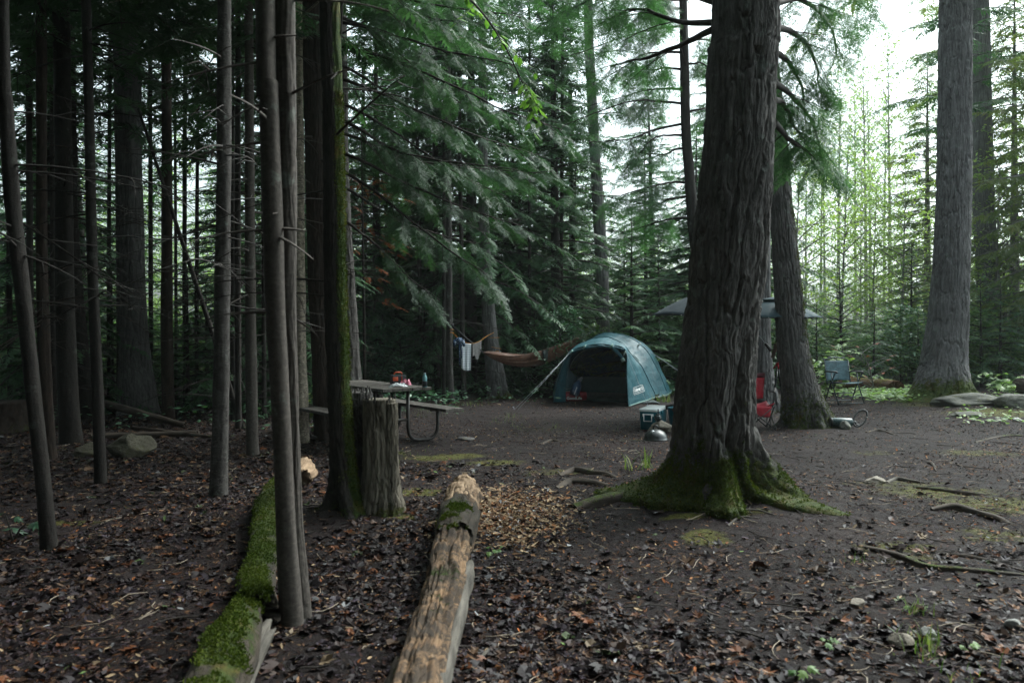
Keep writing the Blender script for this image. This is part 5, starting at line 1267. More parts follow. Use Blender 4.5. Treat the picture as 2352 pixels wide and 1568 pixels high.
mb = MB(); c = P(1303, 900, 16.73); mb.raw([c + Vector((a * .34, a * .16, b * .5)) for a, b in ((-.5, -.8), (.5, -.8), (.6, .6), (-.2, 1.2))], [np.array([(0, 1, 2, 3)])]); mb.build('inner_flap', TEAL_IN, tent, solid=.003)
poly_mesh('inner_logo', V2, LG[1], m_plain('dull print', (.25, .28, .28), .6), tent)
# guy lines
def guy(a, b, n=2, rad=.004, pegs=True):
    mb = MB()
    for k in range(n):
        e = b + Vector((.07 * k, .05 * k, 0)); mb.tube([a, a.lerp(e, .5) + Vector((0, 0, -.008)), e], rad, 5)
    mb.build('guy_line', CORD, tent)
    mb = MB(); mb.tube([b + Vector((-.02, 0, .05)), b + Vector((.02, .01, -.1))], .006, 6); mb.tube([b + Vector((-.045, 0, .045)), b + Vector((-.02, 0, .05))], .006, 6); mb.build('peg', m_plain('peg steel', (.3, .33, .38), .4, .8), tent)
gp = G(1182, 940); guy(P(1308, 811, 16.3), gp, 2, .0030); guy(P(1437, 806, 15.7), G(1490, 936), 1, .0035)
a = P(1470, 791, 17.6); guy(a, Vector((4.35, 16.3, gz(4.35, 16.3))), 2, .0035)
mb = MB(); mb.tube([a + Vector((-.05, 0, -.03)), a + Vector((.02, -.01, .03))], .022, 6, sx=.4); mb.build('guy_tab', WHITE, tent)
mb = MB(); mb.box(P(1509, 915, 17.0), (.16, .12, .09), .4); mb.build('corner_buckle', m_plain('black webbing', (.015, .015, .017), .5), tent, bevel=.03)
mb = MB(); gq = np.array([[(3.10 + .55 * t, 17.1 + 1.5 * t, z + .0) for t in q] for z in (.09, .03)]); gq[1, :, 0] += .10 * np.sin(q * 3.1); gq[1, :, 1] -= .06; gq[1, :, 2] = .02; mb.grid(gq); mb.build('tub_skirt', GREYF, tent, solid=.004)

# bags in the tent porch
rb2 = thing('red_bag', P(1328, 925, 16.7), 'dark red duffel bag lying in the tent entrance', 'bag')
RED = m_fabric('red nylon', (.22, .012, .022), .5, 20, .4); BLUE = m_fabric('blue crinkled bag', (.020, .060, .13), .4, 14, .8, .3)
c = P(1319, 921, 16.75); c.z = .10
mb = MB(); pr = [(0, -.26), (.085, -.26), (.105, -.2), (.11, 0), (.10, .17), (.09, .26), (0, .26)]; mb.lathe(c, pr, 20, Matrix.Rotation(.25, 3, 'Z') @ Matrix.Rotation(math.pi / 2, 3, 'Y'), .8); mb.build('body', RED, rb2)
mb = MB(); mb.tube([c + Vector((-.12, -.10, .0)), c + Vector((-.08, -.11, .10)), c + Vector((0, -.12, .13)), c + Vector((.08, -.11, .1)), c + Vector((.12, -.08, 0))], .010, 5); mb.build('handle', m_plain('black strap', (.012, .012, .013), .5), rb2)
tv, tf = text_pts('GoodLife', .085, .002); V = [tuple(c + Vector((-.17 + v[0], -.128 + v[0] * .02, -.055 + v[1]))) for v in tv]; poly_mesh('lettering', V, tf, WHITE, rb2)
bb = thing('blue_bag', P(1325, 880, 16.6), 'tall blue printed bag leaning over the red one in the tent entrance', 'bag'); c = P(1318, 906, 16.6)
e1 = P(1329, 878, 16.7); ax = (e1 - c).normalized(); mb = MB()
mb.tube([c, c.lerp(e1, .3), c.lerp(e1, .8), e1, e1 + ax * .06], [.10, .115, .10, .06, .03], 14, sx=.75); mb.build('body', BLUE, bb)
mb = MB(); mb.tube([e1, e1 + ax * .05, e1 + ax * .1 + Vector((.04, 0, .02))], [.035, .045, .02], 8); mb.build('gathered_top', m_plain('silver film', (.25, .30, .34), .3, .5), bb)
Mx = Matrix((ax.cross(Vector((0, 1, 0))).normalized(), Vector((0, 1, 0)), ax)).transposed()
tv = []; tf = []
for k in range(7):      # pale printed strokes, too small to read
    b_ = len(tv); x_ = .03 * k; tv += [(x_, 0, 0), (x_ + .02, 0, 0), (x_ + .02, .022, 0), (x_, .022, 0)]; tf.append((b_, b_ + 1, b_ + 2, b_ + 3))
V = [tuple(c + ax * (.02 + v[0] * .8) + ax.cross(Vector((0, 1, 0))) * -(v[1] - .02) + Vector((0, -.125, 0))) for v in tv]; poly_mesh('printed_stripe', V, tf, WHITE, bb)

# ------------------------------------------------------------------ cooler, bin, rock, lantern, grill lid
TC = m_plain('teal cooler plastic', (.008, .125, .165), .38, bump=.05); WP = m_plain('white plastic', (.66, .68, .67), .45, var=.06, bump=.05)
g = G(1489, 986); cl = thing('cooler', g, 'teal cooler with white lid and white wire handle', 'cooler'); rz = -.40
def box_loft(mb, c, levels, rz, rad=.03, n=4):
    """levels: (sx, sy, z): rounded-rectangle rings joined upwards and capped"""
    Rm = Matrix.Rotation(rz, 3, 'Z'); V = []; m = 0
    for sx, sy, z in levels:
        ring = []
        for cx, cy_, a0 in ((sx / 2 - rad, sy / 2 - rad, 0), (-sx / 2 + rad, sy / 2 - rad, 90), (-sx / 2 + rad, -sy / 2 + rad, 180), (sx / 2 - rad, -sy / 2 + rad, 270)):
            for k in range(n + 1):
                a = math.radians(a0 + 90 * k / n); ring.append((cx + rad * math.cos(a), cy_ + rad * math.sin(a), z))
        m = len(ring); V += [tuple(Rm @ Vector(p) + Vector(c)) for p in ring]
    q = [(i * m + k, i * m + (k + 1) % m, (i + 1) * m + (k + 1) % m, (i + 1) * m + k) for i in range(len(levels) - 1) for k in range(m)]
    b = len(V); V += [tuple(Rm @ Vector((0, 0, levels[0][2])) + Vector(c)), tuple(Rm @ Vector((0, 0, levels[-1][2])) + Vector(c))]; e = (len(levels) - 1) * m
    mb.raw(V, [np.array(q), np.array([(b, (k + 1) % m, k) for k in range(m)] + [(b + 1, e + k, e + (k + 1) % m) for k in range(m)])])
g = G(1468, 986); cc = Vector((g.x + .143 * math.cos(rz) - .35 * math.sin(rz), g.y + .143 * math.sin(rz) + .35 * math.cos(rz), g.z))
mb = MB(); box_loft(mb, cc, [(.25, .64, .0), (.262, .655, .01), (.285, .69, .27), (.285, .69, .275)], rz); mb.build('body', TC, cl)
mb = MB(); box_loft(mb, cc, [(.298, .702, .277), (.300, .705, .282), (.298, .702, .310), (.285, .69, .318)], rz); mb.build('lid', WP, cl)
Rm = Matrix.Rotation(rz, 3, 'Z'); ff = lambda x, y, z: cc + Rm @ Vector((x, y, z))
mb = MB(); y = -.372
mb.tube([ff(-.065, y, .235), ff(-.065, y, .135), ff(.055, y, .135), ff(.055, y, .235)], .008, 8); mb.tube([ff(-.085, y + .01, .235), ff(.075, y + .01, .235)], .009, 8)
for x in (-.08, .07): mb.box(ff(x, y + .015, .225), (.014, .03, .04), rz)
mb.build('handle', WP, cl)
mb = MB(); mb.box(ff(.148, -.05, .25), (.012, .09, .05), rz); mb.build('latch', TC, cl)
g = G(1556, 976); bn = thing('bin', g, 'teal bucket with dark rope handle, half hidden by the massive trunk', 'bin')
mb = MB(); mb.lathe(g, [(0, 0), (.115, 0), (.12, .01), (.15, .26), (.165, .262), (.168, .28), (.155, .285), (.15, .27), (.115, .03), (0, .03)], 28); mb.build('body', TC, bn)
mb = MB(); mb.tube([g + Vector((-.17, -.02, .26)), g + Vector((-.19, -.05, .30)), g + Vector((-.10, -.08, .325)), g + Vector((.05, -.08, .32)), g + Vector((.17, -.02, .27))], .018, 8); mb.build('handle', m_plain('dark rope', (.02, .018, .018), .8, bump=.6), bn)
def rock(name, c, size, mat, label, seed, rz=0.0, cat='rock', cut=.25, group=None, sink=.3):
    n, m = 40, 64; th = np.linspace(0, 2 * np.pi, m, endpoint=False); ph = np.linspace(-np.pi / 2, np.pi / 2, n); Tq, Pq = np.meshgrid(th, ph)
    D = np.stack([np.cos(Pq) * np.cos(Tq), np.cos(Pq) * np.sin(Tq), np.sin(Pq)], -1).reshape(-1, 3); r = np.random.default_rng(seed)
    rad = np.ones(len(D)) * 1.25
    for k in range(11):     # planes cut facets
        nv = r.normal(0, 1, 3); nv /= np.linalg.norm(nv); o = r.uniform(.72, 1.0); dt = D @ nv
        rad = np.where(dt > .05, np.minimum(rad, o / np.maximum(dt, .05)), rad)
    rad *= 1 + .12 * fbm(D * 2.2, seed, 4) + .03 * fbm(D * 9, seed + 1, 2)
    V = D * rad[:, None] * np.array(size) / 2; ca, sa = math.cos(rz), math.sin(rz)
    V = np.stack([V[:, 0] * ca - V[:, 1] * sa + c[0], V[:, 0] * sa + V[:, 1] * ca + c[1], V[:, 2] + c[2] + size[2] * (.5 - sink)], -1)
    i, j = np.meshgrid(np.arange(n - 1), np.arange(m), indexing='ij'); q = np.stack([i * m + j, i * m + (j + 1) % m, (i + 1) * m + (j + 1) % m, (i + 1) * m + j], -1).reshape(-1, 4)
    return tag(mesh_np(name, V, [q], mat, None, Vector(c), True), label, cat, group)
RK1 = m_rock('tan grey rock', (.10, .085, .07), (.27, .235, .19)); RK2 = m_rock('grey rock', (.10, .10, .095), (.25, .25, .23), 4); RK4 = m_rock('mossy grey rock', (.035, .036, .030), (.12, .12, .10), 5); RK3 = m_rock('banded tan rock', (.035, .030, .022), (.11, .10, .07), 3)
g = G(1519, 993); rock('rock', g + Vector((0, .1, 0)), (.34, .30, .20), RK1, 'tan grey rock carrying the black lantern, beside the cooler', 31, .3, sink=.18)
g2 = g + Vector((-.035, .07, .155)); ln = thing('lantern', g2, 'small black ball lantern in a wire cage, standing on the rock', 'lantern'); BK = m_plain('black plastic', (.012, .013, .014), .3, bump=.05); GLS = m_plain('dark glossy glass', (.03, .05, .055), .06, spec=.8, bump=0)
mb = MB(); mb.lathe(g2, [(0, 0), (.032, .002), (.052, .03), (.056, .055), (.05, .08), (.034, .10), (0, .10)], 20); mb.build('globe', GLS, ln)
mb = MB()
for k in range(8): a = math.pi * 2 * k / 8; mb.tube([g2 + Vector((math.cos(a) * r_, math.sin(a) * r_, z)) for r_, z in ((.03, 0), (.054, .03), (.059, .055), (.052, .08), (.034, .10))], .003, 4)
for z, r_ in ((.03, .054), (.055, .0595), (.08, .052)): mb.tube([g2 + Vector((math.cos(a) * r_, math.sin(a) * r_, z)) for a in [math.pi * 2 * k / 16 for k in range(17)]], .003, 4)
mb.build('cage', BK, ln)
mb = MB(); mb.lathe(g2, [(0, .098), (.032, .098), (.034, .118), (.02, .125), (0, .125)], 16); mb.box(g2 + Vector((0, 0, .155)), (.018, .006, .07)); mb.build('cap', BK, ln)
g = G(1510, 1012); g = g + Vector((0, .12, .0)); gl = thing('grill_lid', g, 'black enamel dome grill lid lying on the soil in front of the rock', 'grill lid'); EN = m_plain('black enamel', (.006, .011, .011), .35, spec=.8, bump=.0)
mb = MB(); pr = [(.168, .0), (.170, .012), (.158, .018)] + [(.158 * math.cos(a), .018 + .125 * math.sin(a)) for a in [math.pi / 2 * k / 10 for k in range(1, 11)]]; mb.lathe(g, pr, 48); mb.build('dome', EN, gl, solid=.003)
mb = MB(); mb.tube([g + Vector((x, 0, z)) for x, z in ((-.032, .12), (-.034, .17), (-.02, .19), (.01, .192), (.03, .175), (.038, .12))], .009, 8, sx=1.5); mb.build('handle', BK, gl)
vM = Matrix.Rotation(-.25, 3, 'Y') @ Matrix.Rotation(.75, 3, 'X'); vc = g + Vector((-.055, -.075, .112)); mb = MB(); mb.lathe(vc, [(0, .004), (.022, .006), (.03, 0), (.032, -.006)], 20, vM)
for k in range(3): a = k * math.pi / 3; mb.tube([vc + vM @ Vector((math.cos(a) * .026, math.sin(a) * .026, .008)), vc - vM @ Vector((math.cos(a) * .026, math.sin(a) * .026, -.008))], .0025, 4)
mb.build('vent', m_plain('aluminium', (.45, .47, .48), .35, .9), gl)

# ------------------------------------------------------------------ hammock
HM = m_fabric('brown hammock cloth', (.125, .056, .034), .6, 10, .3, .35); HM2 = m_fabric('dark pocket cloth', (.010, .020, .020), .6)
a, b = P(1111, 810, 16.6), P(1342, 776, 19.2); hm = thing('hammock', (a + b) / 2 - Vector((0, 0, .5)), 'brown cloth hammock sagging between two trees', 'hammock')
n, m = 60, 24; gr = np.zeros((n, m, 3))
for i in range(n):
    t = i / (n - 1); c = a.lerp(b, t); sag = .41 * (1 - (2 * t - 1) ** 2) + .10 * math.sin(math.pi * t) * (1 - t); wdt = .34 * math.sin(math.pi * t) ** .6 + .02
    top = .10 * math.sin(math.pi * t)
    for j in range(m):
        s = j / (m - 1) * 2 - 1; fold = .026 * math.sin(s * 26 + 2.5 * t) * math.sin(math.pi * t) ** .5
        zz = c.z - sag + (abs(s) ** 2.0) * (.27 * math.sin(math.pi * t) ** .6) + fold * .6
        gr[i, j] = (c.x + s * wdt * .45 + fold * .3, c.y + s * wdt * .9 + fold, zz)
mb = MB(); mb.grid(gr); mb.build('cloth', HM, hm, solid=.006)
for jj in (0, m - 1): mb = MB(); mb.tube([Vector(p) for p in gr[:, jj]], .009, 6); mb.build('edge', HM, hm)
k = int(n * .62); p = Vector(gr[int(n * .60), 0]); p2 = Vector(gr[int(n * .66), 0]); mb = MB()
mb.raw([p + Vector((0, -.02, 0)), p2 + Vector((0, -.02, 0)), p2 + Vector((-.0, -.06, -.24)), p + Vector((.05, -.06, -.28))], [np.array([(0, 3, 2, 1)])]); mb.build('pocket', HM2, hm, solid=.012)
BKW = m_plain('black webbing strap', (.012, .013, .014), .6, bump=.4); ALU = m_plain('carabiner aluminium', (.5, .53, .55), .3, .9)
tr = G(1036, 925); st = Vector((tr.x + .02, tr.y - .09, P(0, 747, tr.y).z)); mb = MB(); mb.tube([st, st.lerp(a, .5) + Vector((0, 0, -.02)), a + (st - a).normalized() * .12], .030, 6, sx=.35); mb.tube([a, a + (st - a).normalized() * .14], .012, 6); mb.tube([st + Vector((-.1, .08, .0)), st, st + Vector((.04, .08, .02))], .03, 6, sx=.35)
mb.build('strap', BKW, hm)
t2 = G(1390, 885); w2 = Vector((P(1383, 733, t2.y).x, t2.y - .2, P(0, 733, t2.y).z)); mb = MB(); mb.tube([b, b.lerp(w2, .25)], .012, 6); mb.tube([b.lerp(w2, .2), w2 + Vector((-.12, 0, -.06))], .007, 6)
mb.tube([w2 + Vector((math.cos(x) * .175, .2 + math.sin(x) * .175, .03 + math.cos(x) * .04)) for x in [6.283 * k / 20 for k in range(21)]], .035, 6, sx=.3); mb.build('strap', BKW, hm)
for q0 in (a + (st - a).normalized() * .12, b.lerp(w2, .22)):
    mb = MB(); mb.tube([q0 + Vector((math.cos(x) * .02 + math.sin(x) * .035, 0, math.cos(x) * .02 - .3 * math.sin(x) * .05 + math.sin(x) * .03)) for x in [6.283 * k / 12 for k in range(13)]], .007, 6); mb.build('carabiner', ALU, hm)

# ------------------------------------------------------------------ clothes line
ORG = m_plain('orange cord', (.50, .20, .02), .7); d = 16.5
cr = [P(1035, 762, 16.3), P(1044, 768, 16.3), P(1058, 781, 16.4), P(1080, 789, 16.5), P(1100, 784, 16.6), P(1118, 772, 17.0), P(1134, 763.5, 17.15)]
cln = thing('clothes_line', cr[3], 'orange cord tied between two trunks as a clothes line', 'cord'); mb = MB(); mb.tube([tuple(v) for v in smooth_path([(p.x, p.y, p.z, 0) for p in cr], 30)[:, :3]], .0055, 5)
g3 = G(1143, 914)
for py, wd, tl in ((775, 31, .0), (797, 33, -.04), (812, 35, -.01)):
    cx = P(1110 + (py - 700) * .115 + 12, py, g3.y); rr = wd / 2 / F * g3.y + .018; mb.tube([cx + Vector((math.cos(x) * rr, math.sin(x) * rr, tl * math.cos(x))) for x in [6.283 * k / 24 for k in range(25)]], .005, 5)
ct = G(1036, 925); 
for z in (1.50, 1.44): mb.tube([Vector((ct.x - .01 + math.cos(x) * .072, ct.y + math.sin(x) * .072, z)) for x in [6.283 * k / 16 for k in range(17)]], .005, 5)
kx = P(1142, 809, g3.y - .17); mb.tube([kx + Vector((math.cos(x) * .035, 0, math.sin(x) * .03)) for x in [6.283 * k / 12 for k in range(13)]], .008, 5); mb.build('cord', ORG, cln)
def m_towel():
    m, nt, out = newmat('white checked towel'); v = mapping(nt, (1, 1, 1)); sx = N(nt, 'ShaderNodeSeparateXYZ'); nt.links.new(v, sx.inputs[0])
    f = math_n(nt, 'FRACT', math_n(nt, 'MULTIPLY', sx.outputs[2], 21.0)); l = math_n(nt, 'LESS_THAN', f, .13)
    f2 = math_n(nt, 'FRACT', math_n(nt, 'MULTIPLY', sx.outputs[2], 84.0)); l2 = math_n(nt, 'MULTIPLY', math_n(nt, 'LESS_THAN', f2, .3), .18); f3 = math_n(nt, 'MULTIPLY', math_n(nt, 'LESS_THAN', math_n(nt, 'FRACT', math_n(nt, 'MULTIPLY', sx.outputs[0], 70.0)), .3), .14)
    c = mixc(nt, math_n(nt, 'MULTIPLY', l, .8), (.78, .81, .83), (.10, .13, .17)); c = mixc(nt, math_n(nt, 'ADD', l2, f3), c, (.25, .33, .40)); bsdf(nt, out, c, .85, bump_n(nt, noise_n(nt, v, 160, 2), .3, .004)); return m
def hang(name, tl, tr_, hts, mat, label, cat, wav=.02, thick=.006, y=0.0, seed=1):
    """cloth hung over the line: tl/tr top corners; hts drop per column"""
    r = random.Random(seed); n, m = 26, 22; gr = np.zeros((m, n, 3))
    for j in range(n):
        u = j / (n - 1); tp_ = tl.lerp(tr_, u) + Vector((0, 0, -.025 * math.sin(math.pi * u))); h = np.interp(u, [k / (len(hts) - 1) for k in range(len(hts))], hts)
        for i in range(m):
            w = i / (m - 1); gr[i, j] = (tp_.x + (u - .5) * -.05 * w * h, tp_.y + y + wav * math.sin(u * 14 + seed) * w, tp_.z - h * w)
    mb = MB(); mb.grid(gr); return tag(mb.build(name, mat, None, solid=thick), label, cat)
hang('towel', P(1058, 782, 16.42), P(1082.5, 789, 16.5), [.565, .57, .56, .55], m_towel(), 'white checked towel hanging on the orange line', 'towel', seed=2)
ts = hang('tee_shirt', P(1085, 788, 16.52), P(1105.5, 780.5, 16.62), [.28, .24, .34, .36, .30, .24], m_fabric('washed grey cotton', (.30, .28, .27), .85, 20, .3), 'grey tee shirt drying on the line right of the towel', 'shirt', .006, seed=5)
hang('dark_cloth', P(1105, 781, 16.62), P(1108.5, 780, 16.66), [.36, .38, .05], m_fabric('shaded grey cotton', (.20, .19, .18), .9, 20, .3), 'narrow folded sleeve of grey cloth at the right end of the line', 'cloth', .03, seed=7) if False else None
def m_dots():
    m, nt, out = newmat('navy dotted cloth'); v = mapping(nt, (1, .3, 1)); vo = N(nt, 'ShaderNodeTexVoronoi'); vo.inputs['Scale'].default_value = 42; nt.links.new(v, vo.inputs['Vector'])
    c = mixc(nt, ramp(nt, vo.outputs['Distance'], [(.26, 1.0), (.34, 0.0)]), (.008, .045, .115), (.60, .68, .75)); bsdf(nt, out, c, .6); return m
sw = thing('swimsuit', P(1052, 780, 16.35), 'navy dotted swimsuit top bunched at the left end of the clothes line', 'swimsuit'); DM = m_dots()
mb = MB(); c = P(1053, 785, 16.33)
for k in range(5):
    o = c + Vector(((k - 2) * .042, .02 * (k % 2), .03 - .012 * (k - 2) ** 2)); mb.tube([o + Vector((0, 0, .06)), o + Vector((.012, -.02, 0)), o + Vector((-.005 + .01 * k, 0, -.07))], [.022, .038, .026], 8)
mb.build('cups', DM, sw)
mb = MB(); mb.tube([P(1055, 790, 16.32), P(1055.5, 815, 16.3), P(1056, 839, 16.3)], [.018, .013, .016], 6, sx=.5); mb.tube([P(1060, 788, 16.3), P(1061, 810, 16.3), P(1060.5, 823, 16.3)], [.018, .014, .012], 6, sx=.5); mb.build('ties', DM, sw)

# ------------------------------------------------------------------ picnic table
WD = m_bark('weathered table wood', (.045, .038, .034), (.155, .140, .125), 1.0, 24, moss=False, bump=.5, bd=.006); STL = m_plain('dark brown painted steel', (.022, .018, .016), .45, bump=.1)
PD = Vector((-.616, .789, 0)); PL = Vector((.789, .616, 0)); pc = Vector((-1.33, 10.17, 0)); z0 = gz(-1.9, 11)
pt = thing('picnic_table', (pc.x, pc.y, z0), 'weathered plank picnic table with attached bench and bent steel frame', 'table'); Mt = Matrix((PL, PD, Vector((0, 0, 1)))).transposed()
def T_(l, a_, z): return pc + PL * l + PD * a_ + Vector((0, 0, z))
for k in range(5): mb = MB(); mb.box(T_(-.29 + k * .145, .92 + .006 * (k % 3), .735), (.139, 1.84, .04), M=Mt); mb.build('plank', WD, pt, bevel=.006, smooth=False)
for l0 in (.72, -.72):
    for k in range(2): mb = MB(); mb.box(T_(l0 + (k - .5) * .145, .92, .43), (.139, 1.84, .04), M=Mt); mb.build('bench_plank', WD, pt, bevel=.006, smooth=False)
for a_ in (.42, 1.45):
    for s in (1, -1):
        mb = MB(); pts = [T_(s * .25, a_, .71), T_(s * .25, a_, .2), T_(s * .27, a_, .09), T_(s * .33, a_, .03), T_(s * .42, a_, .012), T_(s * .58, a_, .012), T_(s * .66, a_, .04), T_(s * .71, a_, .11), T_(s * .72, a_, .2), T_(s * .72, a_, .41)]
        mb.tube(pts, .024, 8); mb.build('leg_frame', STL, pt)
    mb = MB(); mb.tube([T_(-.25, a_, .30), T_(.25, a_, .30)], .02, 6); mb.tube([T_(-.36, a_, .70), T_(.36, a_, .70)], .022, 6); mb.tube([T_(.60, a_, .405), T_(.85, a_, .405)], .02, 6); mb.tube([T_(-.60, a_, .405), T_(-.85, a_, .405)], .02, 6); mb.build('cross_bar', STL, pt)
mb = MB(); mb.tube([T_(0, .42, .30), T_(0, .9, .70)], .016, 6); mb.tube([T_(0, 1.45, .30), T_(0, 1.0, .70)], .016, 6); mb.build('brace', STL, pt)
TZ = .757
def on_table(px, py): 
    d_ = F * (H - TZ) / (py - HY); p = P(px, py, d_); p.z = TZ; return p
c = on_table(914, 882); sp = thing('speaker', c, 'black and orange portable speaker box with arched orange handle, on the picnic table', 'speaker'); OR = m_plain('orange plastic', (.55, .085, .03), .45); DG = m_plain('dark grey plastic', (.022, .027, .032), .5)
Ms = Matrix.Rotation(.45, 3, 'Z'); mb = MB(); mb.box(c + Vector((0, 0, .065)), (.20, .12, .125), .45); mb.build('body', DG, sp, bevel=.014, smooth=False)
mb = MB(); mb.box(c + Ms @ Vector((-.055, -.064, .075)), (.075, .008, .055), .45); mb.box(c + Ms @ Vector((.035, -.064, .065)), (.010, .008, .10), .45); mb.build('grille', OR, sp, bevel=.003)
mb = MB(); mb.tube([c + Ms @ Vector((x, 0, z)) for x, z in ((-.055, .125), (-.052, .15), (-.035, .162), (.035, .162), (.052, .15), (.055, .125))], .010, 8); mb.build('handle', OR, sp)
c = on_table(975.5, 888.5); bt = thing('water_bottle', c, 'clear bluish water bottle standing at the right end of the picnic table', 'bottle')
GB = m_plain('bluish bottle plastic', (.16, .36, .38), .12, spec=.7, bump=0); mb = MB(); mb.lathe(c, [(0, 0), (.028, 0), (.032, .006), (.031, .05), (.033, .055), (.031, .10), (.032, .115), (.026, .14), (.013, .158), (.013, .168), (0, .168)], 20); mb.build('body', GB, bt)
mb = MB(); mb.lathe(c, [(0, .166), (.015, .166), (.015, .183), (0, .184)], 16); mb.build('cap', m_plain('pale cap', (.35, .5, .52), .4), bt)
mb = MB(); mb.lathe(c, [(.0325, .010), (.0340, .012), (.0340, .075), (.0325, .078)], 20); mb.build('label', m_plain('dark label', (.008, .012, .016), .4), bt)
def crumple(name, c, size, mat, label, cat, seed, rz=0.0):
    n, m = 20, 28; gr = np.zeros((n, m, 3)); r = np.random.default_rng(seed)
    x, y = np.meshgrid(np.linspace(-1, 1, m), np.linspace(-1, 1, n)); hgt = np.clip(1 - x ** 2 - y ** 2 * .8, 0, 1) ** .6
    nz = fbm(np.stack([x.ravel() * 2.4, y.ravel() * 2.4, x.ravel() * 0], -1), seed, 3).reshape(x.shape)
    X = (x + .25 * nz) * size[0] / 2; Y = (y + .25 * fbm(np.stack([x.ravel() * 2, y.ravel() * 2, x.ravel() * 0 + 5], -1), seed, 2).reshape(x.shape)) * size[1] / 2; Z = (hgt * .6 + np.abs(nz) * 1.1 * hgt) * size[2]
    ca, sa = math.cos(rz), math.sin(rz); gr = np.stack([X * ca - Y * sa + c[0], X * sa + Y * ca + c[1], Z + c[2] + .003], -1); mb = MB(); mb.grid(gr); return tag(mb.build(name, mat, None, solid=.002), label, cat)
crumple('plastic_bag', on_table(914, 888), (.26, .12, .045), m_plain('white translucent film', (.55, .58, .60), .25, spec=.6, bump=.8), 'crumpled clear plastic bag on the table in front of the speaker', 'plastic bag', 3, .3)
crumple('wrapper', on_table(932, 884), (.15, .10, .07), m_plain('pink foil wrapper', (.62, .16, .24), .3, spec=.6, bump=.6, var=.45, sc=40), 'pink and white food wrapper beside the speaker', 'wrapper', 4)
c = on_table(948, 882); mb = MB(); mb.box(c + Vector((0, 0, .006)), (.15, .075, .01), .5); tag(mb.build('phone', BK, None, bevel=.003, smooth=False), 'flat black phone lying on the table behind the bottle', 'phone')

# ------------------------------------------------------------------ umbrellas, tripod, chairs, pump
UM = m_fabric('slate umbrella cloth', (.032, .045, .054), .8, 8, .15, .1, drops=True); UM2 = m_fabric('dark teal umbrella cloth', (.018, .042, .052), .8, 8, .15, .1, drops=True)
POLE = m_plain('black pole', (.010, .011, .012), .35, bump=0)
def umbrella(top, Rr, h, mat, label, foot, rot=0.0, tiltx=0.0, n=8, vent=True):
    t = thing('umbrella', foot, label, 'umbrella'); Mx = Matrix.Rotation(tiltx, 3, 'Y')
    K = 6; rows = 12; gr = np.zeros((rows, n * K + 1, 3))
    for i in range(rows):
        s = i / (rows - 1)
        for j in range(n * K + 1):
            a = rot + 2 * math.pi * j / (n * K); ph = (j % K) / K; dip = 1 - .10 * math.sin(math.pi * ph) * s; zz = -h * (.5 * s + .5 * (1 - math.cos(s * 1.25)) / (1 - math.cos(1.25))) - .03 * math.sin(math.pi * ph) * s * Rr * -.6
            p = Mx @ Vector((math.cos(a) * Rr * s * dip, math.sin(a) * Rr * s * dip, zz)); gr[i, j] = p + top
    mb = MB(); mb.grid(gr); mb.build('canopy', mat, t, solid=.004)
    if vent:
        g2_ = (gr[:4] - np.array(top)) * np.array([1.25, 1.25, 1]) + np.array(top) + np.array([0, 0, .018]); mb = MB(); mb.grid(g2_); mb.build('vent', mat, t, solid=.003)
    for k in range(n):
        a = rot + 2 * math.pi * k / n; mb = MB(); mb.tube([Vector(gr[i, k * K]) + Vector((0, 0, -.012)) for i in range(0, rows)], .005, 4); e = Vector(gr[-1, k * K]); e0 = Vector(gr[-2, k * K]); mb.tube([e, e + (e - e0).normalized() * .03], .008, 5)
        mb.tube([Vector(gr[6, k * K]) + Vector((0, 0, -.014)), top + Vector((0, 0, -h * .95))], .004, 4); mb.build('rib', POLE, t)
    mb = MB(); mb.tube([top + Vector((0, 0, .06)), top + (foot - top)], .010, 8); mb.build('pole', POLE, t); return t
g = G(1632, 962); umbrella(P(1630, 668, g.y) , 1.02, .42, UM, 'slate grey umbrella sticking out to the left behind the massive trunk', g, .10)
tg = G(1788, 975); top2 = P(1779, 684, 12.9); umbrella(top2, .74, .33, UM2, 'dark teal umbrella fixed on the tripod between massive and leaning trunk', P(1787, 838, 12.85), .35)
# tripod
tp_ = thing('tripod', tg, 'black tripod with red collar holding the teal umbrella', 'tripod'); hd = P(1787, 838, 12.85)
for fx_, fy_ in ((1768, 985), (1803, 973), (1822, 962)):
    f = G(fx_, fy_); m1 = hd.lerp(f, .35); m2 = hd.lerp(f, .68); mb = MB(); mb.tube([hd, m1], .014, 8); mb.tube([m1, m2], .011, 8); mb.tube([m2, f], .008, 8); mb.lathe(m1, [(.018, -.02), (.018, .02)], 10); mb.lathe(m2, [(.015, -.02), (.015, .02)], 10); lg = mb.build('leg', POLE, tp_)
    mb = MB(); mb.lathe(f, [(0, 0), (.016, 0), (.014, .02), (.008, .025)], 10); mb.build('rubber_foot', POLE, lg)
RD = m_plain('red anodised metal', (.40, .01, .02), .3, .6); mb = MB(); mb.lathe(hd, [(0, -.02), (.035, -.02), (.042, 0), (.035, .03), (.02, .04), (0, .045)], 16)
for a in (.3, 2.4, 4.5): mb.tube([hd + Vector((math.cos(a) * .03, math.sin(a) * .03, 0)), hd + Vector((math.cos(a) * .075, math.sin(a) * .075, -.06))], .014, 6)
mb.build('collar', RD, tp_); mb = MB(); mb.tube([hd + Vector((0, 0, .03)), hd + Vector((0, 0, .32))], .014, 8); mb.build('centre_column', POLE, tp_)
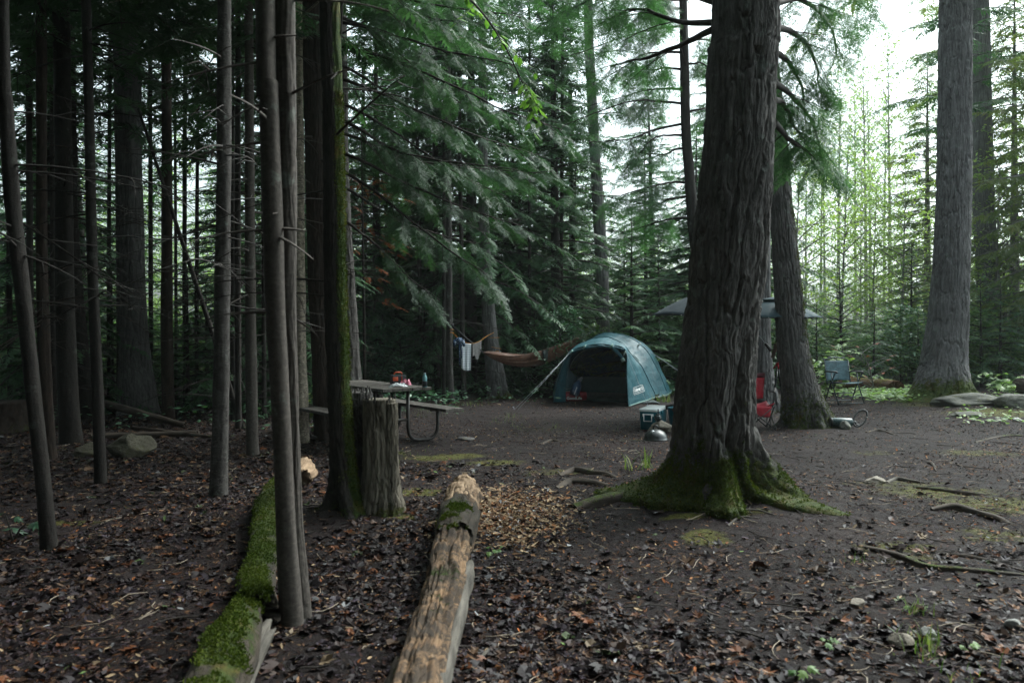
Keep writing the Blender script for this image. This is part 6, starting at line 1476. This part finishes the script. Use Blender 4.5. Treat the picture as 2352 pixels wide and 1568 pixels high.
# scarf knotted on the pole
CL = m_fabric('dull brown cotton', (.145, .105, .082), .9, 18, .5); sc_ = thing('shirt', P(1784, 795, 12.8), 'brown shirt knotted round the umbrella pole above the tripod', 'shirt'); mb = MB()
mb.tube([P(1792, 775, 12.9), P(1794, 768, 12.9), P(1789, 785, 12.85), P(1782, 797, 12.8)], [.02, .035, .03, .045], 8); mb.tube([P(1780, 789, 12.8), P(1785, 796, 12.78), P(1778, 806, 12.8), P(1775, 822, 12.8)], [.03, .05, .035, .028], 8); mb.tube([P(1797, 785, 12.9), P(1788, 793, 12.8)], [.02, .04], 8); mb.build('cloth', CL, sc_)
# lamp hanging behind
c = P(1764, 798, 13.2); lmp = thing('hanging_torch', c, 'small black torch hanging by a cord beside the straight grey trunk', 'torch'); mb = MB(); mb.tube([c + Vector((-.05, 0, .07)), c + Vector((.05, 0, -.05))], [.022, .032], 10); mb.build('body', BK, lmp); mb = MB(); mb.tube([c + Vector((-.05, 0, .07)), c + Vector((-.09, 0, .13)), c + Vector((-.12, .1, .2))], .004, 5); mb.build('cord', CORD, lmp)
# red folding chair (seen from its side)
g = G(1742, 984); rc = thing('camp_chair', g, 'red folding camp chair with maroon top band, half hidden by the massive trunk', 'chair'); RF = m_fabric('red chair cloth', (.33, .008, .022), .55, 12, .4, .2); RM = m_fabric('maroon chair cloth', (.075, .010, .018), .6)
X0, Y0 = g.x, g.y
def Q(dx, dy, z): return Vector((X0 + dx, Y0 + dy, g.z + z))
back = np.array([[Q(-.22 + .36 * u + .0, .18 + .05 * u, 0) + Vector((.02 * math.sin(3.1 * w) * 0 + .03 * w, -.05 * math.sin(math.pi * u), .44 + .40 * w)) for u in np.linspace(0, 1, 12)] for w in np.linspace(0, 1, 12)])
mb = MB(); mb.grid(back[:10]); mb.build('backrest', RF, rc, solid=.008)
mb = MB(); mb.grid(back[9:]); bk2 = mb.build('top_band', RM, rc, solid=.010)
seat = np.array([[Q(-.24 + .42 * u, -.20 + .38 * w, .36 + .05 * abs(2 * u - 1) ** 2 - .06 * math.sin(math.pi * w)) for u in np.linspace(0, 1, 12)] for w in np.linspace(0, 1, 8)])
mb = MB(); mb.grid(seat); mb.build('seat', RF, rc, solid=.008)
mb = MB(); fl = np.array([[Q(-.20 + .34 * u - .03 * w * (2 * u - 1), -.20 - .01 * math.sin(math.pi * u), .36 - .16 * w) for u in np.linspace(0, 1, 8)] for w in np.linspace(0, 1, 6)]); mb.grid(fl); mb.build('front_panel', RF, rc, solid=.006)
for p in [((-.26, -.22, 0), (.20, -.2, .38)), ((.20, -.22, 0), (-.26, -.2, .38)), ((-.26, .22, 0), (.20, .2, .38)), ((.20, .22, 0), (-.26, .2, .38)), ((.20, -.22, 0), (.19, .2, .38)), ((.20, .22, 0), (.19, -.2, .38)), ((-.26, -.22, 0), (-.26, .2, .38)), ((-.26, .22, 0), (-.26, -.2, .38))]:
    mb = MB(); mb.tube([Q(*p[0]), Q(*p[1])], .009, 6); mb.build('leg', POLE, rc)
for x in (.20, -.26): mb = MB(); mb.tube([Q(x, .22, .02), Q(x + .01, .24, .45), Q(x + .02, .26, .86)], .009, 6); mb.tube([Q(x, -.22, .38), Q(x, -.22, .56), Q(x, .24, .58)], .010, 6); mb.build('arm', POLE, rc)
# blue mesh chair
g = G(1925, 928); bc_ = thing('garden_chair', g, 'blue mesh folding chair with dark metal frame standing at the far right of the clearing', 'chair'); g = g + Vector((.17, 0, 0)); MS = m_fabric('worn blue mesh', (.085, .15, .17), .6, 12, .2, .35); FR = m_plain('blue grey tube', (.030, .045, .052), .4, .3)
X0, Y0, Z0 = g.x, g.y, g.z
def B(dx, dy, z): c_, s_ = math.cos(.15), math.sin(.15); return Vector((X0 + dx * c_ - dy * s_, Y0 + dx * s_ + dy * c_, Z0 + z))
w_ = .235
gr = np.array([[B(-w_ + 2 * w_ * u, .30 + .07 * v_ + .02 * math.sin(math.pi * u), .44 + .37 * v_ + .006 * math.sin(v_ * 20)) for u in np.linspace(0, 1, 12)] for v_ in np.linspace(0, 1, 14)]); mb = MB(); mb.grid(gr); mb.build('backrest', MS, bc_, solid=.006)
gr = np.array([[B(-w_ + 2 * w_ * u, -.12 + .42 * v_, .39 + .03 * (1 - v_) - .02 * math.sin(math.pi * u)) for u in np.linspace(0, 1, 12)] for v_ in np.linspace(0, 1, 8)]); mb = MB(); mb.grid(gr); mb.build('seat', MS, bc_, solid=.008)
for s in (-1, 1):
    x = s * (w_ + .01); mb = MB(); mb.tube([B(x, .27, .36), B(x, .30, .44), B(x, .375, .83)], .012, 8); mb.build('back_post', FR, bc_)
    mb = MB(); mb.tube([B(x, -.13, .42), B(x, .31, .39)], .012, 8); mb.build('seat_rail', FR, bc_)
    x2 = s * (w_ + .03); mb = MB(); mb.tube([B(x2, -.16, 0), B(x2, .05, .36), B(x2, .10, .60)], .011, 8); mb.build('leg', FR, bc_)
    mb = MB(); mb.tube([B(x2 + s * .012, .32, 0), B(x2 + s * .012, .12, .36), B(x2 + s * .012, -.06, .60)], .011, 8); mb.build('leg', FR, bc_)
    mb = MB(); mb.tube([B(x2, -.10, .60), B(x2, -.08, .62), B(x2, .28, .615), B(x2, .33, .59)], .016, 8, sx=1.5); mb.build('armrest', POLE, bc_)
mb = MB(); mb.tube([B(-w_ - .01, .375, .83), B(-w_ * .7, .38, .865), B(0, .382, .885), B(w_ * .7, .38, .865), B(w_ + .01, .375, .83)], .011, 8); mb.build('top_rail', FR, bc_)
for y_, z_ in ((-.145, .03), (-.08, .15), (.30, .05), (.22, .19)): mb = MB(); mb.tube([B(-w_ - .03, y_, z_), B(w_ + .03, y_, z_)], .009, 6); mb.build('cross_bar', FR, bc_)
# pump
g = G(1933, 982); pm = thing('foot_pump', g, 'dark green cylinder pump with a black ring hose, lying by the leaning trunk', 'pump'); DGN = m_plain('dark green enamel', (.018, .045, .045), .3, spec=.6, bump=0)
a = Vector((g.x - .16, g.y, g.z + .085)); b = Vector((g.x + .15, g.y - .03, g.z + .085)); mb = MB(); mb.tube([a, a + Vector((.012, 0, 0)), b - Vector((.02, 0, 0)), b], [.062, .068, .066, .050], 24); mb.build('cylinder', DGN, pm)
mb = MB(); mb.tube([a + Vector((-.012, 0, 0)), a + Vector((.006, 0, 0))], .070, 24); mb.tube([b, b + Vector((.05, 0, -.01))], [.036, .03], 14); mb.tube([b + Vector((.04, 0, -.02)), b + Vector((.09, -.02, -.05))], .018, 8); mb.build('end_cap', BK, pm)
hc = P(1975.8, 960, g.y - .05); mb = MB(); mb.tube([hc + Vector((math.cos(x) * .10 + math.sin(x) * .055, math.sin(x) * .06, math.sin(x) * .115 + math.cos(x) * .02)) for x in [6.283 * k / 40 for k in range(41)]], .013, 8); mb.tube([b + Vector((.04, 0, 0)), hc + Vector((-.09, -.01, -.06))], .013, 8); mb.build('hose', BK, pm)
rock('rock', G(1942, 985), (.19, .14, .13), RK4, 'fist-sized grey stone in front of the green pump', 33, .5, sink=.2); rock('flat_stone', G(1892, 982), (.15, .12, .05), m_rock('orange brown stone', (.11, .06, .04), (.28, .17, .12)), 'flat orange brown stone at the foot of the leaning trunk', 34, sink=.2)

# ------------------------------------------------------------------ rocks, stump, logs, roots
rock('boulder', G(262, 1058) + Vector((0, .35, 0)), (.48, .38, .32), RK3, 'tan banded boulder behind the straight dark trunk on the left', 35, .25, sink=.16)
rock('rock', G(180, 1052) + Vector((0, .2, 0)), (.34, .3, .2), RK3, 'low dark rock left of the tan boulder', 36, .2, sink=.3)
rock('boulder', G(2240, 934) + Vector((0, .3, 0)), (1.05, .8, .26), RK4, 'low flat grey boulder right of the tall grey trunk', 37, .1, sink=.33)
rock('boulder', G(2345, 942) + Vector((0, .3, 0)), (.7, .6, .34), RK4, 'rounded grey boulder at the right edge', 38, .7, sink=.28)
rock('rock', G(2216, 955), (.5, .4, .13), RK4, 'half-buried flat rock in front of the low boulder', 39, .2, sink=.42)
rock('rock', G(2337, 968), (.13, .09, .08), m_rock('pale rock', (.28, .28, .27), (.5, .5, .48)), 'small pale stone at the right edge', 40, sink=.2)
rock('rock', G(1970, 1392), (.085, .07, .05), RK1, 'small smooth grey stone in the right foreground', 41, sink=.25); rock('rock', G(2070, 1480), (.09, .085, .07), RK1, 'brown stone among wet leaves near the bottom right', 42, sink=.25); rock('rock', G(2127, 1460), (.07, .06, .05), RK2, 'small grey stone right of the brown one near the bottom right', 43, sink=.25)
rock('rock', G(2010, 1108), (.22, .14, .09), RK1, 'flat tan stone half buried in the clearing', 44, sink=.4); rock('rock', G(1063, 1010), (.26, .2, .07), m_rock('earthy rock', (.05, .045, .045), (.12, .11, .11)), 'flat grey stone beside the picnic bench foot', 45, sink=.4)
rock('rock', G(2330, 1440), (.08, .06, .05), RK2, 'small grey stone close to the right edge', 46, sink=.3)
# stump: two fused broken boles
g = G(868, 1176); st_ = thing('tree_stump', g, 'tall broken double stump with grey weathered wood and mossy foot', 'stump'); dS = g.y
def sp_(px, py, d_): p = P(px, py, d_); return p
for nm, rows, dd, seed_, mt in (('bole', [(880, 1190, 92), (877, 1080, 78), (874, 980, 74), (872, 916, 76)], dS + .05, 5, STUMPW), ('bole', [(840, 1170, 84), (834, 1050, 62), (826, 960, 58), (822, 900, 60)], dS + .22, 8, BARK_PALE), ('bole', [(902, 1170, 36), (900, 1080, 30), (899, 980, 28), (898, 925, 26)], dS - .02, 9, STUMPW)):
    path = []
    for px, py, wd in rows: p = P(px, py, dd); path.append((p.x, p.y, p.z, wd / 2 / F * dd))
    path[0] = (path[0][0], path[0][1], g.z - .1, path[0][3])
    trunk_mesh(nm, path, mt, st_, nu=150, dz=.012, furrow=.028, ff=20, fz=2.2, lump=.07, moss=.85, moss_h=.22, seed=seed_)
mb = MB(); p = P(872, 914, dS + .05); r_ = random.Random(3)
for k in range(26): a = r_.uniform(0, 6.28); q_ = p + Vector((math.cos(a) * .12, math.sin(a) * .12, -.03)); mb.tube([q_, q_ + Vector((r_.gauss(0, .01), r_.gauss(0, .01), r_.uniform(.02, .07)))], [.014, .003], 5)
p = P(830, 900, dS + .22)
for k in range(18): a = r_.uniform(0, 6.28); q_ = p + Vector((math.cos(a) * .09, math.sin(a) * .09, -.02)); mb.tube([q_, q_ + Vector((r_.gauss(0, .01), r_.gauss(0, .01), r_.uniform(.02, .09)))], [.014, .003], 5)
mb.build('splinters', BARK_PALE, st_, smooth=False)
# pale broken log
def GL(px, py, r): 
    d_ = F * (H - r * .9) / (py - HY); return ((px - CX) / F * d_, d_, gz((px - CX) / F * d_, d_) + r * .80, r)
lg = [GL(1068, 1134, .130), GL(1050, 1205, .128), GL(1032, 1290, .112), GL(1008, 1390, .100), GL(982, 1490, .090), GL(955, 1580, .095), GL(920, 1760, .095)]
L0 = Vector(lg[0][:3]); lt = thing('fallen_log', (lg[3][0], lg[3][1], 0), 'pale broken log with bare wood, running towards the bottom of the picture', 'log')
log_mesh('broken_end', [tuple(a_ + (b_ - a_) * -.04 + (0 if k_ < 3 else .006) for k_, (a_, b_) in enumerate(zip(lg[0], lg[1]))), tuple(a_ + (b_ - a_) * .35 + (0 if k_ < 3 else .006) for k_, (a_, b_) in enumerate(zip(lg[0], lg[1]))), tuple(a_ + (b_ - a_) * .75 + (0 if k_ < 3 else .004) for k_, (a_, b_) in enumerate(zip(lg[0], lg[1])))], SPLINT, lt, nu=100, dz=.008, furrow=.022, ff=26, fz=9, lump=.16, seed=6, jag=(.12, .10))
log_mesh('trunk', lg, LOGW, lt, nu=150, dz=.009, furrow=.030, ff=26, fz=2.4, lump=.11, moss=.25, seed=4, jag=(.10, .0))
# loose bark sleeve on the far half of the log
bark_p = [(x, y, z + .004, r + .014) for x, y, z, r in lg[:3]]
lb_ = log_mesh('bark', [(bark_p[0][0] + (bark_p[1][0] - bark_p[0][0]) * .66, bark_p[0][1] + (bark_p[1][1] - bark_p[0][1]) * .66, bark_p[0][2], bark_p[0][3])] + [bark_p[1], (bark_p[1][0] * .35 + bark_p[2][0] * .65, bark_p[1][1] * .35 + bark_p[2][1] * .65, bark_p[1][2] * .35 + bark_p[2][2] * .65, bark_p[2][3])], LOGB, lt, nu=90, dz=.010, furrow=.016, lump=.10, moss=.45, seed=14, jag=(.09, .11))
moss_part(lb_, 3000, lt, .012, .45, 7)
log_mesh('side_slab', [(x + r * 1.02, y, z - .05, .04) for x, y, z, r in lg[2:]], BARK_PALE_L, lt, nu=40, dz=.012, furrow=.015, moss=.2, seed=17, jag=(.06, 0), flat=1.7)
log_mesh('side_slab', [(x - r * 1.05, y, z - .07, .045) for x, y, z, r in lg[4:]], LOGD, lt, nu=40, dz=.012, furrow=.015, moss=.5, seed=18, jag=(.06, 0), flat=1.3)
# mossy rotten log
def GM(px, py, r): return GL(px, py, r)
mg = [GL(690, 1080, .09), GL(655, 1110, .09), GL(622, 1165, .092), GL(607, 1240, .094), GL(597, 1320, .096), GL(590, 1390, .10), GL(590, 1422, .10)]
ml_ = thing('mossy_log', (mg[3][0], mg[3][1], 0), 'rotten log thickly covered in green and ochre moss beside the near slim trunks', 'log')
lm_ = log_mesh('trunk', mg, LOGB, ml_, nu=100, dz=.010, furrow=.012, lump=.12, moss=.80, seed=24, jag=(.12, .10), moss_from=(.5, 1.0))
m2 = [GL(572, 1395, .07), GL(540, 1470, .10), GL(502, 1560, .115), GL(455, 1700, .12), GL(430, 1800, .12)]
moss_part(lm_, 15000, ml_, .012, .52, 5)
lm2_ = log_mesh('lower_trunk', m2, LOGB, ml_, nu=100, dz=.010, furrow=.014, lump=.14, moss=.72, seed=25, jag=(.12, 0))
moss_part(lm2_, 15000, ml_, .012, .50, 6)
m3 = [GL(606, 1448, .055), GL(580, 1500, .05), GL(552, 1570, .05), GL(520, 1700, .05)]
log_mesh('split_beam', m3, BARK_PALE_L, ml_, nu=50, dz=.010, furrow=.018, ff=40, lump=.1, moss=.15, seed=26, jag=(.05, 0))
m4 = [GL(572, 1450, .018), GL(556, 1480, .03), GL(544, 1515, .03), GL(532, 1540, .015)]
log_mesh('splinter', [(x, y, z + .12, r * .7) for x, y, z, r in m4], SPLINT, ml_, nu=30, dz=.008, furrow=.008, ff=60, lump=.2, seed=27, jag=(.05, .05))
log_mesh('broken_end', [GL(700, 1066, .09), GL(693, 1090, .11), GL(686, 1102, .09)], SPLINT, ml_, nu=50, dz=.01, furrow=.02, ff=30, lump=.2, seed=28, jag=(.08, .08))
# other logs
def lying(name, a, b, r1, r2, mat, label, seed=1, lift=.0, moss=.3, mid=None, cat='log', nu=30, jag=.04, z1=0.0):
    A = G(*a); B_ = G(*b); A.z += r1 * .7 + lift; B_.z += r2 * .7 + z1; Mi = A.lerp(B_, .5) + (Vector(mid) if mid else Vector((0, 0, 0)))
    return tag(log_mesh(name, [(A.x, A.y, A.z, r1), (Mi.x, Mi.y, Mi.z, (r1 + r2) / 2), (B_.x, B_.y, B_.z, r2)], mat, None, nu=nu, dz=.03, furrow=.01, lump=.08, moss=moss, seed=seed, jag=(jag, jag)), label, cat)
lying('fallen_pole', (200, 1010), (462, 1000), .055, .045, LOGD, 'straight dark pole lying behind the boulder with a cut orange end', 1, moss=.2)
lying('fallen_pole', (236, 975), (430, 990), .06, .04, LOGD, 'dark fallen pole propped up on its left end behind the boulder', 2, lift=.30, moss=.2, z1=.05)
lying('fallen_pole', (300, 992), (520, 1010), .03, .02, LOGD, 'thin broken stick across the two fallen poles', 3, lift=.05)
lying('fallen_log', (1935, 897), (2060, 905), .20, .17, LOGR, 'red brown mossy log lying behind the blue chair', 4, moss=.6, nu=60)
lying('fallen_log', (1868, 905), (1900, 892), .10, .09, LOGD, 'short dark log beside the leaning trunk foot', 5)
lying('fallen_log', (2338, 912), (2420, 922), .19, .18, LOGD, 'broken dark rotten log end jutting in at the right edge', 6, moss=.1, nu=60, jag=.15, lift=.1)
mb = MB(); g = G(1882, 900); mb = None
st3 = thing('low_stump', g, 'small weathered stump at the clearing edge behind the leaning trunk', 'stump'); trunk_mesh('bole', [(g.x, g.y, g.z - .1, .14), (g.x, g.y, g.z + .15, .12), (g.x + .02, g.y, g.z + .36, .11)], BARK_RED, st3, nu=60, furrow=.02, seed=71, dz=.02, moss=.3)
g = G(10, 990); st4 = thing('low_stump', g, 'wide dark stump at the left edge behind the trunks', 'stump'); trunk_mesh('bole', [(g.x, g.y, g.z - .1, .42), (g.x, g.y, g.z + .2, .36), (g.x + .02, g.y, g.z + .45, .33)], BARK_RED, st4, nu=90, furrow=.03, seed=72, dz=.02, moss=.4)
def root(pts, r, label, mat=None, seed=1, moss=.3, cat='root', name='tree_root', up=.35):
    path = []
    for k, (px, py) in enumerate(pts):
        g_ = G(px, py); t_ = k / (len(pts) - 1); rr = r * (1 - .55 * t_) * (.75 if k in (0,) else 1); path.append((g_.x, g_.y, g_.z + rr * (up if 0 < k < len(pts) - 1 else -.5), rr))
    return tag(log_mesh(name, path, mat or LOGD, None, nu=24, dz=.02, furrow=.006, lump=.16, moss=moss, seed=seed), label, cat)
root([(1284, 1092), (1320, 1083), (1360, 1090), (1395, 1092), (1425, 1100)], .045, 'upper one of two dark humped roots left of the massive trunk', seed=51)
root([(1279, 1122), (1310, 1110), (1360, 1112), (1400, 1116)], .05, 'lower one of two dark humped roots left of the massive trunk', seed=52)
root([(2036, 1108), (2060, 1102), (2090, 1106), (2125, 1108)], .03, 'pale brown root humped in the clearing, right of the flat tan stone', seed=53, mat=BARK_PALE_L)
root([(2100, 1118), (2160, 1128), (2230, 1136), (2296, 1138)], .03, 'slim root on the mossy strip at right', seed=54, moss=.5)
root([(2140, 1170), (2190, 1170), (2240, 1180), (2290, 1192), (2330, 1206)], .045, 'big dark bare root arching over the soil at right', seed=55, moss=.1)
root([(1985, 1255), (2060, 1280), (2130, 1305), (2220, 1312), (2370, 1322)], .035, 'long root snaking along the right foreground', seed=56, moss=.45)
root([(2180, 1272), (2250, 1285), (2360, 1312)], .016, 'thin dark stick just above the long root', seed=57, moss=0, cat='stick', name='stick')
root([(1320, 1165), (1390, 1155), (1450, 1140), (1500, 1125), (1540, 1110)], .07, 'long mossy root stretching left from the massive trunk', seed=58, moss=.6, up=.2)
root([(1990, 993), (2020, 990), (2060, 1000)], .03, 'short charred stick behind the pump hose', seed=59, moss=.1, cat='stick', name='stick')
root([(2240, 1016), (2275, 1008), (2320, 1001), (2380, 1003)], .028, 'rotten brown root mound near the right edge', seed=60, mat=LOGD, moss=.5, up=.0)
root([(1688, 1186), (1710, 1176), (1745, 1176), (1782, 1184)], .010, 'thin pale curved stick right of the trunk foot', mat=BARK_PALE_L, seed=61, moss=0, cat='stick', name='stick', up=1.5)
root([(1672, 1206), (1700, 1190), (1742, 1189)], .009, 'second thin pale stick below the curved one', mat=BARK_PALE_L, seed=62, moss=0, cat='stick', name='stick', up=1.5)
root([(2130, 1060), (2142, 1066), (2150, 1082)], .022, 'forked bit of root in the middle of the clearing', seed=63)
root([(1240, 1020), (1268, 1012), (1300, 1018)], .03, 'low dark root in the middle of the clearing', seed=64)
root([(1080, 1540), (1120, 1500), (1150, 1490)], .012, 'short stick right of the pale log', seed=65, moss=0, cat='stick', name='stick', mat=BARK_PALE_L, up=1)
# scar of bare wood on the front root of the massive tree
c = P(1626, 1178, 6.35); mb = MB(); c.z = gz(c.x, c.y) + .09; mb.lathe(c, [(0, -.14), (.03, -.12), (.055, -.05), (.058, .02), (.04, .09), (0, .12)], 20, Matrix.Rotation(.25, 3, 'Y'), .8); o = mb.build('bare_knot', BARK_PALE, big)
# red dead twigs
t = thing('dead_sapling', G(2010, 905), 'small dead sapling with rusty red needles right of the blue chair', 'dead sapling'); acc = Acc(); rb3 = random.Random(9); o = WL[t.name]
acc.limbs.tube([o, o + Vector((-.1, 0, .5)), o + Vector((-.28, 0, .95))], [.018, .012, .006], 5)
for k in range(16): limb(acc, o + Vector((-.02 * k, 0, .10 + .05 * k)), rb3.uniform(0, 6.28), rb3.uniform(.3, .7), .5, .1, rb3, .006, .6, 4, .16, n=3)
V, T, v = acc.mesh(SPR); mesh_np('needles', V, [T], m_leaf('rusty red needles', (.20, .05, .03), (.36, .10, .06), .3), t, origin=o, smooth=False, fattr={'v': v}); acc.limbs.build('stems', BARK_HAZE, t)
